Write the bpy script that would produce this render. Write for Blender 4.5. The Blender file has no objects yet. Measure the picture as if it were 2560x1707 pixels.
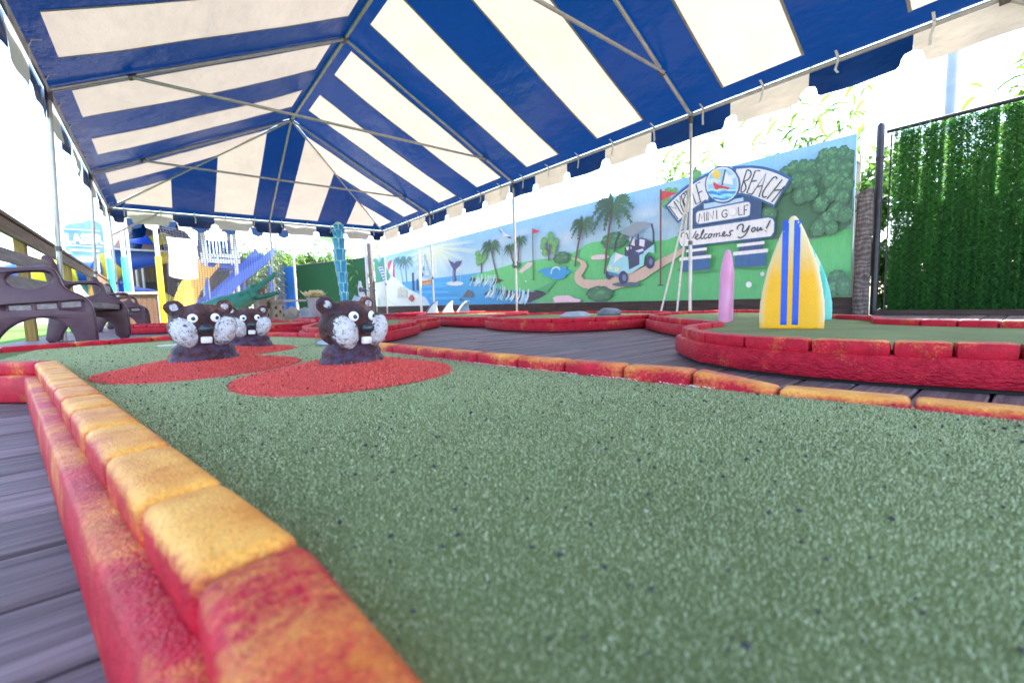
import bpy, bmesh, math, random
import numpy as np
from mathutils import Vector, Matrix, noise as mnoise
from mathutils.geometry import tessellate_polygon

SC = bpy.context.scene
COL = SC.collection
PI = math.pi
random.seed(7)
RNG = np.random.default_rng(11)

# ------------------------------------------------------------------ camera
cam_d = bpy.data.cameras.new('camera')
cam_d.sensor_width = 36.0
cam_d.lens = 15.053
cam_d.clip_start = 0.01
cam_d.clip_end = 900
cam = bpy.data.objects.new('camera', cam_d)
COL.objects.link(cam)
YAW, PITCH, ROLL = 0.68098, -0.08757, -0.03117
fw = Vector((math.sin(YAW)*math.cos(PITCH), math.cos(YAW)*math.cos(PITCH), math.sin(PITCH)))
rt = Vector((math.cos(YAW), -math.sin(YAW), 0))
up = rt.cross(fw)
r2 = rt*math.cos(ROLL) + up*math.sin(ROLL)
u2 = -rt*math.sin(ROLL) + up*math.cos(ROLL)
cam.matrix_world = Matrix(((r2.x, u2.x, -fw.x, 0), (r2.y, u2.y, -fw.y, 0), (r2.z, u2.z, -fw.z, .25), (0, 0, 0, 1)))
cam_d.dof.use_dof = True
cam_d.dof.focus_distance = 1.2
cam_d.dof.aperture_fstop = 5.0
SC.camera = cam

# ------------------------------------------------------------------ sky and sun
SUN_DIR = Vector((0.46, -0.20, 1.0)).normalized()
world = bpy.data.worlds.new('World')
SC.world = world
world.use_nodes = True
wn = world.node_tree
wn.nodes.clear()
wo = wn.nodes.new('ShaderNodeOutputWorld')
wb = wn.nodes.new('ShaderNodeBackground')
ws = wn.nodes.new('ShaderNodeTexSky')
ws.sky_type = 'NISHITA'
ws.sun_disc = False
ws.sun_elevation = math.asin(SUN_DIR.z)
ws.sun_rotation = math.atan2(SUN_DIR.x, SUN_DIR.y)
ws.air_density = 1.0
ws.dust_density = 2.0
wb.inputs['Strength'].default_value = 0.15
wn.links.new(ws.outputs[0], wb.inputs[0])
wn.links.new(wb.outputs[0], wo.inputs[0])
sun_d = bpy.data.lights.new('sun', 'SUN')
sun_d.energy = 3.6
sun_d.angle = math.radians(0.53)
sun_d.color = (1.0, 0.955, 0.89)
sun = bpy.data.objects.new('sun', sun_d)
COL.objects.link(sun)
sun.rotation_euler = SUN_DIR.to_track_quat('Z', 'Y').to_euler()
sun.location = (0, 0, 12)
SC.view_settings.view_transform = 'Standard'
SC.view_settings.look = 'None'
SC.view_settings.exposure = 3.1
SC.view_settings.gamma = 1.0
SC.render.engine = 'CYCLES'
SC.cycles.max_bounces = 8
SC.cycles.diffuse_bounces = 5
SC.cycles.transmission_bounces = 6
SC.cycles.transparent_max_bounces = 8
SC.cycles.caustics_reflective = False
SC.cycles.caustics_refractive = False
SC.cycles.sample_clamp_indirect = 8.0
SC.cycles.use_denoising = True

# ------------------------------------------------------------------ helpers
def lin(c):
    def f(v):
        v /= 255.0
        return v/12.92 if v <= .04045 else ((v+.055)/1.055)**2.4
    return tuple(f(v) for v in c)

def obj(name, me, mat=None, parent=None, loc=None, rot=None, scale=None):
    o = bpy.data.objects.new(name, me)
    COL.objects.link(o)
    if mat is not None and me is not None:
        if len(me.materials) == 0:
            me.materials.append(mat)
    if parent is not None:
        o.parent = parent
    if loc is not None: o.location = loc
    if rot is not None: o.rotation_euler = rot
    if scale is not None: o.scale = scale
    return o

def tag(o, label, cat, group=None):
    o['label'] = label
    o['category'] = cat
    if group: o['group'] = group
    return o

def kind(o, k):
    o['kind'] = k
    return o

def thing(name, label, cat, loc=(0, 0, 0), rotz=0.0, group=None):
    o = bpy.data.objects.new(name, None)
    COL.objects.link(o)
    o.empty_display_size = .1
    o.location = loc
    o.rotation_euler = (0, 0, rotz)
    return tag(o, label, cat, group)

def copy_tree(o, parent=None):
    c = o.copy()
    COL.objects.link(c)
    if parent is not None: c.parent = parent
    for ch in list(o.children):
        copy_tree(ch, c)
    return c

class MB:
    """collects simple solids into one mesh"""
    def __init__(s):
        s.v, s.f = [], []
    def add(s, v, f):
        n = len(s.v)
        s.v += [tuple(p) for p in v]
        s.f += [tuple(i+n for i in q) for q in f]
        return s
    def box(s, x0, x1, y0, y1, z0, z1):
        return s.add([(x0, y0, z0), (x1, y0, z0), (x1, y1, z0), (x0, y1, z0), (x0, y0, z1), (x1, y0, z1), (x1, y1, z1), (x0, y1, z1)],
                     [(0, 3, 2, 1), (4, 5, 6, 7), (0, 1, 5, 4), (1, 2, 6, 5), (2, 3, 7, 6), (3, 0, 4, 7)])
    def prism(s, poly, z0, z1):
        n = len(poly)
        v = [(p[0], p[1], z0) for p in poly] + [(p[0], p[1], z1) for p in poly]
        f = [tuple(range(n-1, -1, -1)), tuple(range(n, 2*n))] + [(i, (i+1) % n, n+(i+1) % n, n+i) for i in range(n)]
        return s.add(v, f)
    def tube(s, pts, r, n=8, cap=True):
        pts = [Vector(p) for p in pts]
        rs = r if isinstance(r, (list, tuple)) else [r]*len(pts)
        rings = []
        prev = None
        for i, p in enumerate(pts):
            d = (pts[min(i+1, len(pts)-1)] - pts[max(i-1, 0)])
            d = d.normalized() if d.length > 1e-9 else Vector((0, 0, 1))
            if prev is None:
                a = Vector((0, 0, 1)) if abs(d.z) < .9 else Vector((1, 0, 0))
                u = d.cross(a).normalized()
            else:
                u = (prev - d*prev.dot(d)).normalized()
            prev = u
            w = d.cross(u)
            rings.append([p + (u*math.cos(2*PI*k/n) + w*math.sin(2*PI*k/n))*rs[i] for k in range(n)])
        v = [q for rg in rings for q in rg]
        f = []
        for i in range(len(rings)-1):
            for k in range(n):
                a, b = i*n+k, i*n+(k+1) % n
                f.append((a, b, b+n, a+n))
        if cap:
            f.append(tuple(range(n-1, -1, -1)))
            f.append(tuple(range((len(rings)-1)*n, len(rings)*n)))
        return s.add(v, f)
    def lathe(s, prof, n=16, cx=0, cy=0):
        v = [(cx+r*math.cos(2*PI*k/n), cy+r*math.sin(2*PI*k/n), z) for r, z in prof for k in range(n)]
        f = []
        for i in range(len(prof)-1):
            for k in range(n):
                a, b = i*n+k, i*n+(k+1) % n
                f.append((a, b, b+n, a+n))
        f.append(tuple(range(n-1, -1, -1)))
        f.append(tuple(range((len(prof)-1)*n, len(prof)*n)))
        return s.add(v, f)
    def mesh(s, name, smooth=False, bevel=0, seg=2):
        me = bpy.data.meshes.new(name)
        me.from_pydata(s.v, [], s.f)
        me.update()
        if bevel:
            bm = bmesh.new(); bm.from_mesh(me)
            bmesh.ops.recalc_face_normals(bm, faces=bm.faces)
            bmesh.ops.bevel(bm, geom=list(bm.edges), offset=bevel, segments=seg, profile=.6, affect='EDGES', clamp_overlap=True)
            bm.to_mesh(me); bm.free()
        if smooth:
            me.polygons.foreach_set('use_smooth', [True]*len(me.polygons))
            me.set_sharp_from_angle(angle=.9)
        return me
    def build(s, name, mat, parent=None, smooth=False, bevel=0, seg=2, **k):
        return obj(name, s.mesh(name, smooth, bevel, seg), mat, parent, **k)

def sphere_data(c, r, nu=20, nv=14, rot=None):
    v, f = [], []
    for i in range(nv+1):
        th = PI*i/nv
        for k in range(nu):
            ph = 2*PI*k/nu
            p = Vector((r[0]*math.sin(th)*math.cos(ph), r[1]*math.sin(th)*math.sin(ph), r[2]*math.cos(th)))
            if rot is not None: p = rot @ p
            v.append(p + Vector(c))
    for i in range(nv):
        for k in range(nu):
            a, b = i*nu+k, i*nu+(k+1) % nu
            f.append((a, a+nu, b+nu, b))
    return v, f

def evaluated(me, mods):
    """apply modifiers to a mesh through the depsgraph"""
    o = bpy.data.objects.new('tmp', me)
    COL.objects.link(o)
    for kd, props in mods:
        m = o.modifiers.new('m', kd)
        for k, val in props.items(): setattr(m, k, val)
    dg = bpy.context.evaluated_depsgraph_get()
    dg.update()
    out = bpy.data.meshes.new_from_object(o.evaluated_get(dg))
    bpy.data.objects.remove(o)
    return out

def blob(name, parts, voxel, smooth_iter=6):
    """one continuous surface grown over overlapping ellipsoids and tubes"""
    mb = MB()
    for p in parts:
        if p[0] == 's':
            v, f = sphere_data(p[1], p[2], rot=p[3] if len(p) > 3 else None)
            mb.add(v, f)
        else:
            mb.tube(p[1], p[2], n=14)
    me = mb.mesh(name)
    bm = bmesh.new(); bm.from_mesh(me)
    bmesh.ops.remove_doubles(bm, verts=bm.verts, dist=1e-6)
    bmesh.ops.recalc_face_normals(bm, faces=bm.faces)
    bm.to_mesh(me); bm.free()
    out = evaluated(me, [('REMESH', dict(mode='VOXEL', voxel_size=voxel)), ('SMOOTH', dict(factor=.5, iterations=smooth_iter))])
    out.name = name
    out.polygons.foreach_set('use_smooth', [True]*len(out.polygons))
    return out

def vcolor(me, fn, name='col'):
    at = me.color_attributes.new(name, 'FLOAT_COLOR', 'POINT')
    buf = []
    for v in me.vertices:
        c = fn(v.co)
        buf += [c[0], c[1], c[2], 1.0]
    at.data.foreach_set('color', buf)

def plate(name, outer, holes=(), thick=.06, bevel=.012, axes='xz', res=2):
    """solid with rounded edges from a 2D outline with holes; axes say which plane it stands in"""
    loops = [list(outer)] + [list(h) for h in holes]
    flat = [q for lp_ in loops for q in lp_]
    n = len(flat)
    tris = tessellate_polygon([[Vector((q[0], q[1], 0)) for q in lp_] for lp_ in loops])
    bm = bmesh.new()
    lo = [bm.verts.new((q[0], q[1], -thick/2)) for q in flat]
    hi = [bm.verts.new((q[0], q[1], thick/2)) for q in flat]
    for t in tris:
        bm.faces.new([lo[i] for i in t]); bm.faces.new([hi[i] for i in reversed(t)])
    s = 0
    for lp_ in loops:
        m = len(lp_)
        for i in range(m):
            j = (i+1) % m
            bm.faces.new((lo[s+i], lo[s+j], hi[s+j], hi[s+i]))
        s += m
    bmesh.ops.recalc_face_normals(bm, faces=bm.faces)
    if bevel:
        rim = [e for e in bm.edges if len(e.link_faces) == 2 and abs(e.verts[0].co.z-e.verts[1].co.z) < 1e-6 and abs(e.link_faces[0].normal.dot(e.link_faces[1].normal)) < .3]
        bmesh.ops.bevel(bm, geom=rim, offset=bevel, segments=res, profile=.5, affect='EDGES', clamp_overlap=False)
    me = bpy.data.meshes.new(name)
    bm.to_mesh(me); bm.free()
    if axes == 'xz': me.transform(Matrix(((1, 0, 0, 0), (0, 0, -1, 0), (0, 1, 0, 0), (0, 0, 0, 1))))
    elif axes == 'yz': me.transform(Matrix(((0, 0, 1, 0), (1, 0, 0, 0), (0, 1, 0, 0), (0, 0, 0, 1))))
    return me

def smooth_loop(pts, n=2, closed=True):
    for _ in range(n):
        q = []
        m = len(pts)
        for i in range(m if closed else m-1):
            a, b = pts[i], pts[(i+1) % m]
            q.append(tuple(.75*x+.25*y for x, y in zip(a, b)))
            q.append(tuple(.25*x+.75*y for x, y in zip(a, b)))
        pts = q if closed else [pts[0]] + q + [pts[-1]]
    return pts

# ------------------------------------------------------------------ materials
class N:
    def __init__(s, name):
        s.m = bpy.data.materials.new(name); s.m.use_nodes = True
        s.t = s.m.node_tree; s.t.nodes.clear()
        s.out = s.t.nodes.new('ShaderNodeOutputMaterial')
    def n(s, ty, **k):
        x = s.t.nodes.new(ty)
        for a, b in k.items(): setattr(x, a, b)
        return x
    def l(s, a, b): s.t.links.new(a, b)
    def coords(s, world=False, scale=(1, 1, 1), rnd=True):
        if world:
            src = s.n('ShaderNodeNewGeometry').outputs['Position']
        else:
            src = s.n('ShaderNodeTexCoord').outputs['Object']
        mp = s.n('ShaderNodeMapping'); mp.inputs['Scale'].default_value = scale
        s.l(src, mp.inputs['Vector'])
        if rnd:
            oi = s.n('ShaderNodeObjectInfo')
            mul = s.n('ShaderNodeMath', operation='MULTIPLY'); mul.inputs[1].default_value = 37.0
            s.l(oi.outputs['Random'], mul.inputs[0])
            cb = s.n('ShaderNodeCombineXYZ')
            for i in range(3): s.l(mul.outputs[0], cb.inputs[i])
            s.l(cb.outputs[0], mp.inputs['Location'])
        return mp.outputs[0]
    def noise(s, vec, scale, detail=4, rough=.55):
        x = s.n('ShaderNodeTexNoise'); x.inputs['Scale'].default_value = scale
        x.inputs['Detail'].default_value = detail; x.inputs['Roughness'].default_value = rough
        s.l(vec, x.inputs['Vector']); return x.outputs['Fac']
    def ramp(s, fac, stops):
        x = s.n('ShaderNodeValToRGB'); e = x.color_ramp.elements
        while len(e) < len(stops): e.new(.5)
        for el, (p, c) in zip(e, stops):
            el.position = p; el.color = (*c, 1) if not isinstance(c, float) else (c, c, c, 1)
        s.l(fac, x.inputs[0]); return x.outputs[0]
    def mix(s, fac, a, b, blend='MIX'):
        x = s.n('ShaderNodeMix', data_type='RGBA', blend_type=blend)
        for val, i in ((fac, 0), (a, 6), (b, 7)):
            if hasattr(val, 'is_linked'): s.l(val, x.inputs[i])
            elif isinstance(val, (int, float)): x.inputs[i].default_value = val
            else: x.inputs[i].default_value = (*val, 1)
        return x.outputs[2]
    def math(s, op, a, b=0.0):
        x = s.n('ShaderNodeMath', operation=op)
        for val, i in ((a, 0), (b, 1)):
            if hasattr(val, 'is_linked'): s.l(val, x.inputs[i])
            else: x.inputs[i].default_value = val
        return x.outputs[0]
    def bump(s, h, strength=.4, dist=.01, prev=None):
        x = s.n('ShaderNodeBump'); x.inputs['Strength'].default_value = strength; x.inputs['Distance'].default_value = dist
        s.l(h, x.inputs['Height'])
        if prev is not None: s.l(prev, x.inputs['Normal'])
        return x.outputs[0]
    def bsdf(s, color, rough=.6, metal=0.0, bump=None, spec=.5, transl=0.0, tcol=None, sheen=0.0):
        b = s.n('ShaderNodeBsdfPrincipled')
        if hasattr(color, 'is_linked'): s.l(color, b.inputs['Base Color'])
        else: b.inputs['Base Color'].default_value = (*color, 1)
        if hasattr(rough, 'is_linked'): s.l(rough, b.inputs['Roughness'])
        else: b.inputs['Roughness'].default_value = rough
        b.inputs['Metallic'].default_value = metal
        b.inputs['Specular IOR Level'].default_value = spec
        if sheen: b.inputs['Sheen Weight'].default_value = sheen
        if bump is not None: s.l(bump, b.inputs['Normal'])
        sh = b.outputs[0]
        if transl:
            t = s.n('ShaderNodeBsdfTranslucent')
            tc = tcol if tcol is not None else color
            if hasattr(tc, 'is_linked'): s.l(tc, t.inputs[0])
            else: t.inputs[0].default_value = (*tc, 1)
            if bump is not None: s.l(bump, t.inputs['Normal'])
            mx = s.n('ShaderNodeMixShader'); mx.inputs[0].default_value = transl
            s.l(sh, mx.inputs[1]); s.l(t.outputs[0], mx.inputs[2]); sh = mx.outputs[0]
        s.l(sh, s.out.inputs['Surface'])
        return s.m

def simple(name, c1, c2=None, scale=6.0, rough=.6, metal=0.0, bs=0.0, bscale=40.0, bdist=.004, world=True, spec=.5, transl=0.0, tcol=None, stretch=(1, 1, 1), lo=.35, hi=.65):
    """two-tone procedural surface: colour noise, roughness noise and fine relief"""
    g = N(name)
    vec = g.coords(world=world, scale=stretch)
    n1 = g.noise(vec, scale, 5)
    col = g.ramp(n1, [(lo, c1), (hi, c2 if c2 is not None else tuple(v*.75 for v in c1))])
    n2 = g.noise(vec, scale*3.7, 3)
    rg = g.math('ADD', g.math('MULTIPLY', n2, .25), max(rough-.12, .02))
    bp = g.bump(g.noise(vec, bscale, 4), bs, bdist) if bs else None
    return g.bsdf(col, rg, metal, bp, spec, transl, tcol)

def vcmat(name, rough=.6, bs=.2, bscale=60, bdist=.003, mott=.12, spec=.4, stretch=(1, 1, 1)):
    """vertex-painted surface with brushy variation"""
    g = N(name)
    a = g.n('ShaderNodeVertexColor', layer_name='col')
    vec = g.coords(world=True, scale=stretch, rnd=False)
    nz = g.ramp(g.noise(vec, 9, 6, .65), [(.3, 1.0-mott), (.7, 1.0)])
    col = g.mix(1.0, a.outputs[0], nz, 'MULTIPLY')
    bp = g.bump(g.noise(vec, bscale, 4), bs, bdist)
    return g.bsdf(col, rough, 0, bp, spec)

M = {}
def make_materials():
    # painted rubbery curb: red with sprayed orange-yellow
    for key, amt in (('curb', 0.0), ('curb_top', .0)):
        g = N('painted_' + key)
        vec = g.coords(world=True, rnd=False)
        geo = g.n('ShaderNodeNewGeometry')
        sep = g.n('ShaderNodeSeparateXYZ'); g.l(geo.outputs['Normal'], sep.inputs[0])
        big = g.noise(vec, 9.0, 3, .5)
        oi = g.n('ShaderNodeObjectInfo')
        sc = g.n('ShaderNodeSeparateColor'); g.l(oi.outputs['Color'], sc.inputs[0])
        # yellow spray: object amount (red channel) + upward faces + clouds
        upf = g.math('MULTIPLY', g.math('MAXIMUM', sep.outputs[2], 0.0), g.math('MULTIPLY', sc.outputs[0], .55))
        f = g.math('ADD', g.math('ADD', g.math('MULTIPLY', big, 1.1), -.62), g.math('ADD', upf, g.math('MULTIPLY', sc.outputs[0], .16)))
        f = g.math('ADD', f, g.math('MULTIPLY', oi.outputs['Random'], .10))
        f = g.math('ADD', f, g.math('MULTIPLY', g.math('ADD', g.noise(vec, 140, 3, .7), -.5), .55))
        fac = g.ramp(f, [(.12, 0.0), (.5, 1.0)])
        red = g.ramp(g.noise(vec, 30, 3), [(.3, (.38, .004, .020)), (.7, (.58, .012, .034))])
        org = g.ramp(g.noise(vec, 22, 4), [(.3, (.66, .22, .028)), (.7, (.92, .47, .095))])
        col = g.mix(fac, red, org)
        grime = g.ramp(g.noise(vec, 300, 4, .75), [(.30, .66), (.52, 1.0)])
        col = g.mix(1.0, col, grime, 'MULTIPLY')
        mus = g.n('ShaderNodeMapping'); mus.inputs['Scale'].default_value = (1, 1, 2.6); g.l(vec, mus.inputs[0])
        bp = g.bump(g.noise(mus.outputs[0], 62, 2, .5), *((.9, .010) if key == 'curb' else (.35, .004)))
        bp = g.bump(g.noise(vec, 380, 2), .85, .0024, bp)
        M[key] = g.bsdf(col, g.math('ADD', g.math('MULTIPLY', big, .2), .36), 0, bp, .22)
    # putting turf
    for key, a, b in (('turf_base', (.165, .210, .082), (.220, .270, .115)), ('turf', (.240, .295, .140), (.40, .45, .27)), ('red_turf', (.70, .090, .075), (.86, .180, .150)), ('lawn', (.06, .17, .03), (.13, .30, .05))):  # turf_base is darkened to paint the shade between pile blades
        g = N('artificial_' + key)
        vec = g.coords(world=True, rnd=False)
        c = g.ramp(g.noise(vec, 420, 3, .7), [(.30, tuple(v*.55 for v in a)), (.5, a), (.72, b)])
        pt = g.ramp(g.noise(vec, 5.0, 4), [(.3, .80), (.7, 1.08)])
        c = g.mix(1.0, c, pt, 'MULTIPLY')
        bp = g.bump(g.noise(vec, 520, 3, .7), .9, .004)
        M[key] = g.bsdf(c, .9, 0, bp, .08)
    g = N('turf_fibre')
    vec = g.coords(world=True, rnd=False)
    c = g.ramp(g.noise(vec, 380, 3, .7), [(.34, (.180, .235, .085)), (.48, (.400, .455, .225)), (.66, (.74, .77, .54))])  # pale and dark steps put bright tips and shaded gaps into the colour
    M['fibre'] = g.bsdf(c, .5, 0, None, .4, .2)
    g = N('red_turf_fibre'); vec = g.coords(world=True, rnd=False)
    M['fibre_red'] = g.bsdf(g.ramp(g.noise(vec, 300, 3, .7), [(.32, (.44, .035, .030)), (.5, (.78, .125, .105)), (.68, (.93, .34, .29))]), .7, 0, None, .15, .2)
    # deck boards
    g = N('stained_deck_wood')
    vec = g.coords(world=True, scale=(1.2, 26, 26))
    grain = g.noise(vec, 3.0, 8, .62)
    v2 = g.coords(world=True, scale=(.8, 3, 3))
    c = g.ramp(grain, [(.28, (.060, .038, .042)), (.5, (.165, .120, .126)), (.75, (.30, .235, .238))])
    c = g.mix(1.0, c, g.ramp(g.noise(v2, 2.0, 4), [(.3, .72), (.7, 1.15)]), 'MULTIPLY')
    oi = g.n('ShaderNodeObjectInfo')
    c = g.mix(1.0, c, g.ramp(oi.outputs['Random'], [(0.0, .80), (1.0, 1.18)]), 'MULTIPLY')
    bp = g.bump(grain, .6, .003)
    M['deck'] = g.bsdf(c, g.math('ADD', g.math('MULTIPLY', grain, .3), .40), 0, bp, .16)
    # vinyl canopy: light shines through
    def vinyl(name, col, tcol, tr, rough=.42):
        g = N(name)
        vec = g.coords(world=True, rnd=False)
        v1 = g.n('ShaderNodeMapping'); v1.inputs['Scale'].default_value = (1.3, .7, 1.3); g.l(vec, v1.inputs[0])
        w = g.noise(v1.outputs[0], 3.2, 4, .5)
        dirt = g.ramp(g.noise(vec, 2.2, 5, .6), [(.25, .88), (.62, 1.0)])
        c = g.mix(1.0, col, dirt, 'MULTIPLY'); tc = g.mix(1.0, tcol, dirt, 'MULTIPLY')
        bp = g.bump(w, .45, .055)
        bp = g.bump(g.noise(vec, 26, 3), .10, .01, bp)
        return g.bsdf(c, rough, 0, bp, .4, tr, tc)
    M['vinyl_white'] = vinyl('white_vinyl', (.82, .775, .71), (.172, .144, .117), .44)
    M['vinyl_blue'] = vinyl('blue_vinyl', (.005, .023, .082), (.0003, .0090, .042), .42, .26)
    M['vinyl_tan'] = vinyl('tan_vinyl', (.34, .19, .115), (.075, .042, .024), .35)
    M['alu'] = simple('brushed_aluminium', (.50, .48, .46), (.40, .385, .37), 9, .38, .35, .15, 60, .002)
    M['fitting'] = simple('dark_steel_fitting', (.16, .14, .14), (.09, .08, .08), 14, .45, .8, .2, 80, .002)
    M['strap'] = simple('white_webbing_strap', (.72, .70, .68), (.60, .58, .56), 20, .7, 0, .2, 300, .001)
    M['mural'] = vcmat('mural_paint', .55, .25, 38, .004, .17, .30, (1, 5, 1))
    M['mural_edge'] = simple('plywood_edge', (.45, .36, .26), (.34, .26, .18), 9, .7, 0, .3, 40)
    g = N('dark_board_wood'); vec = g.coords(world=True, scale=(20, 1.2, 14)); gr = g.noise(vec, 2.4, 7, .6)
    M['dark_wood'] = g.bsdf(g.ramp(gr, [(.3, (.030, .020, .018)), (.7, (.085, .058, .050))]), .7, 0, g.bump(gr, .6, .004), .3)
    g = N('weathered_post_wood'); vec = g.coords(world=True, scale=(6, 6, 1.0)); gr = g.noise(vec, 7, 7, .68)
    wv = g.n('ShaderNodeTexWave', wave_type='BANDS', bands_direction='Z'); wv.inputs['Scale'].default_value = 6; wv.inputs['Distortion'].default_value = 7; wv.inputs['Detail'].default_value = 3; wv.inputs['Detail Scale'].default_value = 1.4
    g.l(g.coords(world=True, rnd=False), wv.inputs[0])
    hh = g.math('ADD', g.math('MULTIPLY', wv.outputs['Fac'], .22), gr)
    M['old_wood'] = g.bsdf(g.ramp(hh, [(.38, (.050, .040, .040)), (.62, (.12, .10, .098)), (.85, (.24, .205, .195))]), .75, 0, g.bump(hh, .8, .012), .3)
    def wood(name, a, b, sc=(18, 1.5, 18), rough=.62):
        g = N(name); vec = g.coords(world=True, scale=sc); gr = g.noise(vec, 2.2, 7, .6)
        return g.bsdf(g.ramp(gr, [(.3, a), (.7, b)]), rough, 0, g.bump(gr, .5, .003), .35)
    M['rail_wood'] = wood('brown_railing_wood', (.105, .052, .030), (.25, .145, .085))
    M['post_wood'] = wood('yellow_pine_post', (.20, .11, .025), (.36, .22, .06), (16, 16, 1.5))
    M['slat_wood'] = wood('grey_bench_slat', (.17, .135, .14), (.33, .28, .28))
    M['stud'] = wood('pine_stud', (.42, .32, .24), (.62, .50, .40), (9, 9, 9))
    M['planter_wood'] = wood('pale_planter_board', (.40, .33, .36), (.60, .52, .54), (16, 16, 2))
    M['plastic'] = simple('maroon_bench_plastic', (.068, .030, .048), (.105, .052, .074), 5, .36, 0, .25, 90, .002, spec=.32)
    M['black'] = simple('black_powder_coat', (.010, .010, .016), (.020, .020, .028), 12, .38, 0, .1, 60, .001)
    g = N('hedge_needles'); oi = g.n('ShaderNodeObjectInfo')
    vec = g.coords(world=True, rnd=False)
    c = g.ramp(g.noise(vec, 30, 3), [(.3, (.028, .145, .044)), (.7, (.095, .32, .085))])
    M['hedge'] = g.bsdf(c, .34, 0, None, .6, .42, (.13, .42, .06))
    g = N('fake_ivy_turf'); vec = g.coords(world=True, rnd=False)
    M['fence_turf'] = g.bsdf(g.ramp(g.noise(vec, 60, 4, .7), [(.3, (.006, .045, .016)), (.7, (.022, .12, .042))]), .7, 0, g.bump(g.noise(vec, 90, 3), .9, .01), .3)
    for key, a, b in (('leaf', (.040, .095, .012), (.10, .18, .028)), ('leaf_dark', (.018, .060, .012), (.05, .12, .025)), ('leaf_palm', (.05, .11, .05), (.12, .19, .09)), ('dry', (.62, .42, .24), (.80, .62, .42))):
        g = N('foliage_' + key); vec = g.coords(world=True)
        c = g.ramp(g.noise(vec, 4, 4), [(.3, a), (.7, b)])
        M[key] = g.bsdf(c, .5, 0, None, .4, .4, tuple(min(1, v*1.5) for v in b))
    M['stem'] = simple('reed_stem', (.22, .25, .09), (.33, .30, .14), 6, .6)
    M['bark'] = simple('tree_bark', (.10, .075, .055), (.18, .14, .11), 8, .8, 0, .7, 30, .02)
    # beaver paint
    g = N('glossy_brown_paint'); a = g.n('ShaderNodeVertexColor', layer_name='col')
    sp = g.n('ShaderNodeSeparateColor'); g.l(a.outputs[0], sp.inputs[0])
    vec = g.coords(world=True, rnd=False)
    br = g.ramp(g.noise(vec, 26, 5), [(.3, (.026, .007, .006)), (.55, (.068, .019, .014)), (.8, (.13, .042, .028))])
    spk = g.noise(vec, 130, 4, .8)
    pat = g.noise(vec, 60, 5, .7)
    # cheeks: white dabbed over dark
    wmask = g.ramp(g.math('ADD', g.math('MULTIPLY', spk, .8), g.math('MULTIPLY', sp.outputs[0], .52)), [(.80, 0.0), (.90, 1.0)])
    wm = g.math('MULTIPLY', wmask, g.ramp(sp.outputs[0], [(.22, 0.0), (.5, 1.0)]))
    om = g.math('MULTIPLY', sp.outputs[1], g.ramp(pat, [(.45, 0.0), (.65, .8)]))
    c = g.mix(om, br, (.42, .15, .035))
    c = g.mix(wm, c, (.72, .72, .76))
    # worn bluish-grey scuffs on the chest
    sm = g.math('MULTIPLY', sp.outputs[2], g.ramp(pat, [(.40, 0.0), (.60, .85)]))
    c = g.mix(sm, c, (.085, .062, .135))
    hgt = g.math('ADD', g.math('MULTIPLY', pat, 1.2), g.math('MULTIPLY', spk, .25))
    M['beaver'] = g.bsdf(c, g.math('ADD', g.math('MULTIPLY', spk, .3), .20), 0, g.bump(hgt, 1.0, .014), .34)
    M['eye_white'] = simple('eye_white_paint', (.80, .80, .80), (.66, .66, .68), 160, .4, 0, .5, 200, .001)
    M['eye_dark'] = simple('eye_dark_paint', (.010, .018, .030), (.02, .03, .045), 60, .25)
    M['nose'] = simple('nose_dark_teal_paint', (.006, .018, .030), (.02, .035, .045), 90, .3, 0, .5, 150, .002)
    M['tooth'] = simple('tooth_paint', (.72, .70, .74), (.58, .56, .62), 120, .5, 0, .6, 120, .003)
    M['boardpaint'] = vcmat('surfboard_paint', .5, .55, 130, .004, .10, .4)
    M['statue'] = vcmat('statue_paint', .45, .7, 30, .012, .25, .45)
    M['rock'] = simple('pale_boulder', (.46, .40, .34), (.28, .25, .23), 6, .8, 0, .7, 14, .03)
    M['rock_grey'] = simple('grey_stone', (.38, .42, .48), (.26, .30, .36), 9, .7, 0, .5, 30, .01)
    M['rock_dark'] = simple('dark_slate_stone', (.09, .11, .15), (.16, .18, .22), 9, .6, 0, .5, 30, .01)
    M['sand'] = simple('sandcastle_resin', (.44, .34, .26), (.33, .25, .19), 12, .85, 0, .7, 60, .01)
    M['pool_blue'] = simple('blue_resin', (.008, .22, .52), (.025, .38, .66), 5, .3, 0, .4, 25, .02)
    M['pool_edge'] = simple('pale_blue_resin_edge', (.35, .62, .72), (.55, .75, .80), 9, .4, 0, .3, 25, .01)
    M['pink'] = simple('pink_resin', (.60, .38, .42), (.66, .48, .50), 9, .5, 0, .3, 25, .01)
    for k, c in (('p_blue', (.016, .075, .46)), ('p_yellow', (.72, .54, .045)), ('p_teal', (.04, .56, .46)), ('p_gold', (.78, .55, .02)), ('p_orange', (.74, .38, .05)), ('p_white', (.78, .77, .78)), ('corr_blue', (.015, .16, .62))):
        M[k] = simple('play_' + k, c, tuple(v*.82 for v in c), 3, .36, 0, .1, 30, .004)
    g = N('slide_shell'); M['slide'] = g.bsdf((.08, .20, .72), .3, 0, None, .5, .45, (.14, .30, .92))
    g = N('net_cord'); M['net'] = g.bsdf((.05, .05, .07), .8)
    g = N('sheet_cloth'); M['sheet'] = g.bsdf((.80, .80, .80), .9, 0, None, .1, .4)
    M['banner'] = simple('blue_banner_cloth', (.10, .22, .55), (.18, .32, .66), 3, .8, transl=.4, tcol=(.14, .28, .62))
    M['banner_text'] = simple('banner_lettering', (.78, .80, .76), (.70, .74, .68), 9, .8, transl=.3)
    M['crumb'] = simple('black_rubber_crumb', (.012, .012, .016), (.03, .03, .035), 60, .7)
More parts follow.
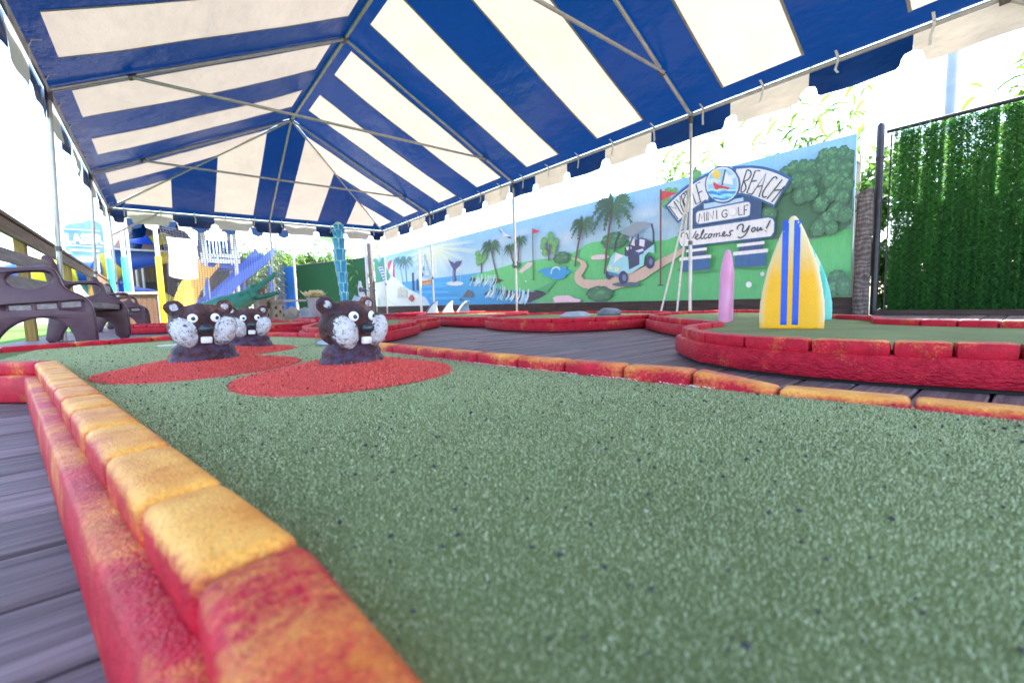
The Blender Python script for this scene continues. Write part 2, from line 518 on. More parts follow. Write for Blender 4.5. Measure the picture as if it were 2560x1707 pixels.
    M['crumb_light'] = simple('pale_debris', (.50, .50, .50), (.35, .30, .25), 60, .8)
    M['ground'] = simple('pale_gravel_ground', (.30, .28, .25), (.20, .19, .17), .7, .9, 0, .6, 20, .03)
    M['soil'] = simple('leaf_litter_soil', (.07, .075, .03), (.035, .045, .02), 3, .9, 0, .7, 25, .02)
    M['joist'] = simple('dark_under_deck', (.015, .013, .013), (.03, .026, .025), 6, .9)
    M['pole_paint'] = simple('grey_pole_paint', (.30, .33, .38), (.24, .27, .32), 5, .5)
make_materials()
# ================================================================== SETTING
g = MB().box(-250, 250, -150, 400, -1.0, -.30).build('ground', M['ground']); kind(g, 'structure')
bed = MB().box(6.19, 80, -40, 18, -.299, -.27).build('dark_backdrop_soil', M['soil']); kind(bed, 'structure')  # dark soil sheet added to darken the bright ground behind the hedge fence
lawn = MB().box(-14, -1.42, -3, 40, -.29, -.085).build('lawn', M['lawn']); kind(lawn, 'structure')
deck = MB().box(-1.32, 6.17, -2.2, 14.2, -.28, -.034).build('deck', M['joist']); kind(deck, 'structure')
pm = MB().box(-.5, .5, -.0585, .0585, -.03, 0).mesh('plank', bevel=.004, seg=1)
pm.materials.append(M['deck'])
pr_ = random.Random(3)
yy, row = -2.1, 0
while yy < 14.1:
    cuts = [-1.31, 1.1 + pr_.uniform(-.9, .9), 3.9 + pr_.uniform(-.8, .8), 6.16]
    if row % 2: cuts = [-1.31, 2.2 + pr_.uniform(-1.0, 1.0), 6.16]
    for a, b in zip(cuts[:-1], cuts[1:]):
        o = obj('plank', pm, None, deck, loc=((a+b)/2, yy, pr_.uniform(-.0025, .0005)), scale=(b-a-.006, 1, 1))
        o.rotation_euler = (pr_.uniform(-.012, .012), 0, 0)
    yy += .1235; row += 1

# ================================================================== PUTTING GREENS
Z_GREEN, Z_LEDGE, Z_TOP = .093, .083, .121

def area2(p): return sum(a[0]*b[1]-b[0]*a[1] for a, b in zip(p, p[1:]+p[:1]))

def offset(pts, d):
    """mitred outward offset of a counter-clockwise loop"""
    out = []
    n = len(pts)
    for i in range(n):
        a, b, c = Vector(pts[i-1]), Vector(pts[i]), Vector(pts[(i+1) % n])
        d1, d2 = (b-a).normalized(), (c-b).normalized()
        n1, n2 = Vector((d1.y, -d1.x)), Vector((d2.y, -d2.x))
        m = (n1+n2)
        m = m.normalized() if m.length > 1e-6 else n1
        k = max(m.dot(n1), .45)
        out.append(tuple(b + m*d/k))
    return out

def split_edges(pts, step):
    out = []
    n = len(pts)
    for i in range(n):
        a, b = Vector(pts[i]), Vector(pts[(i+1) % n])
        k = max(1, round((b-a).length/step))
        for j in range(k): out.append(tuple(a.lerp(b, j/k)))
    return out

def putting_green(label, pts, outer=False, step=.148, yellow=lambda x, y: .12, tops=None, seg=2, raise_=.012, group='putting greens with red curbs', turf='turf'):
    if area2(pts) < 0: pts = pts[::-1]
    if outer: pts = offset(pts, -.074)
    pts = split_edges(pts, step)
    cx = sum(p[0] for p in pts)/len(pts); cy = sum(p[1] for p in pts)/len(pts)
    root = thing('putting_green', label, 'putting green', (cx, cy, 0), 0, group)
    P = [(p[0]-cx, p[1]-cy) for p in pts]
    n = len(P)
    # base wall extruded along the loop
    prof = [(.006, Z_GREEN-.02), (.002, Z_LEDGE), (.052, Z_LEDGE), (.0695, Z_LEDGE-.0005), (.0735, Z_LEDGE-.0045), (.0765, .045), (.0765, raise_+.005), (.073, raise_), (.006, raise_)]
    rings = [offset(P, o) for o, z in prof]
    mb = MB()
    m = len(prof)
    v = [(rings[j][i][0], rings[j][i][1], prof[j][1]) for i in range(n) for j in range(m)]
    f = [(i*m+j, i*m+(j+1) % m, ((i+1) % n)*m+(j+1) % m, ((i+1) % n)*m+j) for i in range(n) for j in range(m)]
    mb.add(v, f)
    base = mb.build('curb_base', M['curb'], root, smooth=True)
    base.color = (.10, 0, 0, 1)
    # added set-back plinth; its dark colour stands for the shadow gap under the curb
    po, pi_ = offset(P, .058), offset(P, .012)
    mb = MB()
    v = [(*q, z) for z in (0.0, raise_+.002) for q in (list(po)+list(pi_))]
    f = []
    for i in range(n):
        j = (i+1) % n
        f += [(i, j, 2*n+j, 2*n+i), (n+j, n+i, 3*n+i, 3*n+j), (n+i, n+j, j, i)]
    mb.add(v, f); mb.build('plinth', M['joist'], root)
    # turf
    tl = [(p[0], p[1], Z_GREEN) for p in offset(P, .004)]
    tf = []
    for t in tessellate_polygon([[Vector(p) for p in tl]]):
        a_, b_, c_ = (tl[i] for i in t)
        cr = (b_[0]-a_[0])*(c_[1]-a_[1])-(b_[1]-a_[1])*(c_[0]-a_[0])
        tf.append(tuple(t) if cr > 0 else tuple(reversed(t)))
    me = bpy.data.meshes.new('turf'); me.from_pydata(tl, [], tf); me.update()
    obj('turf', me, M[turf], root)
    # blocks, one by one
    ob = offset(P, .052); ib = offset(P, -.002)
    for i in range(n):
        j = (i+1) % n
        a, b, c, d = Vector(ib[i]), Vector(ib[j]), Vector(ob[j]), Vector(ob[i])
        L = (b-a).length
        g = min(.0018/max(L, .02), .2)
        a2, b2, c2, d2 = a.lerp(b, g), b.lerp(a, g), c.lerp(d, g), d.lerp(c, g)
        mid = (a+b+c+d)/4
        t0 = t1 = Z_TOP
        if tops: t0, t1 = tops(pts[i], pts[j])
        zb = Z_LEDGE-.004
        ct = (a2+b2+c2+d2)/4
        vv = [(*(q-ct), zb) for q in (a2, b2, c2, d2)] + [(*(a2-ct), t0), (*(b2-ct), t1), (*(c2-ct), t1), (*(d2-ct), t0)]
        mbk = MB().add(vv, [(0, 3, 2, 1), (4, 5, 6, 7), (0, 1, 5, 4), (1, 2, 6, 5), (2, 3, 7, 6), (3, 0, 4, 7)])
        bv = min(.0135, (min(t0, t1)-zb)*.42, L*.25)
        o = mbk.build('curb_block', M['curb_top'], root, smooth=True, bevel=bv, seg=seg, loc=(ct.x, ct.y, 0))
        o.color = (yellow(mid.x+cx, mid.y+cy), 0, 0, 1)
    return root, cx, cy

# main green, nearest
sl = -.1905
def lx(y): return .052 + (y-.263)*sl if y > .26 else .052 + (.263-y)*.07
main = [(lx(-.333), -.333)] + [(lx(y), y) for y in (-.185, -.036, .113, .263, .397, .552, .702, .86, 1.007, 1.157, 1.304, 1.455, 1.606, 1.757, 1.906)]
left_arm = [(-.42, 2.075), (-.60, 2.28), (-.95, 2.62)]
far = [(-1.25, 2.86), (-.95, 2.97), (-.61, 3.10), (-.37, 3.20), (-.24, 3.26), (-.06, 3.36), (.12, 3.38), (.28, 3.27), (.42, 3.08), (.53, 2.90), (.60, 2.72), (.645, 2.55), (.665, 2.40), (.64, 2.22), (.615, 2.05), (.60, 1.88), (.59, 1.70), (.592, 1.55)]
right = [(.603, 1.40), (.617, 1.25), (.631, 1.10), (.644, .95), (.66, .80), (.679, .66), (.70, .52), (.719, .385), (.742, .255), (.768, .10), (.790, -.06), (.815, -.21), (.835, -.333)]
def main_tops(p, q):
    if p[0] > .55 and q[0] > .55:
        y0, y1 = p[1], q[1]
        f = lambda y: Z_TOP if y > .36 else (.101 if y < .3 else .110)
        if max(y0, y1) < .27: return .1035, .1035
        if min(y0, y1) < .27: return (f(y0) if y0 > .3 else .1015), (f(y1) if y1 > .3 else .1015)
    return Z_TOP, Z_TOP
def main_yellow(x, y):
    if x < .2 and y < 1.95 and x > -.45: return .30 if y < .25 else (.95 if y < 1.0 else .80)
    if x > .5 and y < .3: return .75
    if x > .5 and y < 1.7: return .50
    if y > 2.6 and x < .1: return .35
    return .16
mg, mcx, mcy = putting_green('long green in the foreground with beaver heads on red mounds', [p for p in main+left_arm+far+right], step=.30, yellow=main_yellow, tops=main_tops, seg=3, raise_=.004, turf='turf_base')
for ch in mg.children:
    if ch.name.startswith('curb_base'):
        ch.color = (.30, 0, 0, 1); ch.data.materials[0] = M['curb_top']

# red mounds, parts of that green
MOUNDS = [(.335, 1.045, .245, .036), (.085, 1.50, .245, .034), (.215, 2.02, .215, .034)]
def mound_h(x, y):
    h = 0.0
    for cx, cy, r, t in MOUNDS:
        d = math.hypot(x-cx, y-cy)/r
        if d < 1: h = max(h, t*(math.cos(PI*d)*.5+.5)**.8)
    return h
for cx, cy, r, t in MOUNDS:
    v, f = [(0, 0, t)], []
    nr, ns = 14, 56
    for i in range(1, nr+1):
        for k in range(ns):
            a = 2*PI*k/ns
            rr = r*i/nr*(1+.035*math.sin(3*a+cx*9)+.02*math.sin(5*a))
            d = i/nr
            v.append((rr*math.cos(a), rr*math.sin(a), max(0, t*(math.cos(PI*d)*.5+.5)**.8) + (.0035 if i < nr else .0005)))
    f += [(0, 1+k, 1+(k+1) % ns) for k in range(ns)]
    for i in range(nr-1):
        for k in range(ns):
            a, b = 1+i*ns+k, 1+i*ns+(k+1) % ns
            f.append((a, a+ns, b+ns, b))
    MB().add(v, f).build('red_mound', M['red_turf'], mg, smooth=True, loc=(cx-mcx, cy-mcy, Z_GREEN))

def in_poly(x, y, poly):
    c = np.zeros(len(x), bool)
    n = len(poly)
    for i in range(n):
        (x1, y1), (x2, y2) = poly[i-1], poly[i]
        if y1 == y2: continue
        c ^= ((y1 > y) != (y2 > y)) & (x < (x2-x1)*(y-y1)/(y2-y1)+x1)
    return c
MAINPOLY = main+left_arm+far+right

def tri_cloud(name, base, tipv, w, mat, parent, loc):
    """n blades: base points, tip offsets, half-width vectors"""
    n = len(base)
    v = np.empty((n, 3, 3))
    v[:, 0] = base-w; v[:, 1] = base+w; v[:, 2] = base+tipv
    me = bpy.data.meshes.new(name)
    me.vertices.add(n*3); me.vertices.foreach_set('co', v.ravel())
    me.loops.add(n*3); me.loops.foreach_set('vertex_index', np.arange(n*3, dtype=np.int32))
    me.polygons.add(n); me.polygons.foreach_set('loop_start', np.arange(0, n*3, 3, dtype=np.int32))
    me.polygons.foreach_set('loop_total', np.full(n, 3, dtype=np.int32))
    me.update(); me.validate()
    return obj(name, me, mat, parent, loc=loc)

def scatter(n, power):
    """points on the main green, denser towards the photographer's end"""
    out = []
    tot = 0
    while tot < n:
        y = -.3 + 3.5*RNG.random(n)**power
        x = -.5 + 1.4*RNG.random(n)
        k = in_poly(x, y, [(p[0]*1.0, p[1]) for p in offset(MAINPOLY if area2(MAINPOLY) > 0 else MAINPOLY[::-1], -.004)])
        # only ground the lens can see at all
        k &= (x*.78 - y*.63) > -1.35*(x*.63 + y*.78 + .02)
        out.append(np.stack([x[k], y[k]], 1)); tot += k.sum()
    return np.concatenate(out)[:n]
def mh(pts):
    h = np.zeros(len(pts))
    for cx, cy, r, t in MOUNDS:
        d = np.hypot(pts[:, 0]-cx, pts[:, 1]-cy)/r
        hh = np.where(d < 1, t*np.clip(np.cos(PI*np.minimum(d, 1))*.5+.5, 0, 1)**.8+.003, 0)
        h = np.maximum(h, hh)
    return h
pts = scatter(620000, 1.45)
hh = mh(pts)
keep = hh <= 0
pts = pts[keep]
n = len(pts)
dist = np.hypot(pts[:, 0], pts[:, 1])
sc_ = np.clip(.75+dist*.35, .8, 1.5)
base = np.stack([pts[:, 0]-mcx, pts[:, 1]-mcy, np.full(n, Z_GREEN-.001)], 1)
az = RNG.random(n)*2*PI
ln = (.0026+.0024*RNG.random(n))*sc_
tilt = .35+.9*RNG.random(n)
tip = np.stack([np.cos(az)*np.sin(tilt)*ln, np.sin(az)*np.sin(tilt)*ln, np.cos(tilt)*ln+.0008], 1)
aw = az+PI/2+RNG.normal(0, .5, n)
ww = np.stack([np.cos(aw), np.sin(aw), np.zeros(n)], 1)*(.00048*sc_)[:, None]
o = tri_cloud('turf_pile', base, tip, ww, M['fibre'], mg, None); kind(o, 'stuff')
# red pile on the mounds
n = 70000
mi = RNG.integers(0, 3, n)
MA = np.array(MOUNDS)[mi]
rr_m = np.sqrt(RNG.random(n))*.985; am = RNG.random(n)*2*PI
px_ = MA[:, 0]+MA[:, 2]*rr_m*np.cos(am); py_ = MA[:, 1]+MA[:, 2]*rr_m*np.sin(am)
hz = MA[:, 3]*np.clip(np.cos(PI*rr_m)*.5+.5, 0, 1)**.8
base = np.stack([px_-mcx, py_-mcy, Z_GREEN+hz+.001], 1)
az = RNG.random(n)*2*PI; ln = .005+.004*RNG.random(n); tilt = .3+.9*RNG.random(n)
tip = np.stack([np.cos(az)*np.sin(tilt)*ln, np.sin(az)*np.sin(tilt)*ln, np.cos(tilt)*ln+.0012], 1)
ww = np.stack([np.cos(az+1.5), np.sin(az+1.5), np.zeros(n)], 1)*.0010
o = tri_cloud('red_pile', base, tip, ww, M['fibre_red'], mg, None); kind(o, 'stuff')
# flakes of white paint along the foot of the right-hand curb
n = 900
t_ = RNG.random(n)
ry = .30+1.25*t_
rx = np.interp(ry, [.255, .385, .52, .66, .80, .95, 1.10, 1.25, 1.40, 1.55], [.742, .719, .70, .679, .66, .644, .631, .617, .603, .592])
keep = np.array([mnoise.noise(Vector((0, v*14, 0))) > -.25 for v in ry])
rx, ry = rx[keep], ry[keep]; n = len(rx)
base = np.stack([rx-mcx-.0015-.002*RNG.random(n), ry-mcy, Z_GREEN+.001+.0025*RNG.random(n)], 1)
tip = np.stack([RNG.normal(0, .0005, n), RNG.normal(0, .003, n), .0005+.0015*RNG.random(n)], 1)
ww = np.stack([np.zeros(n), np.full(n, .0016), np.zeros(n)], 1)
o = tri_cloud('white_paint_flakes', base, tip, ww, M['eye_white'], mg, None); kind(o, 'stuff')
# cup with its white liner
MB().lathe([(.054, .0), (.054, .003), (.049, .0035), (.048, .001)], 28).build('cup_rim', M['eye_white'], mg, smooth=True, loc=(.02-mcx, 2.765-mcy, Z_GREEN+.001))

# rubber crumbs and pale bits lying in the pile
def crumbs(name, n, rmin, rmax, mat, power=1.5):
    p = scatter(n, power)
    h = mh(p)
    oc = np.array([(1, 0, 0), (-1, 0, 0), (0, 1, 0), (0, -1, 0), (0, 0, 1), (0, 0, -1)], float)
    fc = np.array([(0, 2, 4), (2, 1, 4), (1, 3, 4), (3, 0, 4), (2, 0, 5), (1, 2, 5), (3, 1, 5), (0, 3, 5)])
    v, f = [], []
    for i in range(n):
        r = rmin+(rmax-rmin)*RNG.random()**2.2
        q = oc*(r*(.6+.8*RNG.random((6, 1))))
        a = RNG.random()*6.28
        q = q @ np.array([(math.cos(a), math.sin(a), 0), (-math.sin(a), math.cos(a), 0), (0, 0, .75)])
        f += [tuple(t) for t in (fc+len(v))]
        v += [tuple(t) for t in q+np.array([p[i, 0]-mcx, p[i, 1]-mcy, Z_GREEN+h[i]+.0050])]
    o = MB().add(v, f).build(name, mat, mg); kind(o, 'stuff')
crumbs('rubber_crumbs', 3600, .0008, .0025, M['crumb'], 1.25)
crumbs('pale_specks', 150, .0006, .0020, M['crumb_light'])

# the other greens
surf = [(1.665, -.5), (1.63, -.2), (1.595, .03), (1.535, .25), (1.512, .42), (1.535, .60), (1.61, .76), (1.73, .88), (1.86, .985), (2.03, 1.05), (2.19, 1.06), (2.33, 1.06), (2.45, 1.20), (2.58, 1.36), (2.72, 1.53), (2.87, 1.70), (3.02, 1.86), (3.18, 2.02), (3.42, 2.17), (3.8, 2.30), (4.15, 2.26), (4.38, 2.05), (4.40, 1.75), (4.20, 1.42), (3.85, 1.18), (3.5, .98), (3.28, .85), (3.17, .69), (3.02, .585), (2.76, .52), (2.66, .34), (2.60, .10), (2.54, -.2), (2.48, -.5)]
sg, _, _ = putting_green('wide green carrying the yellow, teal and pink surfboards', surf, yellow=lambda x, y: .42 if y < .35 and x < 1.8 else .14, seg=2)
ring = smooth_loop([(2.44, 3.25), (2.40, 2.82), (2.50, 2.45), (2.85, 2.24), (3.40, 2.15), (3.92, 2.24), (4.32, 2.6), (4.47, 3.1), (4.42, 3.68), (4.16, 4.12), (3.75, 4.34), (3.2, 4.28), (2.78, 3.92), (2.56, 3.58)], 1)
rg, _, _ = putting_green('round raised green ringed by red blocks with two stones on it', ring, outer=True, step=.15, yellow=lambda x, y: .10)
putting_green('angular green standing right behind the beaver heads', [(.98, 2.82), (1.28, 3.06), (1.72, 3.56), (1.70, 3.78), (1.98, 4.02), (2.44, 4.46), (2.42, 4.85), (2.2, 5.6), (1.75, 5.9), (1.42, 5.1), (1.15, 4.4), (.95, 3.9), (.86, 3.35)], yellow=lambda x, y: .22 if x < 1.2 else .08)
putting_green('narrow green running behind the round raised green', [(2.74, 4.58), (2.70, 4.15), (2.74, 3.86), (2.95, 4.20), (3.4, 4.62), (4.1, 4.8), (4.5, 5.2), (4.55, 6.2), (4.35, 7.0), (3.8, 7.2), (3.2, 6.3), (2.9, 5.3)], yellow=lambda x, y: .10)
putting_green('small green between the benches and the angular green', [(.20, 5.05), (.62, 4.84), (1.0, 4.88), (1.3, 5.2), (1.5, 6.0), (1.3, 6.7), (.7, 6.75), (.25, 6.2)], yellow=lambda x, y: .20)
putting_green('far green in front of the open-jawed crocodile', [(-.42, 7.62), (.12, 7.30), (.7, 7.35), (1.3, 7.8), (1.55, 8.6), (1.2, 9.0), (.4, 8.9), (-.4, 8.8)], yellow=lambda x, y: .08)
putting_green('far green below the blue segmented column', [(1.78, 6.75), (2.2, 6.5), (2.75, 7.0), (2.85, 7.8), (2.4, 8.15), (1.85, 8.1), (1.65, 7.4)], yellow=lambda x, y: .08)
putting_green('far green beside the mural with three shark fins', [(3.75, 8.4), (4.1, 7.55), (4.7, 7.15), (5.15, 7.3), (5.2, 8.3), (5.0, 9.3), (4.3, 9.6), (3.8, 9.2)], yellow=lambda x, y: .10)

# ================================================================== TENT
XL, XR, XM, ZE, ZR = -.72, 5.376, 2.328, 2.546, 4.087
YF = [12.684, 9.745, 6.449, 2.898, -.65, -4.2]
tent = thing('frame_tent', 'long blue and white striped frame tent over the golf course', 'tent', (XM, 4.2, 0))
TO = Vector((XM, 4.2, 0))
def tp(p): return tuple(Vector(p)-TO)
def clip(poly, a, b, c):
    """keep the part of a 2D polygon where a*x + b*y <= c"""
    out = []
    for i in range(len(poly)):
        p, q = poly[i-1], poly[i]
        dp, dq = a*p[0]+b*p[1]-c, a*q[0]+b*q[1]-c
        if (dp <= 0) != (dq <= 0):
            t = dp/(dp-dq); out.append((p[0]+(q[0]-p[0])*t, p[1]+(q[1]-p[1])*t))
        if dq <= 0: out.append(q)
    return out
def bayfrac(y):
    for y1, y0 in zip(YF[:-1], YF[1:]):
        if y0 <= y <= y1: return (y-y0)/(y1-y0)
    return 0
def side_pt(sgn):
    xe = XR if sgn > 0 else XL
    def f(a, b):
        z = ZE+(ZR-ZE)*b+.034
        e = min(1, max(0, (b-.052)/.12))*min(1, max(0, (.952-b)/.12))
        z -= .035*math.sin(PI*bayfrac(a))*math.sin(PI*min(max(b, 0), 1))*e
        z += (.016*mnoise.noise(Vector((a*2.2, b*3, sgn)))+.008*mnoise.noise(Vector((a*7+b*4, b*5, sgn+3))))*e
        return (xe+(XM-xe)*b, a, z)
    return f
def hip_pt(a, b):
    hw = max((XR-XL)/2*(1-b), .01)
    t = (a-XM)/hw
    z = ZE+(ZR-ZE)*b+.034-.03*max(0, 1-t*t)*math.sin(PI*b)+.010*mnoise.noise(Vector((a*2.2, b*3, 5)))*math.sin(PI*b)
    return (a, YF[0]-(YF[0]-YF[1])*b, z)
def sheet(name, poly, fn, mat, na=5, nb=16):
    if len(poly) < 3: return
    xs = [p[0] for p in poly]; ys = [p[1] for p in poly]
    bm = bmesh.new()
    A = np.linspace(min(xs), max(xs), na+1); Bb = np.linspace(min(ys), max(ys), nb+1)
    for i in range(na):
        for j in range(nb):
            c = clip(clip(clip(clip(poly, 1, 0, A[i+1]), -1, 0, -A[i]), 0, 1, Bb[j+1]), 0, -1, -Bb[j])
            if len(c) < 3 or abs(area2(c)) < 1e-6: continue
            try: bm.faces.new([bm.verts.new(tp(fn(*q))) for q in c])
            except ValueError: pass
    bmesh.ops.remove_doubles(bm, verts=bm.verts, dist=1e-4)
    bmesh.ops.recalc_face_normals(bm, faces=bm.faces)
    me = bpy.data.meshes.new(name); bm.to_mesh(me); bm.free()
    me.polygons.foreach_set('use_smooth', [True]*len(me.polygons))
    obj(name, me, mat, tent)
B0, B1 = .052, .952
EDGES = [-4.2, -3.15, -2.36, -1.57, -.77, .03, .83, 1.63, 2.43, 3.49, 4.28, 5.08, 5.87, 6.61, 7.43, 8.24, 9.0, 10.05, 10.87, 11.68, 12.684]
def is_blue(i): return (len(EDGES)-2-i) % 2 == 1
# stripe order fixed by the wide blue stripe at the 2.43 to 3.49 m frame
BL = [((i-8) % 2 == 0) for i in range(len(EDGES)-1)]
for sgn in (1, -1):
    fn = side_pt(sgn)
    for i in range(len(EDGES)-1):
        y0, y1 = EDGES[i], EDGES[i+1]
        poly = clip([(y0, B0), (y1, B0), (y1, B1), (y0, B1)], 1, YF[0]-YF[1], YF[0]-.02)
        sheet('canopy_stripe', poly, fn, M['vinyl_blue'] if BL[i] else M['vinyl_white'])
    for k in range(5):
        y1, y0 = YF[k], YF[k+1]
        sheet('eave_band', clip([(y0, 0), (y1, 0), (y1, B0), (y0, B0)], 1, YF[0]-YF[1], YF[0]), fn, M['vinyl_blue'], 6, 1)
        if k: sheet('ridge_band', [(y0, B1), (y1, B1), (y1, 1), (y0, 1)], fn, M['vinyl_blue'], 6, 1)
M['seam'] = simple('seam_tape', (.40, .38, .36), (.33, .31, .30), 9, .6, transl=.25, tcol=(.10, .09, .08))
for sgn in (1, -1):
    fn = side_pt(sgn)
    def low(a, b, fn=fn):
        q = fn(a, b); return (q[0], q[1], q[2]-.006)
    for y in EDGES[1:-1]:
        poly = clip([(y-.013, B0), (y+.013, B0), (y+.013, B1), (y-.013, B1)], 1, YF[0]-YF[1], YF[0]-.02)
        sheet('seam_tape', poly, low, M['seam'], 1, 12)
HX = [XL, -.43, .36, 1.15, 1.95, 2.68, 3.47, 4.25, 5.0, XR]
hw = (XR-XL)/2
for i in range(9):
    poly = [(HX[i], B0), (HX[i+1], B0), (HX[i+1], .985), (HX[i], .985)]
    poly = clip(poly, 1, hw, XM+hw-.01); poly = clip(poly, -1, hw, -(XM-hw)-.01)
    sheet('canopy_stripe', poly, hip_pt, M['vinyl_blue'] if i % 2 == 0 else M['vinyl_white'])
sheet('eave_band', [(XL, 0), (XR, 0), (XR-hw*B0, B0), (XL+hw*B0, B0)], hip_pt, M['vinyl_blue'], 9, 1)

# valance flaps
def flap(p0, p1, mat, outward, seedv):
    """hanging flap between two eave points"""
    p0, p1, out = Vector(p0), Vector(p1), Vector(outward)
    W = (p1-p0).length
    d = (p1-p0)/W
    n = .072 if W > .5 else W*.2
    prof = smooth_loop([(0, 0), (W, 0), (W, -.165), (W-n*.75, -.18), (W-n, -.215), (W-n*1.15, -.27), (W-n*1.5, -.292), (n*1.5, -.292), (n*1.15, -.27), (n, -.215), (n*.75, -.18), (0, -.165)], 0)
    bm = bmesh.new()
    cols = np.linspace(0, W, 9); rows = np.linspace(-.3, 0, 5)
    for i in range(8):
        for j in range(4):
            c = clip(clip(clip(clip(prof, 1, 0, cols[i+1]), -1, 0, -cols[i]), 0, 1, rows[j+1]), 0, -1, -rows[j])
            if len(c) < 3 or abs(area2(c)) < 1e-6: continue
            vs = []
            for s, z in c:
                w = .018*math.sin(s*9+seedv)*(-z/.3) + .02*mnoise.noise(Vector((s*4+seedv, z*5, seedv)))*(-z/.3)
                vs.append(bm.verts.new(tp(p0+d*s+out*(.012+w-.06*z*0)+Vector((0, 0, z)))))
            try: bm.faces.new(vs)
            except ValueError: pass
    bmesh.ops.remove_doubles(bm, verts=bm.verts, dist=1e-4)
    bmesh.ops.recalc_face_normals(bm, faces=bm.faces)
    me = bpy.data.meshes.new('valance_flap'); bm.to_mesh(me); bm.free()
    me.polygons.foreach_set('use_smooth', [True]*len(me.polygons))
    obj('valance_flap', me, mat, tent)
for i in range(len(EDGES)-1):
    mt = M['vinyl_blue'] if BL[i] else M['vinyl_white']
    flap((XR+.025, EDGES[i], ZE+.02), (XR+.025, EDGES[i+1], ZE+.02), mt, (1, 0, 0), i*1.7)
    flap((XL-.025, EDGES[i], ZE+.02), (XL-.025, EDGES[i+1], ZE+.02), mt, (-1, 0, 0), i*2.3)
for i in range(9):
    flap((HX[i], YF[0]+.025, ZE+.02), (HX[i+1], YF[0]+.025, ZE+.02), M['vinyl_blue'] if i % 2 == 0 else M['vinyl_white'], (0, 1, 0), i*1.1)

# frame
def rod(name, pts, r=.0225, mat='alu', n=10):
    return MB().tube([tp(p) for p in pts], r, n).build(name, M[mat], tent, smooth=True)
for x in (XL, XR):
    for a, b in zip(YF[:-1], YF[1:]): rod('eave_pipe', [(x, a, ZE), (x, b, ZE)])
rod('eave_pipe', [(XL, YF[0], ZE), (XM, YF[0], ZE)]); rod('eave_pipe', [(XM, YF[0], ZE), (XR, YF[0], ZE)])
for a, b in zip(YF[1:-1], YF[2:]): rod('ridge_pipe', [(XM, a, ZR), (XM, b, ZR)], .026)
TT = .22
for y in YF[1:]:
    for x in (XL, XR):
        rod('rafter', [(x, y, ZE), (XM, y, ZR)])
        MB().tube([tp((x+(XM-x)*(TT-.012), y, ZE+(ZR-ZE)*(TT-.012)-.012)), tp((x+(XM-x)*(TT+.012), y, ZE+(ZR-ZE)*(TT+.012)-.012))], .034, 8).build('tie_clamp', M['fitting'], tent)
    rod('collar_tie', [(XL+(XM-XL)*TT, y-.03, ZE+(ZR-ZE)*TT-.03), (XR+(XM-XR)*TT, y-.03, ZE+(ZR-ZE)*TT-.03)], .019)
    MB().tube([tp((XM, y-.07, ZR)), tp((XM, y+.07, ZR))], .038, 8).build('ridge_fitting', M['fitting'], tent)
for x in (XL, XR): rod('hip_rafter', [(x, YF[0], ZE), (XM, YF[1], ZR)])
rod('hip_rafter', [(XM, YF[0], ZE), (XM, YF[1], ZR)])
LEAN = {1: -.12, 2: -.10}
for k, y in enumerate(YF):
    for x in (XL, XR):
        fx = x + (LEAN.get(k, 0) if x == XL else 0)
        rod('leg_pole', [(x, y, ZE-.03), (fx, y, .012)], .0215, 'alu', 12)
        MB().box(-.06, .06, -.06, .06, 0, .012).build('base_plate', M['fitting'], tent, loc=tp((fx, y, 0)))
        MB().tube([tp((x, y, ZE+.03)), tp((x, y, ZE-.10))], .031, 10).build('corner_fitting', M['fitting'], tent, smooth=True)
        q = .62
        MB().tube([tp((x+(fx-x)*q, y, ZE*(1-q)+.02)), tp((x+(fx-x)*q, y, ZE*(1-q)-.03))], .028, 10).build('pole_collar', M['fitting'], tent, smooth=True)
rod('leg_pole', [(XM, YF[0], ZE), (XM, YF[0], .012)], .0215, 'alu', 12)
MB().box(-.06, .06, -.06, .06, 0, .012).build('base_plate', M['fitting'], tent, loc=tp((XM, YF[0], 0)))
rod('corner_brace', [(XL, YF[0]-.02, 1.98), (.10, YF[0]-.02, ZE-.02)], .018)
rod('corner_brace', [(XR, .26, ZE-.03), (XR+.02, -.65, 1.72)], .018)
MB().tube([tp((XR, .20, ZE-.02)), tp((XR, .32, ZE-.02))], .034, 8).build('brace_clamp', M['fitting'], tent)
# lashing straps
def strap(p, out):
    p = Vector(p); o = Vector(out); side = Vector((o.y, o.x, 0))
    r = pr_.uniform
    mb = MB()
    path = [p-o*.11+Vector((0, 0, .055)), p-o*.05+Vector((0, 0, .03)), p-o*.028+Vector((0, 0, -.02)), p-o*.03+side*r(-.02, .02)+Vector((0, 0, -.09)), p-o*.035+side*r(-.03, .03)+Vector((0, 0, -.155+r(-.03, .03)))]
    v, f = [], []
    for q in path:
        for s_, t_ in ((-.011, -.0015), (.011, -.0015), (.011, .0015), (-.011, .0015)): v.append(tp(q+side*s_+o*t_))
    for i in range(len(path)-1):
        for k in range(4): f.append((i*4+k, i*4+(k+1) % 4, i*4+4+(k+1) % 4, i*4+4+k))
    f += [(3, 2, 1, 0), tuple(range(len(v)-4, len(v)))]
    MB().add(v, f).build('strap', M['strap'], tent)
    MB().tube([tp(p-o*.034+side*.013+Vector((0, 0, .012))), tp(p-o*.034-side*.013+Vector((0, 0, .012)))], .010, 6).build('buckle', M['fitting'], tent)
y = .01
while y < 12.5:
    if min(abs(y-f) for f in YF) > .08:
        strap((XR, y, ZE), (1, 0, 0)); strap((XL, y, ZE), (-1, 0, 0))
    y += .68
x = -.47
while x < 5.2:
    if abs(x-XM) > .08: strap((x, YF[0], ZE), (0, 1, 0))
    x += .615
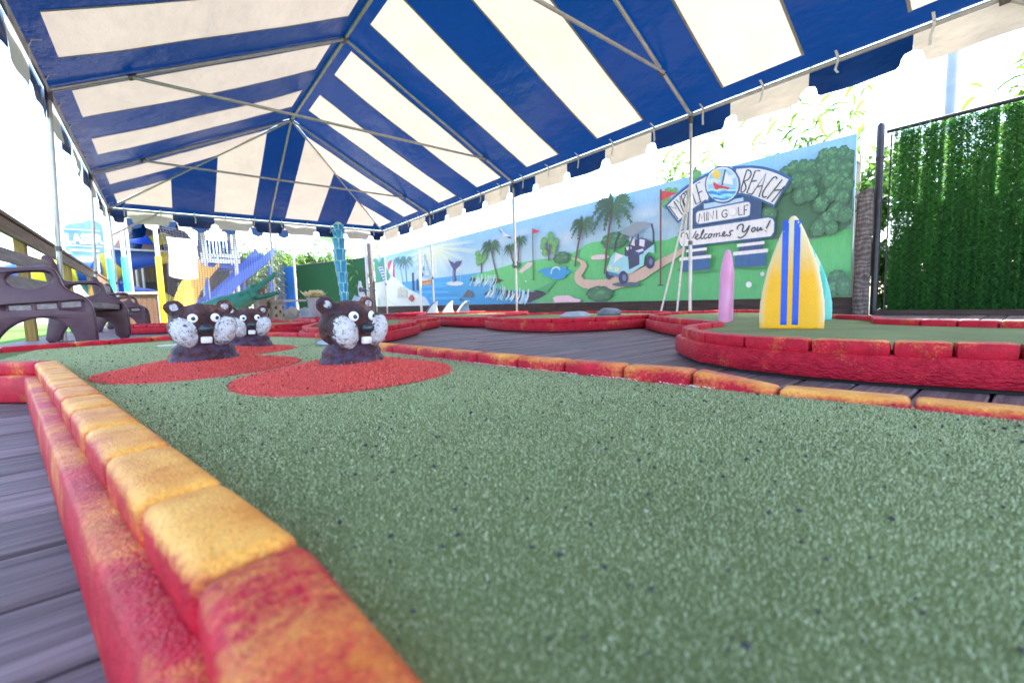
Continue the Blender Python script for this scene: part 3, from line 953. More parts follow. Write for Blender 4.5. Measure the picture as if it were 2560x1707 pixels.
# white ratchet straps that hold the tent down by the mural side
for k, (a, b) in enumerate([((XR+.10, 2.98, 1.62), (5.60, 3.48, .01)), ((XR+.10, 2.98, 1.62), (5.60, 3.22, .01))]):
    pts_ = [Vector(a).lerp(Vector(b), t)+Vector((0, 0, -.03*math.sin(PI*t))) for t in np.linspace(0, 1, 9)]
    v, f = [], []
    for q in pts_:
        for s_ in (-.014, .014): v.append(tp(q+Vector((0, s_, 0))))
        for s_ in (.014, -.014): v.append(tp(q+Vector((.002, s_, 0))))
    for i in range(8):
        for c in range(4): f.append((i*4+c, i*4+(c+1) % 4, i*4+4+(c+1) % 4, i*4+4+c))
    MB().add(v, f).build('ratchet_strap', M['strap'], tent)
rod('strap_anchor', [(XR+.10, 2.98, 1.60), (XR+.07, 2.94, 1.75), (XR, 2.898, ZE-.05)], .006, 'strap', 6)
MB().tube([tp((XR+.10, 2.98, 1.57)), tp((XR+.10, 2.98, 1.68))], .022, 8).build('ratchet_buckle', M['alu'], tent)
ART = [
    ('P', 'sea', (48, 160, 225), 0, [(13.425, 1.068), (9.371, 1.049), (8.399, 1.051), (7.621, 0.666), (6.752, 0.252), (10.022, 0.246), (12.265, 0.265), (13.49, 0.547)]),
    ('S', 'wave', (90, 190, 240), 0.03, [(11.863, 0.87), (10.367, 0.804)]),
    ('S', 'wave', (30, 140, 215), 0.03, [(12.038, 0.786), (10.652, 0.733)]),
    ('S', 'wave', (90, 190, 240), 0.03, [(12.218, 0.699), (10.382, 0.636)]),
    ('S', 'wave', (30, 140, 215), 0.03, [(11.568, 0.582), (9.86, 0.533)]),
    ('S', 'wave', (90, 190, 240), 0.03, [(11.42, 0.486), (9.867, 0.452)]),
    ('S', 'wave', (30, 140, 215), 0.03, [(11.274, 0.392), (10.133, 0.376)]),
    ('S', 'wave', (90, 190, 240), 0.03, [(11.074, 0.903), (10.361, 0.874)]),
    ('P', 'beach', (222, 228, 216), 0, [(15.614, 1.175), (14.806, 1.193), (14.361, 1.192), (14.045, 1.315), (13.846, 1.247), (13.423, 1.085), (13.204, 0.972), (12.917, 0.842), (12.394, 0.675), (11.903, 0.485), (11.729, 0.262), (15.553, 0.291)]),
    ('P', 'shore_foam', (190, 220, 235), 0, [(12.917, 0.842), (12.394, 0.675), (11.903, 0.485), (11.729, 0.262), (11.442, 0.26), (11.704, 0.51), (12.288, 0.686)]),
    ('P', 'shrubs', (66, 148, 118), 0, [(15.569, 2.106), (15.406, 2.052), (15.252, 1.964), (15.076, 1.874), (14.918, 2.003), (14.689, 2.007), (14.58, 1.828), (14.479, 1.607), (14.209, 1.358), (14.361, 1.192), (14.806, 1.193), (15.565, 1.173)]),
    ('P', 'beach_umbrella', (205, 60, 85), 0, [(14.394, 1.74), (14.327, 1.813), (14.183, 1.86), (13.929, 1.87), (14.097, 1.714), (14.319, 1.497), (14.378, 1.634)]),
    ('P', 'beach_umbrella', (232, 232, 238), 0, [(13.929, 1.87), (13.993, 1.325), (14.166, 1.355), (14.319, 1.497), (14.097, 1.714)]),
    ('P', 'beach_umbrella', (205, 60, 85), 0, [(13.914, 1.86), (13.837, 1.622), (13.837, 1.246), (14.024, 1.314)]),
    ('P', 'deck_chair', (225, 230, 240), 0, [(15.231, 1.724), (14.814, 1.706), (14.461, 1.101), (14.706, 1.097)]),
    ('P', 'deck_chair', (60, 90, 190), 0, [(15.166, 1.688), (14.832, 1.679), (14.812, 1.627), (15.146, 1.636)]),
    ('P', 'deck_chair', (60, 90, 190), 0, [(15.078, 1.582), (14.773, 1.576), (14.753, 1.525), (15.058, 1.53)]),
    ('P', 'deck_chair', (60, 90, 190), 0, [(14.99, 1.477), (14.713, 1.475), (14.693, 1.423), (14.97, 1.425)]),
    ('P', 'deck_chair', (60, 90, 190), 0, [(14.903, 1.373), (14.654, 1.374), (14.634, 1.322), (14.883, 1.321)]),
    ('P', 'deck_chair', (60, 90, 190), 0, [(14.816, 1.269), (14.595, 1.273), (14.576, 1.222), (14.796, 1.218)]),
    ('P', 'deck_chair', (60, 90, 190), 0, [(14.73, 1.166), (14.537, 1.173), (14.517, 1.122), (14.711, 1.115)]),
    ('T', 'palm', 2, 0, [(13.396, 1.768), (13.194, 0.988), (0.56, 0.229)]),
    ('T', 'palm', 2, 0, [(12.945, 1.7), (12.94, 1.024), (0.572, 0.24)]),
    ('P', 'piling', (62, 58, 88), 0, [(12.523, 1.316), (12.414, 1.311), (12.433, 0.764), (12.551, 0.761)]),
    ('P', 'piling', (62, 58, 88), 0, [(12.243, 1.1), (12.13, 1.096), (12.137, 0.751), (12.264, 0.749)]),
    ('P', 'sailboat', (210, 150, 95), 0, [(12.045, 1.035), (11.298, 1.042), (11.313, 0.886), (11.986, 0.9)]),
    ('P', 'sailboat', (228, 190, 90), 0, [(12.052, 1.038), (11.291, 1.043), (11.294, 1.019), (12.048, 1.012)]),
    ('P', 'sailboat', (150, 60, 75), 0, [(12.042, 1.004), (11.295, 1.007), (11.303, 0.987), (12.034, 0.98)]),
    ('P', 'sailboat', (228, 228, 225), 0, [(11.923, 1.081), (11.486, 1.084), (11.49, 1.046), (11.894, 1.041)]),
    ('P', 'sailboat', (200, 222, 232), 0, [(11.638, 1.78), (11.354, 1.157), (11.664, 1.151)]),
    ('S', 'sailboat', (50, 55, 75), 0.012, [(11.643, 1.795), (11.354, 1.157), (11.655, 1.151)]),
    ('S', 'sailboat', (50, 55, 75), 0.012, [(11.637, 1.795), (11.672, 1.073)]),
    ('P', 'sailboat', (45, 120, 180), 0, [(11.748, 1.496), (11.711, 1.387), (11.724, 1.32), (11.796, 1.356)]),
    ('P', 'sailboat', (45, 120, 180), 0, [(11.852, 1.284), (11.739, 1.184), (11.926, 1.148)]),
    ('S', 'sailboat', (90, 110, 140), 0.012, [(11.564, 1.412), (11.49, 1.361), (11.557, 1.322), (11.602, 1.355), (11.53, 1.274), (11.582, 1.241), (11.625, 1.282)]),
    ('P', 'spray', (215, 228, 240), 0, [(9.562, 0.818), (9.584, 0.801), (9.645, 0.788), (9.74, 0.779), (9.86, 0.777), (9.995, 0.781), (10.133, 0.791), (10.258, 0.807), (10.359, 0.826), (10.423, 0.847), (10.444, 0.868), (10.42, 0.886), (10.352, 0.9), (10.25, 0.907), (10.123, 0.909), (9.986, 0.904), (9.851, 0.892), (9.732, 0.877), (9.64, 0.858), (9.581, 0.838)]),
    ('P', 'whale_tail', (62, 62, 135), 0, [(10.292, 1.526), (10.19, 1.461), (10.087, 1.43), (9.986, 1.384), (9.893, 1.419), (9.79, 1.425), (9.679, 1.405), (9.609, 1.445), (9.658, 1.357), (9.723, 1.323), (9.828, 1.265), (9.928, 1.233), (9.975, 1.128), (9.963, 1.018), (9.935, 0.894), (10.118, 0.884), (10.099, 1.055), (10.063, 1.244), (10.161, 1.334), (10.234, 1.424)]),
    ('S', 'spray', (205, 222, 240), 0.014, [(10.133, 1.195), (10.133, 0.864)]),
    ('S', 'spray', (205, 222, 240), 0.014, [(10.041, 1.187), (10.041, 0.859)]),
    ('S', 'spray', (205, 222, 240), 0.014, [(9.836, 1.171), (9.836, 0.847)]),
    ('S', 'spray', (205, 222, 240), 0.014, [(9.71, 1.161), (9.71, 0.84)]),
    ('P', 'sandcastle', (200, 200, 180), 0, [(13.649, 0.876), (13.564, 0.915), (13.49, 0.869), (13.536, 0.566), (13.698, 0.553)]),
    ('P', 'sandcastle', (200, 200, 180), 0, [(13.466, 0.902), (13.382, 0.94), (13.31, 0.894), (13.359, 0.56), (13.518, 0.548)]),
    ('P', 'sandcastle', (200, 200, 180), 0, [(13.214, 0.889), (13.133, 0.927), (13.062, 0.882), (13.109, 0.553), (13.264, 0.541)]),
    ('P', 'sandcastle', (200, 200, 180), 0, [(13.074, 0.783), (12.994, 0.821), (12.924, 0.777), (12.959, 0.548), (13.111, 0.536)]),
    ('S', 'sandcastle', (110, 100, 110), 0.02, [(13.361, 0.796), (13.356, 0.745)]),
    ('S', 'sandcastle', (110, 100, 110), 0.02, [(13.257, 0.791), (13.251, 0.741)]),
    ('P', 'sandcastle', (70, 190, 200), 0, [(13.307, 0.668), (13.254, 0.624), (13.31, 0.576), (13.363, 0.619)]),
    ('P', 'crab', (190, 75, 70), 0, [(12.482, 0.518), (12.493, 0.488), (12.519, 0.462), (12.557, 0.442), (12.603, 0.429), (12.653, 0.425), (12.703, 0.431), (12.747, 0.446), (12.781, 0.469), (12.801, 0.497), (12.806, 0.527), (12.794, 0.557), (12.768, 0.584), (12.729, 0.604), (12.682, 0.616), (12.631, 0.619), (12.582, 0.613), (12.539, 0.597), (12.506, 0.575), (12.486, 0.548)]),
    ('S', 'crab', (170, 60, 60), 0.035, [(12.707, 0.589), (12.822, 0.544), (12.839, 0.479)]),
    ('S', 'crab', (170, 60, 60), 0.035, [(12.563, 0.584), (12.463, 0.533), (12.461, 0.469)]),
    ('S', 'crab', (170, 60, 60), 0.03, [(12.678, 0.588), (12.7, 0.654)]),
    ('S', 'crab', (170, 60, 60), 0.03, [(12.592, 0.585), (12.556, 0.649)]),
    ('S', 'beach_rope', (150, 150, 160), 0.01, [(15.248, 0.71), (13.843, 0.315)]),
    ('S', 'beach_grass', (90, 175, 140), 0.012, [(15.399, 0.341), (15.441, 0.548)]),
    ('S', 'beach_grass', (90, 175, 140), 0.012, [(15.361, 0.34), (15.327, 0.601)]),
    ('S', 'beach_grass', (90, 175, 140), 0.012, [(15.322, 0.34), (15.214, 0.654)]),
    ('S', 'beach_grass', (90, 175, 140), 0.012, [(15.284, 0.339), (15.127, 0.54)]),
    ('S', 'beach_grass', (90, 175, 140), 0.012, [(15.246, 0.339), (15.432, 0.604)]),
    ('S', 'beach_grass', (90, 175, 140), 0.012, [(15.208, 0.338), (15.318, 0.657)]),
    ('S', 'beach_grass', (90, 175, 140), 0.012, [(15.171, 0.337), (15.23, 0.543)]),
    ('P', 'fairway', (92, 196, 122), 0, [(8.449, 1.048), (7.823, 1.111), (7.467, 1.135), (6.794, 1.151), (6.53, 1.15), (6.332, 1.124), (6.615, 1.159), (6.357, 1.126), (6.175, 1.123), (5.786, 1.168), (5.561, 1.217), (5.403, 1.286), (5.213, 1.327), (4.924, 1.304), (3.902, 1.176), (3.718, 1.164), (3.464, 1.221), (3.307, 1.232), (3.077, 1.264), (2.218, 0.975), (1.751, 0.913), (1.645, 0.961), (1.393, 0.999), (1.387, 0.21), (2.348, 0.214), (3.921, 0.226), (6.977, 0.266), (6.615, 0.358), (6.427, 0.434), (6.628, 0.499), (7.41, 0.532), (8.084, 0.601), (8.261, 0.656), (8.221, 0.726), (8.027, 0.759), (7.839, 0.797), (8.07, 0.844), (8.873, 0.891), (9.272, 0.893), (9.225, 0.96), (9.111, 1.002)]),
    ('P', 'cliff', (52, 48, 78), 0, [(9.281, 0.881), (9.191, 0.963), (8.873, 0.891), (8.07, 0.85), (7.839, 0.797), (8.027, 0.759), (8.221, 0.724), (8.566, 0.79), (9.095, 0.833)]),
    ('P', 'cliff', (44, 42, 72), 0, [(8.701, 0.489), (8.476, 0.593), (8.267, 0.678), (8.084, 0.601), (7.41, 0.532), (6.898, 0.491), (6.628, 0.499), (6.427, 0.434), (6.615, 0.358), (6.977, 0.263), (7.419, 0.334), (7.859, 0.424), (8.333, 0.481)]),
    ('S', 'spray', (190, 225, 242), 0.021802, [(9.064, 0.813), (8.951, 0.868), (8.924, 0.953)]),
    ('S', 'spray', (190, 225, 242), 0.0244386, [(8.708, 0.733), (8.596, 0.872), (8.567, 1.003)]),
    ('S', 'spray', (190, 225, 242), 0.0388592, [(9.017, 0.808), (8.906, 0.847), (8.88, 0.909)]),
    ('S', 'spray', (190, 225, 242), 0.026197, [(8.608, 0.719), (8.499, 0.828), (8.474, 0.901)]),
    ('S', 'spray', (190, 225, 242), 0.0368958, [(8.507, 0.726), (8.4, 0.837), (8.373, 0.957)]),
    ('S', 'spray', (140, 205, 238), 0.0217869, [(8.894, 0.702), (8.779, 0.844), (8.753, 0.917)]),
    ('S', 'spray', (140, 205, 238), 0.0314473, [(8.366, 0.672), (8.26, 0.807), (8.236, 0.881)]),
    ('S', 'spray', (215, 235, 245), 0.0257641, [(8.382, 0.718), (8.277, 0.815), (8.253, 0.898)]),
    ('S', 'spray', (190, 225, 242), 0.0209264, [(9.072, 0.744), (8.954, 0.885), (8.924, 1.003)]),
    ('S', 'spray', (140, 205, 238), 0.0229013, [(9.018, 0.727), (8.901, 0.855), (8.873, 0.947)]),
    ('S', 'spray', (140, 205, 238), 0.0255261, [(9.271, 0.763), (9.152, 0.868), (9.122, 0.975)]),
    ('S', 'spray', (140, 205, 238), 0.0220196, [(8.488, 0.77), (8.384, 0.835), (8.358, 0.93)]),
    ('S', 'spray', (190, 225, 242), 0.0224429, [(9.081, 0.695), (8.96, 0.86), (8.932, 0.964)]),
    ('S', 'spray', (190, 225, 242), 0.0379186, [(9.006, 0.712), (8.888, 0.864), (8.861, 0.946)]),
    ('S', 'spray', (140, 205, 238), 0.0264335, [(8.503, 0.742), (8.399, 0.788), (8.376, 0.841)]),
    ('S', 'spray', (215, 235, 245), 0.0363586, [(8.594, 0.735), (8.486, 0.841), (8.458, 0.962)]),
    ('S', 'spray', (140, 205, 238), 0.0319762, [(9.119, 0.791), (9.005, 0.846), (8.979, 0.911)]),
    ('S', 'spray', (140, 205, 238), 0.0356749, [(8.681, 0.748), (8.572, 0.839), (8.546, 0.928)]),
    ('S', 'spray', (140, 205, 238), 0.0383306, [(9.001, 0.8), (8.887, 0.896), (8.857, 1.029)]),
    ('S', 'spray', (190, 225, 242), 0.0321303, [(9.277, 0.748), (9.156, 0.872), (9.127, 0.975)]),
    ('S', 'spray', (215, 235, 245), 0.0258581, [(8.674, 0.682), (8.563, 0.818), (8.539, 0.872)]),
    ('S', 'spray', (140, 205, 238), 0.0282124, [(8.592, 0.782), (8.487, 0.826), (8.463, 0.893)]),
    ('S', 'spray', (190, 225, 242), 0.0299716, [(8.85, 0.795), (8.739, 0.877), (8.71, 1.001)]),
    ('S', 'spray', (190, 225, 242), 0.0283427, [(9.045, 0.782), (8.931, 0.852), (8.905, 0.922)]),
    ('S', 'spray', (190, 225, 242), 0.0398114, [(8.965, 0.743), (8.851, 0.833), (8.825, 0.912)]),
    ('S', 'spray', (215, 235, 245), 0.0208101, [(8.326, 0.717), (8.221, 0.827), (8.195, 0.939)]),
    ('S', 'spray', (190, 225, 242), 0.0267318, [(8.845, 0.708), (8.731, 0.839), (8.704, 0.937)]),
    ('S', 'spray', (215, 235, 245), 0.0243048, [(8.436, 0.681), (8.328, 0.835), (8.301, 0.95)]),
    ('S', 'spray', (140, 205, 238), 0.0214876, [(8.435, 0.672), (8.327, 0.822), (8.302, 0.903)]),
    ('S', 'spray', (215, 235, 245), 0.0225527, [(8.265, 0.654), (8.16, 0.784), (8.138, 0.838)]),
    ('S', 'spray', (215, 235, 245), 0.0292915, [(8.577, 0.74), (8.47, 0.827), (8.446, 0.892)]),
    ('S', 'spray', (190, 225, 242), 0.0384472, [(8.87, 0.794), (8.759, 0.869), (8.731, 0.986)]),
    ('S', 'spray', (140, 205, 238), 0.0375576, [(8.352, 0.718), (8.246, 0.845), (8.22, 0.959)]),
    ('S', 'spray', (140, 205, 238), 0.0363686, [(8.349, 0.714), (8.244, 0.835), (8.219, 0.938)]),
    ('S', 'spray', (70, 170, 225), 0.0206598, [(7.385, 0.316), (7.285, 0.422), (7.257, 0.581)]),
    ('S', 'spray', (215, 235, 245), 0.0352031, [(7.67, 0.345), (7.566, 0.425), (7.539, 0.535)]),
    ('S', 'spray', (190, 225, 242), 0.0274235, [(8.036, 0.376), (7.924, 0.498), (7.893, 0.645)]),
    ('S', 'spray', (70, 170, 225), 0.029529, [(8.522, 0.405), (8.398, 0.579), (8.362, 0.757)]),
    ('S', 'spray', (70, 170, 225), 0.0413869, [(8.12, 0.383), (8.009, 0.463), (7.981, 0.544)]),
    ('S', 'spray', (215, 235, 245), 0.0328119, [(8.516, 0.43), (8.394, 0.575), (8.359, 0.747)]),
    ('S', 'spray', (190, 225, 242), 0.0357148, [(7.281, 0.241), (7.18, 0.397), (7.154, 0.538)]),
    ('S', 'spray', (70, 170, 225), 0.0305616, [(7.607, 0.291), (7.501, 0.453), (7.471, 0.616)]),
    ('S', 'spray', (120, 200, 235), 0.0376681, [(8.36, 0.419), (8.242, 0.55), (8.208, 0.715)]),
    ('S', 'spray', (190, 225, 242), 0.0377628, [(7.275, 0.304), (7.179, 0.355), (7.155, 0.433)]),
    ('S', 'spray', (70, 170, 225), 0.0396555, [(8.12, 0.368), (8.006, 0.49), (7.976, 0.61)]),
    ('S', 'spray', (70, 170, 225), 0.0411893, [(7.776, 0.343), (7.67, 0.442), (7.642, 0.556)]),
    ('S', 'spray', (190, 225, 242), 0.0369183, [(7.413, 0.28), (7.31, 0.432), (7.282, 0.599)]),
    ('S', 'spray', (70, 170, 225), 0.0395613, [(8.117, 0.371), (8.002, 0.521), (7.97, 0.688)]),
    ('S', 'spray', (70, 170, 225), 0.035325, [(7.167, 0.26), (7.071, 0.36), (7.046, 0.468)]),
    ('S', 'spray', (215, 235, 245), 0.0446474, [(8.406, 0.424), (8.287, 0.547), (8.254, 0.699)]),
    ('S', 'spray', (120, 200, 235), 0.0271342, [(7.925, 0.32), (7.813, 0.469), (7.784, 0.595)]),
    ('S', 'spray', (190, 225, 242), 0.0219265, [(8.311, 0.389), (8.192, 0.536), (8.159, 0.69)]),
    ('S', 'spray', (215, 235, 245), 0.0281668, [(7.213, 0.276), (7.117, 0.352), (7.092, 0.439)]),
    ('S', 'spray', (190, 225, 242), 0.0400276, [(8.612, 0.414), (8.492, 0.508), (8.463, 0.563)]),
    ('S', 'spray', (70, 170, 225), 0.0365252, [(7.145, 0.22), (7.049, 0.329), (7.026, 0.395)]),
    ('S', 'spray', (190, 225, 242), 0.0243005, [(8.517, 0.427), (8.394, 0.576), (8.359, 0.749)]),
    ('S', 'spray', (215, 235, 245), 0.0413194, [(7.239, 0.253), (7.142, 0.347), (7.118, 0.421)]),
    ('S', 'spray', (70, 170, 225), 0.0375897, [(7.246, 0.279), (7.15, 0.349), (7.126, 0.425)]),
    ('S', 'spray', (70, 170, 225), 0.0424754, [(8.254, 0.4), (8.14, 0.489), (8.111, 0.582)]),
    ('S', 'spray', (215, 235, 245), 0.0309573, [(7.976, 0.351), (7.864, 0.494), (7.833, 0.647)]),
    ('S', 'spray', (70, 170, 225), 0.0373322, [(8.22, 0.38), (8.103, 0.533), (8.07, 0.7)]),
    ('S', 'spray', (190, 225, 242), 0.0239013, [(8.032, 0.396), (7.921, 0.513), (7.888, 0.684)]),
    ('S', 'spray', (215, 235, 245), 0.0350951, [(7.114, 0.262), (7.018, 0.391), (6.991, 0.555)]),
    ('S', 'spray', (120, 200, 235), 0.0359985, [(8.492, 0.424), (8.373, 0.514), (8.343, 0.599)]),
    ('S', 'spray', (120, 200, 235), 0.021727, [(7.656, 0.343), (7.554, 0.389), (7.53, 0.446)]),
    ('S', 'spray', (215, 235, 245), 0.0204632, [(8.568, 0.451), (8.449, 0.536), (8.417, 0.641)]),
    ('S', 'spray', (215, 235, 245), 0.0220486, [(7.434, 0.306), (7.335, 0.371), (7.311, 0.444)]),
    ('S', 'spray', (120, 200, 235), 0.0382832, [(7.25, 0.256), (7.151, 0.382), (7.126, 0.507)]),
    ('S', 'spray', (190, 225, 242), 0.0339989, [(7.145, 0.241), (7.047, 0.387), (7.021, 0.538)]),
    ('S', 'spray', (70, 170, 225), 0.023855, [(7.477, 0.271), (7.374, 0.405), (7.348, 0.52)]),
    ('S', 'spray', (120, 200, 235), 0.0240854, [(7.844, 0.313), (7.736, 0.413), (7.711, 0.471)]),
    ('S', 'spray', (215, 235, 245), 0.0415399, [(7.794, 0.347), (7.687, 0.446), (7.659, 0.562)]),
    ('S', 'spray', (190, 225, 242), 0.026965, [(7.998, 0.348), (7.887, 0.463), (7.859, 0.567)]),
    ('S', 'spray', (190, 225, 242), 0.0239169, [(8.134, 0.352), (8.018, 0.512), (7.986, 0.664)]),
    ('S', 'spray', (190, 225, 242), 0.0319176, [(7.33, 0.262), (7.231, 0.36), (7.207, 0.435)]),
    ('S', 'spray', (70, 170, 225), 0.0284058, [(8.33, 0.426), (8.213, 0.542), (8.179, 0.7)]),
    ('S', 'spray', (70, 170, 225), 0.0354812, [(7.772, 0.303), (7.665, 0.413), (7.639, 0.486)]),
    ('S', 'spray', (70, 170, 225), 0.0350025, [(8.129, 0.411), (8.017, 0.5), (7.986, 0.633)]),
    ('S', 'spray', (215, 235, 245), 0.0396084, [(7.614, 0.314), (7.511, 0.399), (7.485, 0.479)]),
    ('S', 'spray', (190, 225, 242), 0.0422905, [(7.316, 0.248), (7.215, 0.404), (7.187, 0.549)]),
    ('P', 'rock', (98, 88, 95), 0, [(9.652, 0.463), (9.375, 0.655), (9.293, 0.597), (9.194, 0.608), (9.07, 0.464)]),
    ('P', 'rock', (105, 80, 85), 0, [(9.84, 0.379), (9.723, 0.449), (9.629, 0.377)]),
    ('P', 'cart_path', (222, 200, 208), 0, [(7.327, 0.947), (7.177, 1.029), (7.011, 1.122), (6.805, 1.111), (6.916, 1.02), (7.14, 0.946), (7.183, 0.91)]),
    ('S', 'tree', (92, 72, 82), 0.05, [(8.74, 1.025), (8.718, 1.248)]),
    ('S', 'tree', (92, 72, 82), 0.025, [(8.718, 1.248), (8.872, 1.518)]),
    ('S', 'tree', (92, 72, 82), 0.025, [(8.718, 1.248), (8.853, 1.395)]),
    ('S', 'tree', (92, 72, 82), 0.025, [(8.718, 1.248), (8.847, 1.29)]),
    ('S', 'tree', (92, 72, 82), 0.025, [(8.718, 1.248), (8.72, 1.412)]),
    ('S', 'tree', (92, 72, 82), 0.025, [(8.718, 1.248), (8.573, 1.5)]),
    ('S', 'tree', (92, 72, 82), 0.025, [(8.718, 1.248), (8.579, 1.397)]),
    ('S', 'tree', (92, 72, 82), 0.025, [(8.718, 1.248), (8.662, 1.317)]),
    ('B', 'tree', 1, 0, [(8.872, 1.518), (0.101, 0.07)]),
    ('B', 'tree', 1, 0, [(8.853, 1.395), (0.107, 0.075)]),
    ('B', 'tree', 1, 0, [(8.847, 1.29), (0.101, 0.071)]),
    ('B', 'tree', 1, 0, [(8.72, 1.412), (0.1, 0.07)]),
    ('B', 'tree', 1, 0, [(8.573, 1.5), (0.092, 0.065)]),
    ('B', 'tree', 1, 0, [(8.579, 1.397), (0.103, 0.073)]),
    ('B', 'tree', 1, 0, [(8.662, 1.317), (0.093, 0.066)]),
    ('T', 'palm', 0, 0, [(8.316, 1.608), (8.01, 0.736), (0.428, 0.242)]),
    ('P', 'gull', (225, 225, 232), 0, [(7.979, 1.987), (7.87, 1.956), (7.761, 1.858), (7.696, 1.828), (7.566, 1.775), (7.494, 1.691), (7.634, 1.737), (7.72, 1.79), (7.822, 1.77), (7.785, 1.827), (7.895, 1.912)]),
    ('P', 'gull', (60, 58, 72), 0, [(7.979, 1.987), (7.927, 1.965), (7.806, 1.864), (7.874, 1.881)]),
    ('P', 'gull', (60, 58, 72), 0, [(7.494, 1.691), (7.556, 1.754), (7.677, 1.764), (7.613, 1.721)]),
    ('S', 'golf_flag', (120, 130, 150), 0.01, [(7.849, 1.49), (7.857, 1.114)]),
    ('P', 'golf_flag', (205, 50, 70), 0, [(7.922, 1.501), (7.852, 1.515), (7.854, 1.479)]),
    ('T', 'palm', 0, 0, [(7.569, 1.484), (7.453, 1.154), (0.244, 0.149)]),
    ('T', 'palm', 0, 0, [(7.203, 1.613), (7.274, 1.177), (0.24, 0.15)]),
    ('B', 'bush', 3, 0, [(7.358, 1.1), (0.14, 0.081)]),
    ('S', 'golf_flag', (80, 55, 70), 0.03, [(6.782, 1.804), (6.8, 0.75)]),
    ('P', 'golf_flag', (212, 45, 75), 0, [(6.776, 1.8), (6.565, 1.724), (6.781, 1.684)]),
    ('P', 'golf_hole', (50, 60, 60), 0, [(6.758, 0.746), (6.76, 0.743), (6.767, 0.741), (6.777, 0.74), (6.79, 0.739), (6.804, 0.74), (6.819, 0.741), (6.831, 0.743), (6.842, 0.746), (6.848, 0.749), (6.85, 0.752), (6.848, 0.754), (6.841, 0.756), (6.831, 0.758), (6.818, 0.758), (6.804, 0.758), (6.789, 0.756), (6.776, 0.754), (6.766, 0.752), (6.76, 0.749)]),
    ('P', 'golf_ball', (240, 240, 245), 0, [(7.012, 0.724), (7.013, 0.718), (7.017, 0.714), (7.023, 0.71), (7.03, 0.708), (7.038, 0.708), (7.046, 0.709), (7.054, 0.712), (7.059, 0.716), (7.063, 0.721), (7.064, 0.727), (7.062, 0.732), (7.058, 0.737), (7.053, 0.74), (7.045, 0.742), (7.037, 0.742), (7.029, 0.741), (7.022, 0.738), (7.016, 0.734), (7.013, 0.729)]),
    ('P', 'shade', (62, 160, 108), 0, [(6.8, 0.506), (6.298, 0.646), (6.122, 0.679), (6.402, 0.462), (6.786, 0.528)]),
    ('P', 'pond', (38, 150, 215), 0, [(6.673, 0.902), (6.575, 0.928), (6.456, 0.958), (6.18, 0.956), (5.83, 0.937), (5.839, 0.892), (5.805, 0.863), (5.688, 0.824), (5.775, 0.803), (5.86, 0.763), (5.871, 0.726), (6.011, 0.704), (6.267, 0.715), (6.288, 0.761), (6.508, 0.809), (6.483, 0.855)]),
    ('S', 'fountain', (200, 225, 240), 0.03, [(6.264, 0.823), (6.238, 0.916), (6.136, 0.955), (6.048, 0.94), (6.006, 0.89)]),
    ('S', 'tree', (92, 72, 82), 0.05, [(6.319, 1.095), (6.305, 1.287)]),
    ('S', 'tree', (92, 72, 82), 0.025, [(6.305, 1.287), (6.448, 1.51)]),
    ('S', 'tree', (92, 72, 82), 0.025, [(6.305, 1.287), (6.487, 1.403)]),
    ('S', 'tree', (92, 72, 82), 0.025, [(6.305, 1.287), (6.433, 1.269)]),
    ('S', 'tree', (92, 72, 82), 0.025, [(6.305, 1.287), (6.261, 1.595)]),
    ('S', 'tree', (92, 72, 82), 0.025, [(6.305, 1.287), (6.242, 1.483)]),
    ('S', 'tree', (92, 72, 82), 0.025, [(6.305, 1.287), (6.133, 1.407)]),
    ('S', 'tree', (92, 72, 82), 0.025, [(6.305, 1.287), (6.17, 1.287)]),
    ('S', 'tree', (92, 72, 82), 0.025, [(6.305, 1.287), (6.076, 1.462)]),
    ('B', 'tree', 1, 0, [(6.448, 1.51), (0.089, 0.076)]),
    ('B', 'tree', 1, 0, [(6.487, 1.403), (0.08, 0.068)]),
    ('B', 'tree', 1, 0, [(6.433, 1.269), (0.084, 0.072)]),
    ('B', 'tree', 1, 0, [(6.261, 1.595), (0.082, 0.07)]),
    ('B', 'tree', 1, 0, [(6.242, 1.483), (0.095, 0.082)]),
    ('B', 'tree', 1, 0, [(6.133, 1.407), (0.093, 0.081)]),
    ('B', 'tree', 1, 0, [(6.17, 1.287), (0.085, 0.074)]),
    ('B', 'tree', 1, 0, [(6.076, 1.462), (0.062, 0.053)]),
    ('B', 'bush', 0, 0, [(5.956, 1.117), (0.23, 0.119)]),
    ('P', 'bunker', (228, 200, 212), 0, [(5.218, 1.028), (5.19, 1.068), (5.088, 1.081), (4.927, 1.072), (4.823, 1.043), (4.789, 1.016), (4.859, 0.992), (5, 0.988), (5.163, 1.004)]),
    ('P', 'cart_path', (205, 178, 165), 0, [(5.726, 1.094), (5.525, 1.066), (5.351, 0.99), (5.305, 0.899), (5.374, 0.803), (5.454, 0.72), (5.377, 0.664), (5.151, 0.635), (4.899, 0.633), (4.335, 0.71), (3.946, 0.831), (3.589, 0.949), (3.39, 1.018), (3.39, 0.95), (3.589, 0.833), (3.92, 0.682), (4.092, 0.588), (4.399, 0.488), (4.728, 0.436), (5.081, 0.445), (5.419, 0.511), (5.576, 0.594), (5.634, 0.702), (5.59, 0.819), (5.449, 0.926), (5.468, 0.987), (5.605, 1.037)]),
    ('T', 'palm', 0, 0, [(5.395, 1.646), (5.604, 0.913), (0.326, 0.236)]),
    ('B', 'bush', 0, 0, [(4.685, 1.279), (0.274, 0.145)]),
    ('T', 'palm', 0, 0, [(4.711, 1.827), (4.892, 0.724), (0.472, 0.358)]),
    ('B', 'bush', 0, 0, [(5.027, 0.385), (0.298, 0.136)]),
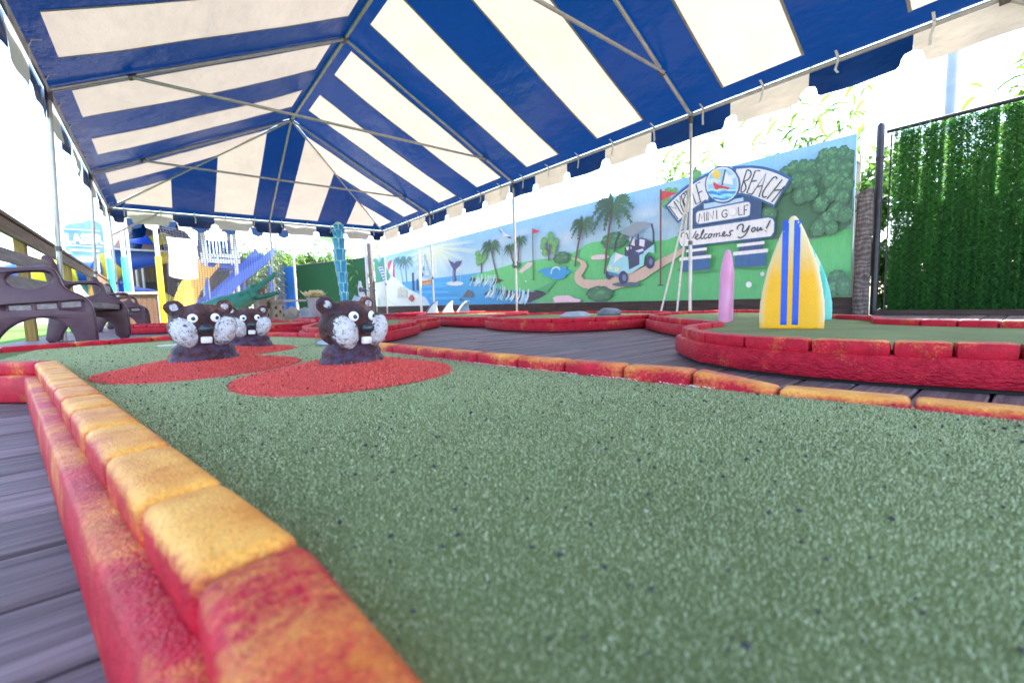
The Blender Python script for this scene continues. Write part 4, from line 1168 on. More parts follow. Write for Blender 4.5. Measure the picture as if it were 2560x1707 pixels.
    ('P', 'bunker', (225, 198, 212), 0, [(6.2, 0.342), (6.109, 0.379), (5.744, 0.382), (5.622, 0.325), (5.453, 0.29), (5.484, 0.243), (6.157, 0.252)]),
    ('P', 'golf_cart', (70, 95, 110), 0, [(4.152, 0.502), (4.165, 0.49), (4.204, 0.481), (4.265, 0.476), (4.343, 0.474), (4.431, 0.477), (4.521, 0.483), (4.603, 0.493), (4.67, 0.506), (4.712, 0.519), (4.727, 0.533), (4.712, 0.545), (4.669, 0.554), (4.603, 0.559), (4.52, 0.56), (4.431, 0.557), (4.343, 0.55), (4.265, 0.54), (4.204, 0.527), (4.165, 0.514)]),
    ('P', 'golf_cart', (28, 36, 95), 0, [(3.897, 0.839), (3.901, 0.807), (3.912, 0.779), (3.93, 0.757), (3.952, 0.744), (3.977, 0.741), (4.002, 0.748), (4.025, 0.765), (4.043, 0.79), (4.055, 0.821), (4.058, 0.855), (4.054, 0.887), (4.043, 0.916), (4.024, 0.938), (4.002, 0.95), (3.977, 0.953), (3.952, 0.945), (3.93, 0.928), (3.912, 0.903), (3.901, 0.872)]),
    ('P', 'golf_cart', (28, 36, 95), 0, [(4.722, 0.698), (4.726, 0.673), (4.736, 0.652), (4.752, 0.635), (4.772, 0.625), (4.795, 0.622), (4.817, 0.628), (4.837, 0.641), (4.853, 0.659), (4.863, 0.683), (4.866, 0.708), (4.862, 0.733), (4.852, 0.754), (4.835, 0.771), (4.815, 0.781), (4.792, 0.783), (4.77, 0.777), (4.75, 0.764), (4.735, 0.745), (4.725, 0.722)]),
    ('P', 'golf_cart', (40, 48, 95), 0, [(4.457, 1.144), (4.171, 1.25), (4.045, 1.22), (3.902, 1.127), (4.09, 0.972), (4.173, 0.827), (4.374, 0.752), (4.459, 0.972)]),
    ('P', 'golf_cart', (150, 208, 224), 0, [(4.791, 0.909), (4.747, 1.001), (4.654, 1.075), (4.388, 0.971), (4.374, 0.759), (4.173, 0.827), (4.172, 0.981), (4.09, 1.023), (3.902, 1.121), (3.895, 0.977), (4.003, 1.007), (4.076, 0.945), (4.091, 0.807), (4.35, 0.698), (4.575, 0.687), (4.576, 0.64), (4.793, 0.73), (4.853, 0.804)]),
    ('P', 'golf_cart', (75, 125, 165), 0, [(4.81, 0.766), (4.575, 0.701), (4.576, 0.64), (4.793, 0.703)]),
    ('P', 'golf_cart', (228, 222, 232), 0, [(4.637, 1.064), (4.467, 0.999), (4.572, 0.963), (4.693, 0.894)]),
    ('P', 'golf_cart', (28, 36, 95), 0, [(4.401, 0.628), (4.406, 0.593), (4.42, 0.562), (4.44, 0.538), (4.466, 0.523), (4.495, 0.519), (4.524, 0.526), (4.551, 0.544), (4.571, 0.571), (4.585, 0.604), (4.589, 0.641), (4.584, 0.676), (4.57, 0.708), (4.549, 0.732), (4.522, 0.746), (4.493, 0.75), (4.464, 0.742), (4.439, 0.724), (4.418, 0.697), (4.406, 0.664)]),
    ('P', 'golf_cart', (92, 118, 160), 0, [(4.428, 0.63), (4.431, 0.613), (4.437, 0.598), (4.446, 0.586), (4.458, 0.579), (4.471, 0.577), (4.483, 0.58), (4.495, 0.589), (4.504, 0.602), (4.51, 0.618), (4.512, 0.636), (4.51, 0.653), (4.504, 0.668), (4.494, 0.68), (4.482, 0.687), (4.47, 0.689), (4.457, 0.685), (4.445, 0.677), (4.436, 0.664), (4.43, 0.648)]),
    ('P', 'golf_cart', (92, 118, 160), 0, [(3.925, 0.848), (3.927, 0.833), (3.932, 0.82), (3.94, 0.809), (3.949, 0.803), (3.96, 0.801), (3.971, 0.805), (3.98, 0.813), (3.988, 0.825), (3.993, 0.839), (3.994, 0.855), (3.993, 0.87), (3.988, 0.884), (3.98, 0.894), (3.97, 0.901), (3.96, 0.902), (3.949, 0.898), (3.94, 0.89), (3.932, 0.879), (3.927, 0.864)]),
    ('P', 'golf_cart', (240, 220, 130), 0, [(4.8, 0.862), (4.737, 0.843), (4.741, 0.788), (4.796, 0.806)]),
    ('P', 'golf_cart', (240, 220, 130), 0, [(4.665, 0.819), (4.582, 0.798), (4.591, 0.742), (4.661, 0.761)]),
    ('P', 'golf_cart', (50, 60, 140), 0, [(4.178, 1.251), (4.134, 1.255), (4.043, 1.22), (4.064, 1.077), (4.187, 1.124)]),
    ('P', 'golf_cart', (222, 216, 230), 0, [(4.166, 1.237), (4.067, 1.208), (4.083, 1.099), (4.176, 1.133)]),
    ('P', 'golf_cart', (222, 216, 230), 0, [(4.442, 1.142), (4.339, 1.143), (4.316, 1.101), (4.41, 1.079)]),
    ('P', 'golf_cart', (222, 216, 230), 0, [(4.255, 1.055), (4.105, 1.076), (4.09, 1.042), (4.18, 1.02)]),
    ('P', 'golf_cart', (50, 60, 150), 0, [(4.274, 1.044), (4.18, 1.008), (4.09, 1.036), (4.09, 0.998), (4.18, 0.975), (4.274, 1.011)]),
    ('P', 'golf_cart', (215, 210, 225), 0, [(4.359, 1.275), (4.269, 1.276), (4.255, 1.132), (4.355, 1.171)]),
    ('P', 'golf_cart', (138, 152, 168), 0, [(4.543, 1.42), (4.222, 1.519), (4.088, 1.497), (3.937, 1.452), (4.292, 1.292), (4.354, 1.303), (4.536, 1.379)]),
    ('S', 'golf_cart', (30, 45, 95), 0.035, [(4.552, 1.388), (4.643, 1.247), (4.667, 1.085)]),
    ('S', 'golf_cart', (30, 45, 95), 0.035, [(4.292, 1.29), (4.355, 1.171), (4.377, 0.924)]),
    ('S', 'golf_cart', (30, 45, 95), 0.035, [(3.944, 1.443), (3.909, 1.301), (3.909, 1.128)]),
    ('S', 'golf_cart', (30, 45, 95), 0.035, [(4.193, 1.317), (4.194, 1.215)]),
    ('P', 'bush_mass', (44, 104, 72), 0, [(2.294, 1.661), (2.098, 1.795), (2.012, 1.853), (1.885, 1.851), (1.775, 1.822), (1.71, 1.896), (1.594, 1.908), (1.493, 1.894), (1.383, 1.833), (1.388, 1.028), (1.516, 0.957), (1.646, 0.992), (1.751, 0.929), (2.065, 0.955), (2.378, 1.049), (2.388, 1.615)]),
    ('B', 'bush', 0, 0, [(2.068, 1.755), (0.075, 0.089)]),
    ('B', 'bush', 0, 0, [(1.982, 1.798), (0.073, 0.088)]),
    ('B', 'bush', 0, 0, [(1.883, 1.788), (0.071, 0.087)]),
    ('B', 'bush', 0, 0, [(1.801, 1.782), (0.055, 0.069)]),
    ('B', 'bush', 0, 0, [(1.757, 1.663), (0.082, 0.103)]),
    ('B', 'bush', 0, 0, [(1.67, 1.854), (0.066, 0.084)]),
    ('B', 'bush', 0, 0, [(1.592, 1.848), (0.065, 0.083)]),
    ('B', 'bush', 0, 0, [(1.492, 1.835), (0.062, 0.081)]),
    ('B', 'bush', 0, 0, [(1.429, 1.788), (0.049, 0.065)]),
    ('B', 'bush', 0, 0, [(1.666, 1.732), (0.08, 0.101)]),
    ('B', 'bush', 0, 0, [(1.563, 1.706), (0.077, 0.099)]),
    ('B', 'bush', 0, 0, [(1.462, 1.665), (0.075, 0.098)]),
    ('B', 'bush', 0, 0, [(1.508, 1.543), (0.089, 0.115)]),
    ('B', 'bush', 0, 0, [(1.61, 1.567), (0.078, 0.1)]),
    ('B', 'bush', 0, 0, [(1.431, 1.466), (0.062, 0.082)]),
    ('B', 'bush', 0, 0, [(1.824, 1.617), (0.083, 0.104)]),
    ('B', 'bush', 0, 0, [(1.936, 1.644), (0.086, 0.105)]),
    ('B', 'bush', 0, 0, [(2.05, 1.606), (0.09, 0.107)]),
    ('B', 'bush', 0, 0, [(1.58, 1.409), (0.078, 0.1)]),
    ('B', 'bush', 0, 0, [(1.477, 1.342), (0.076, 0.099)]),
    ('B', 'bush', 0, 0, [(1.522, 1.186), (0.09, 0.117)]),
    ('B', 'bush', 0, 0, [(1.446, 1.142), (0.075, 0.1)]),
    ('B', 'bush', 0, 0, [(1.623, 1.112), (0.079, 0.102)]),
    ('B', 'bush', 0, 0, [(1.568, 1.011), (0.065, 0.085)]),
    ('B', 'bush', 0, 0, [(1.7, 1.031), (0.081, 0.104)]),
    ('B', 'bush', 0, 0, [(1.681, 1.307), (0.08, 0.103)]),
    ('B', 'bush', 0, 0, [(2.239, 1.282), (0.095, 0.111)]),
    ('B', 'bush', 0, 0, [(2.284, 1.154), (0.08, 0.094)]),
    ('B', 'bush', 0, 0, [(1.888, 1.443), (0.086, 0.105)]),
    ('B', 'bush', 0, 0, [(1.792, 1.454), (0.083, 0.104)]),
    ('B', 'bush', 0, 0, [(1.5, 0.419), (0.09, 0.108)]),
    ('B', 'bush', 0, 0, [(1.561, 0.313), (0.079, 0.11)]),
    ('B', 'bush', 0, 0, [(1.434, 0.338), (0.076, 0.123)]),
    ('B', 'bush', 1, 0, [(3.208, 2.004), (0.092, 0.064)]),
    ('B', 'bush', 1, 0, [(3.642, 1.881), (0.064, 0.051)]),
    ('B', 'bush', 1, 0, [(3.667, 1.714), (0.078, 0.104)]),
    ('B', 'bush', 1, 0, [(3.529, 1.856), (0.05, 0.051)]),
    ('B', 'bush', 0, 0, [(2.878, 2.017), (0.064, 0.031)]),
    ('P', 'golf_flag', (208, 52, 66), 0, [(3.748, 1.904), (3.491, 1.82), (3.748, 1.751)]),
    ('S', 'golf_flag', (98, 55, 58), 0.03, [(3.761, 1.932), (3.764, 0.613), (3.768, 0.471)]),
    ('P', 'golf_hole', (60, 60, 50), 0, [(3.713, 0.465), (3.716, 0.462), (3.724, 0.459), (3.736, 0.458), (3.751, 0.457), (3.768, 0.457), (3.786, 0.459), (3.801, 0.461), (3.814, 0.464), (3.822, 0.468), (3.824, 0.471), (3.821, 0.475), (3.814, 0.477), (3.801, 0.479), (3.786, 0.48), (3.768, 0.479), (3.751, 0.478), (3.736, 0.476), (3.724, 0.472), (3.716, 0.469)]),
    ('P', 'sign_shadow', (60, 140, 100), 0, [(2.927, 0.639), (2.94, 0.629), (2.977, 0.622), (3.036, 0.618), (3.112, 0.618), (3.197, 0.623), (3.285, 0.631), (3.365, 0.643), (3.43, 0.657), (3.473, 0.671), (3.487, 0.684), (3.473, 0.695), (3.43, 0.703), (3.366, 0.706), (3.285, 0.705), (3.198, 0.699), (3.112, 0.69), (3.037, 0.678), (2.978, 0.665), (2.94, 0.652)]),
    ('P', 'sign_shadow', (60, 140, 100), 0, [(2.204, 0.631), (2.215, 0.621), (2.249, 0.615), (2.301, 0.612), (2.369, 0.613), (2.446, 0.617), (2.524, 0.625), (2.596, 0.636), (2.654, 0.649), (2.692, 0.662), (2.705, 0.674), (2.692, 0.684), (2.655, 0.691), (2.597, 0.693), (2.525, 0.692), (2.447, 0.686), (2.37, 0.678), (2.303, 0.667), (2.25, 0.654), (2.216, 0.642)]),
    ('P', 'sign', (176, 206, 232), 0, [(3.08, 1.577), (2.543, 1.553), (2.542, 1.473), (3.079, 1.491)]),
    ('P', 'sign', (14, 66, 120), 0, [(3.319, 1.568), (3.08, 1.577), (3.079, 0.954), (3.32, 0.971)]),
    ('P', 'sign', (14, 66, 120), 0, [(2.544, 1.574), (2.319, 1.469), (2.32, 0.939), (2.544, 0.957)]),
    ('P', 'sign', (18, 88, 150), 0, [(3.696, 1.668), (3.553, 1.771), (3.406, 1.863), (3.288, 1.914), (3.173, 1.952), (3.061, 1.981), (2.953, 1.999), (2.992, 1.603), (3.091, 1.579), (3.17, 1.549), (3.321, 1.466), (3.471, 1.368), (3.59, 1.516)]),
    ('P', 'sign', (228, 226, 232), 0, [(3.648, 1.662), (3.516, 1.752), (3.382, 1.825), (3.276, 1.873), (3.173, 1.909), (3.072, 1.939), (2.99, 1.959), (3.019, 1.627), (3.114, 1.6), (3.181, 1.573), (3.333, 1.502), (3.471, 1.409), (3.565, 1.534)]),
    ('P', 'sign', (18, 88, 150), 0, [(2.693, 1.99), (2.565, 1.969), (2.45, 1.942), (2.347, 1.906), (2.265, 1.869), (2.176, 1.819), (2.105, 1.772), (2.036, 1.72), (1.973, 1.663), (2.066, 1.531), (2.174, 1.352), (2.302, 1.444), (2.462, 1.545), (2.559, 1.587), (2.658, 1.623)]),
    ('P', 'sign', (228, 226, 232), 0, [(2.643, 1.945), (2.545, 1.929), (2.449, 1.908), (2.356, 1.874), (2.282, 1.842), (2.201, 1.796), (2.131, 1.75), (2.018, 1.662), (2.092, 1.536), (2.175, 1.39), (2.312, 1.482), (2.462, 1.574), (2.549, 1.61), (2.638, 1.639)]),
    ('P', 'sign', (14, 66, 120), 0, [(2.581, 1.73), (2.591, 1.656), (2.623, 1.593), (2.674, 1.549), (2.74, 1.526), (2.815, 1.528), (2.891, 1.555), (2.962, 1.606), (3.019, 1.676), (3.056, 1.756), (3.07, 1.84), (3.058, 1.919), (3.022, 1.982), (2.966, 2.026), (2.897, 2.044), (2.821, 2.037), (2.747, 2.006), (2.68, 1.953), (2.628, 1.886), (2.594, 1.809)]),
    ('P', 'sign', (18, 88, 150), 0, [(2.6, 1.736), (2.61, 1.665), (2.64, 1.605), (2.689, 1.562), (2.751, 1.54), (2.822, 1.542), (2.895, 1.568), (2.962, 1.617), (3.016, 1.683), (3.052, 1.761), (3.064, 1.841), (3.053, 1.916), (3.019, 1.978), (2.966, 2.019), (2.9, 2.038), (2.828, 2.031), (2.757, 2.001), (2.694, 1.951), (2.644, 1.886), (2.612, 1.812)]),
    ('P', 'sign', (228, 226, 232), 0, [(2.608, 1.738), (2.617, 1.67), (2.646, 1.612), (2.693, 1.571), (2.752, 1.55), (2.82, 1.552), (2.89, 1.577), (2.954, 1.624), (3.005, 1.687), (3.039, 1.761), (3.051, 1.838), (3.04, 1.91), (3.008, 1.969), (2.958, 2.009), (2.895, 2.026), (2.826, 2.02), (2.758, 1.991), (2.698, 1.944), (2.65, 1.881), (2.619, 1.811)]),
    ('P', 'sign', (150, 200, 235), 0, [(2.622, 1.741), (2.63, 1.678), (2.657, 1.625), (2.7, 1.587), (2.756, 1.568), (2.818, 1.57), (2.883, 1.594), (2.941, 1.637), (2.989, 1.695), (3.02, 1.763), (3.031, 1.834), (3.021, 1.9), (2.992, 1.954), (2.945, 1.99), (2.887, 2.007), (2.824, 2.001), (2.761, 1.975), (2.705, 1.931), (2.661, 1.873), (2.632, 1.808)]),
    ('P', 'sign', (205, 225, 240), 0, [(3.028, 1.897), (2.952, 1.9), (2.845, 1.843), (2.887, 1.811), (3.016, 1.83)]),
    ('P', 'sign', (205, 225, 240), 0, [(2.732, 1.878), (2.652, 1.889), (2.631, 1.834), (2.691, 1.828)]),
    ('P', 'sign', (238, 200, 70), 0, [(2.846, 1.924), (2.848, 1.906), (2.856, 1.891), (2.869, 1.881), (2.885, 1.876), (2.903, 1.878), (2.921, 1.885), (2.938, 1.898), (2.951, 1.914), (2.96, 1.933), (2.963, 1.953), (2.96, 1.971), (2.952, 1.986), (2.939, 1.996), (2.923, 2), (2.905, 1.999), (2.887, 1.991), (2.87, 1.979), (2.857, 1.962), (2.849, 1.943)]),
    ('P', 'sign', (90, 190, 230), 0, [(3.028, 1.759), (2.95, 1.763), (2.896, 1.73), (2.781, 1.726), (2.659, 1.699), (2.627, 1.672), (2.648, 1.626), (2.707, 1.577), (2.789, 1.567), (2.873, 1.59), (2.949, 1.636), (3.004, 1.701)]),
    ('S', 'sign', (190, 228, 240), 0.02, [(3.032, 1.749), (2.961, 1.755), (2.896, 1.714), (2.812, 1.727), (2.729, 1.684), (2.629, 1.672)]),
    ('S', 'sign', (40, 130, 215), 0.03, [(3.02, 1.72), (2.95, 1.71), (2.874, 1.658), (2.822, 1.683), (2.739, 1.655), (2.648, 1.646)]),
    ('S', 'sign', (150, 225, 240), 0.03, [(2.992, 1.672), (2.917, 1.661), (2.842, 1.614), (2.78, 1.643), (2.688, 1.614)]),
    ('S', 'sign', (40, 130, 215), 0.025, [(2.949, 1.631), (2.874, 1.605), (2.81, 1.577), (2.738, 1.583)]),
    ('P', 'sign', (208, 55, 70), 0, [(2.949, 1.855), (2.886, 1.801), (2.823, 1.766), (2.722, 1.723), (2.74, 1.698), (2.802, 1.725), (2.865, 1.744), (2.891, 1.729), (2.923, 1.747), (2.945, 1.804)]),
    ('P', 'sign', (230, 230, 225), 0, [(2.779, 1.946), (2.742, 1.891), (2.691, 1.818), (2.678, 1.749), (2.813, 1.795)]),
    ('S', 'sign', (30, 40, 60), 0.02, [(2.784, 1.973), (2.828, 1.772)]),
    ('S', 'lettering', (32, 48, 78), 0.016, [(3.471, 1.429), (3.626, 1.651), (3.505, 1.592), (3.541, 1.706), (3.402, 1.481)]),
    ('S', 'lettering', (32, 48, 78), 0.016, [(3.506, 1.722), (3.436, 1.646), (3.44, 1.765)]),
    ('S', 'lettering', (32, 48, 78), 0.016, [(3.436, 1.646), (3.375, 1.5)]),
    ('S', 'lettering', (32, 48, 78), 0.016, [(3.342, 1.511), (3.433, 1.763), (3.382, 1.791), (3.352, 1.752), (3.4, 1.684), (3.312, 1.534)]),
    ('S', 'lettering', (32, 48, 78), 0.016, [(3.268, 1.559), (3.349, 1.812)]),
    ('S', 'lettering', (32, 48, 78), 0.016, [(3.4, 1.786), (3.299, 1.829)]),
    ('S', 'lettering', (32, 48, 78), 0.016, [(3.282, 1.847), (3.193, 1.59), (3.119, 1.615)]),
    ('S', 'lettering', (32, 48, 78), 0.016, [(3.133, 1.889), (3.198, 1.874), (3.125, 1.605), (3.045, 1.626)]),
    ('S', 'lettering', (32, 48, 78), 0.016, [(3.162, 1.745), (3.102, 1.762)]),
    ('S', 'lettering', (32, 48, 78), 0.016, [(2.506, 1.898), (2.589, 1.631), (2.545, 1.624), (2.516, 1.652), (2.512, 1.706), (2.547, 1.759), (2.494, 1.766), (2.452, 1.811), (2.453, 1.86), (2.477, 1.89), (2.506, 1.898)]),
    ('S', 'lettering', (32, 48, 78), 0.016, [(2.341, 1.847), (2.401, 1.862), (2.501, 1.602), (2.436, 1.573)]),
    ('S', 'lettering', (32, 48, 78), 0.016, [(2.451, 1.742), (2.382, 1.731)]),
    ('S', 'lettering', (32, 48, 78), 0.016, [(2.438, 1.571), (2.271, 1.803), (2.351, 1.522)]),
    ('S', 'lettering', (32, 48, 78), 0.016, [(2.377, 1.656), (2.31, 1.653)]),
    ('S', 'lettering', (32, 48, 78), 0.016, [(2.145, 1.697), (2.156, 1.725), (2.187, 1.73), (2.234, 1.672), (2.304, 1.582), (2.314, 1.526), (2.294, 1.5), (2.258, 1.507)]),
    ('S', 'lettering', (32, 48, 78), 0.016, [(2.257, 1.474), (2.086, 1.678)]),
    ('S', 'lettering', (32, 48, 78), 0.016, [(2.201, 1.426), (2.06, 1.59)]),
    ('S', 'lettering', (32, 48, 78), 0.016, [(2.179, 1.567), (2.092, 1.553)]),
    ('P', 'sign', (18, 88, 150), 0, [(3.209, 1.471), (3.17, 1.505), (2.509, 1.506), (2.461, 1.494), (2.436, 1.452), (2.448, 1.306), (2.481, 1.279), (3.145, 1.291), (3.197, 1.315), (3.212, 1.362)]),
    ('P', 'sign', (228, 226, 232), 0, [(3.19, 1.462), (3.158, 1.486), (2.504, 1.487), (2.472, 1.479), (2.455, 1.446), (2.462, 1.318), (2.491, 1.301), (3.139, 1.308), (3.177, 1.329), (3.191, 1.369)]),
    ('S', 'lettering', (32, 48, 78), 0.014, [(3.154, 1.328), (3.137, 1.453), (3.104, 1.376), (3.07, 1.455), (3.064, 1.331)]),
    ('S', 'lettering', (32, 48, 78), 0.014, [(3.032, 1.456), (3.035, 1.335)]),
    ('S', 'lettering', (32, 48, 78), 0.014, [(3.013, 1.331), (3.01, 1.448), (2.946, 1.341), (2.938, 1.457)]),
    ('S', 'lettering', (32, 48, 78), 0.014, [(2.895, 1.455), (2.892, 1.332)]),
    ('S', 'lettering', (32, 48, 78), 0.014, [(2.751, 1.421), (2.783, 1.442), (2.819, 1.417), (2.823, 1.371), (2.797, 1.335), (2.75, 1.343), (2.751, 1.381), (2.782, 1.385)]),
    ('S', 'lettering', (32, 48, 78), 0.014, [(2.607, 1.443), (2.596, 1.331), (2.55, 1.333)]),
    ('S', 'lettering', (32, 48, 78), 0.014, [(2.53, 1.322), (2.529, 1.445), (2.479, 1.445)]),
    ('S', 'lettering', (32, 48, 78), 0.014, [(2.529, 1.385), (2.492, 1.385)]),
    ('P', 'sign', (205, 203, 215), 0, [(2.618, 1.378), (2.621, 1.36), (2.628, 1.345), (2.64, 1.334), (2.655, 1.328), (2.672, 1.328), (2.689, 1.334), (2.704, 1.345), (2.716, 1.361), (2.724, 1.379), (2.727, 1.398), (2.725, 1.416), (2.717, 1.431), (2.705, 1.442), (2.69, 1.448), (2.673, 1.447), (2.656, 1.441), (2.641, 1.43), (2.629, 1.415), (2.621, 1.397)]),
    ('P', 'sign', (236, 234, 240), 0, [(2.635, 1.387), (2.637, 1.372), (2.643, 1.36), (2.653, 1.351), (2.665, 1.346), (2.679, 1.346), (2.693, 1.351), (2.705, 1.36), (2.715, 1.373), (2.722, 1.388), (2.724, 1.403), (2.722, 1.418), (2.716, 1.431), (2.706, 1.44), (2.694, 1.445), (2.68, 1.445), (2.667, 1.44), (2.654, 1.43), (2.644, 1.418), (2.638, 1.403)]),
    ('P', 'sign', (18, 88, 150), 0, [(3.471, 1.222), (3.44, 1.258), (3.404, 1.267), (2.226, 1.255), (2.176, 1.23), (2.151, 1.168), (2.155, 1.044), (2.189, 0.985), (3.366, 1.001), (3.421, 1.007), (3.464, 1.073)]),
    ('P', 'sign', (228, 226, 232), 0, [(3.452, 1.214), (3.428, 1.241), (3.391, 1.249), (2.23, 1.239), (2.185, 1.214), (2.166, 1.166), (2.17, 1.051), (2.203, 1.004), (3.366, 1.02), (3.412, 1.026), (3.444, 1.076)]),
    ('S', 'lettering', (32, 48, 78), 0.018, [(3.413, 1.152), (3.421, 1.193), (3.391, 1.228), (3.343, 1.215), (3.316, 1.167), (3.309, 1.104), (3.254, 1.18), (3.259, 1.09), (3.184, 1.214)]),
    ('S', 'lettering', (32, 48, 78), 0.018, [(3.213, 1.113), (3.164, 1.132), (3.153, 1.159), (3.176, 1.169), (3.198, 1.137), (3.189, 1.096), (3.16, 1.092), (3.121, 1.118)]),
    ('S', 'lettering', (32, 48, 78), 0.018, [(3.121, 1.118), (3.074, 1.187), (3.071, 1.217), (3.09, 1.214), (3.121, 1.123), (3.107, 1.088), (3.073, 1.1)]),
    ('S', 'lettering', (32, 48, 78), 0.018, [(3.022, 1.145), (3.048, 1.151), (3.07, 1.116), (3.056, 1.085), (3.014, 1.101)]),
    ('S', 'lettering', (32, 48, 78), 0.018, [(2.982, 1.147), (3.007, 1.124), (3, 1.085), (2.97, 1.097), (2.96, 1.133), (2.982, 1.147), (2.943, 1.125)]),
    ('S', 'lettering', (32, 48, 78), 0.018, [(2.92, 1.141), (2.934, 1.086)]),
    ('S', 'lettering', (32, 48, 78), 0.018, [(2.927, 1.115), (2.887, 1.143), (2.895, 1.085)]),
    ('S', 'lettering', (32, 48, 78), 0.018, [(2.889, 1.115), (2.847, 1.144), (2.857, 1.09), (2.817, 1.099)]),
    ('S', 'lettering', (32, 48, 78), 0.018, [(2.809, 1.101), (2.773, 1.12), (2.78, 1.149), (2.805, 1.131), (2.808, 1.096), (2.785, 1.08), (2.742, 1.103)]),
    ('S', 'lettering', (32, 48, 78), 0.018, [(2.663, 1.14), (2.691, 1.147), (2.72, 1.125), (2.691, 1.098), (2.709, 1.077), (2.747, 1.087)]),
    ('S', 'lettering', (32, 48, 78), 0.018, [(2.611, 1.145), (2.613, 1.181), (2.582, 1.209), (2.541, 1.206), (2.532, 1.169), (2.551, 1.121), (2.531, 1.098), (2.493, 1.123), (2.446, 1.196), (2.492, 1.082), (2.54, 1.036), (2.579, 1.033), (2.604, 1.049)]),
    ('S', 'lettering', (32, 48, 78), 0.018, [(2.403, 1.144), (2.433, 1.124), (2.423, 1.087), (2.39, 1.097), (2.384, 1.131), (2.403, 1.144)]),
    ('S', 'lettering', (32, 48, 78), 0.018, [(2.356, 1.142), (2.367, 1.099), (2.348, 1.086), (2.312, 1.14), (2.322, 1.092), (2.291, 1.104)]),
    ('S', 'lettering', (32, 48, 78), 0.018, [(2.209, 1.201), (2.254, 1.105)]),
    ('S', 'lettering', (32, 48, 78), 0.018, [(2.261, 1.083), (2.265, 1.073)]),
    ('P', 'sign', (14, 66, 120), 0, [(3.323, 0.934), (3.046, 0.925), (3.045, 0.851), (3.323, 0.858)]),
    ('P', 'sign', (228, 226, 232), 0, [(3.336, 0.961), (3.025, 0.964), (3.025, 0.922), (3.335, 0.924)]),
    ('P', 'sign', (18, 88, 150), 0, [(3.42, 0.814), (2.979, 0.811), (2.98, 0.657), (3.415, 0.653)]),
    ('P', 'sign', (228, 226, 232), 0, [(3.441, 0.859), (2.96, 0.853), (2.959, 0.809), (3.441, 0.812)]),
    ('P', 'sign', (14, 66, 120), 0, [(2.592, 0.922), (2.288, 0.915), (2.288, 0.846), (2.591, 0.855)]),
    ('P', 'sign', (228, 226, 232), 0, [(2.611, 0.955), (2.272, 0.953), (2.271, 0.913), (2.61, 0.915)]),
    ('P', 'sign', (18, 88, 150), 0, [(2.643, 0.808), (2.246, 0.806), (2.248, 0.644), (2.638, 0.646)]),
    ('P', 'sign', (228, 226, 232), 0, [(2.661, 0.856), (2.228, 0.852), (2.227, 0.806), (2.66, 0.806)]),
    ('P', 'golf_ball', (232, 230, 238), 0, [(2.416, 0.405), (2.417, 0.393), (2.422, 0.382), (2.43, 0.374), (2.441, 0.369), (2.452, 0.368), (2.463, 0.37), (2.474, 0.376), (2.482, 0.386), (2.488, 0.397), (2.49, 0.409), (2.488, 0.421), (2.483, 0.432), (2.475, 0.44), (2.465, 0.445), (2.453, 0.446), (2.442, 0.443), (2.432, 0.437), (2.423, 0.428), (2.418, 0.417)]),
    ('P', 'golf_ball', (200, 198, 215), 0, [(2.263, 0.533), (2.265, 0.524), (2.268, 0.517), (2.274, 0.511), (2.281, 0.508), (2.288, 0.507), (2.296, 0.509), (2.304, 0.513), (2.309, 0.52), (2.313, 0.528), (2.315, 0.536), (2.314, 0.545), (2.31, 0.552), (2.305, 0.558), (2.297, 0.561), (2.29, 0.562), (2.282, 0.56), (2.274, 0.556), (2.269, 0.549), (2.265, 0.541)]),
]
# ================================================================== MURAL
MX = 6.2
def mz0(y): return .205+.0072*(y-1.39)
def mz1(y): return 2.035+.002*(y-1.39)
mural = thing('mural_wall', 'long painted mural of beach, golf fairway and welcome sign', 'mural', (MX, 8.4, 0))
MO = Vector((MX, 8.4, 0))
art = {}
layer = [0]
def face(name, pts, cols):
    """flat painted shape in wall coordinates (along, up)"""
    v, f, c = art.setdefault(name, ([], [], []))
    n = len(v)
    x = -.0035-layer[0]*3.0e-5
    layer[0] += 1
    v += [(x, p[0]-MO.y, p[1]) for p in pts]
    if isinstance(cols[0], (int, float)): cols = [cols]*len(pts)
    c += list(cols)
    if len(pts) <= 4: f.append(tuple(range(n, n+len(pts))))
    else:
        for t in tessellate_polygon([[Vector((p[0], p[1], 0)) for p in pts]]): f.append(tuple(n+i for i in t))
AR = random.Random(5)
def ell(name, c, rx, rz, col, n=14, wob=.0):
    face(name, [(c[0]+rx*math.cos(2*PI*k/n)*(1+AR.uniform(-wob, wob)), c[1]+rz*math.sin(2*PI*k/n)*(1+AR.uniform(-wob, wob))) for k in range(n)], col)
def stroke(name, pts, w, col, taper=False):
    m = len(pts)
    L, R = [], []
    for i, p in enumerate(pts):
        a, b = Vector(pts[max(i-1, 0)]), Vector(pts[min(i+1, m-1)])
        d = (b-a)
        d = d.normalized() if d.length > 1e-6 else Vector((1, 0))
        nn = Vector((-d.y, d.x))*w/2*((1-.75*i/(m-1)) if taper else 1)
        L.append(tuple(Vector(p)+nn)); R.append(tuple(Vector(p)-nn))
    for i in range(m-1): face(name, [L[i], L[i+1], R[i+1], R[i]], col)
def smooth_line(p, n=2):
    return smooth_loop([tuple(q) for q in p], n, closed=False) if len(p) > 2 else p
K = 1.0
def pc(c): return tuple(min(v*.96+.062, .92) for v in lin(c))
SKY_T, SKY_B = pc((140, 190, 230)), pc((186, 216, 240))
def skyc(z):
    t = min(max((z-1.0)/1.0, 0), 1)
    return tuple(a*t+b*(1-t) for a, b in zip(SKY_T, SKY_B))
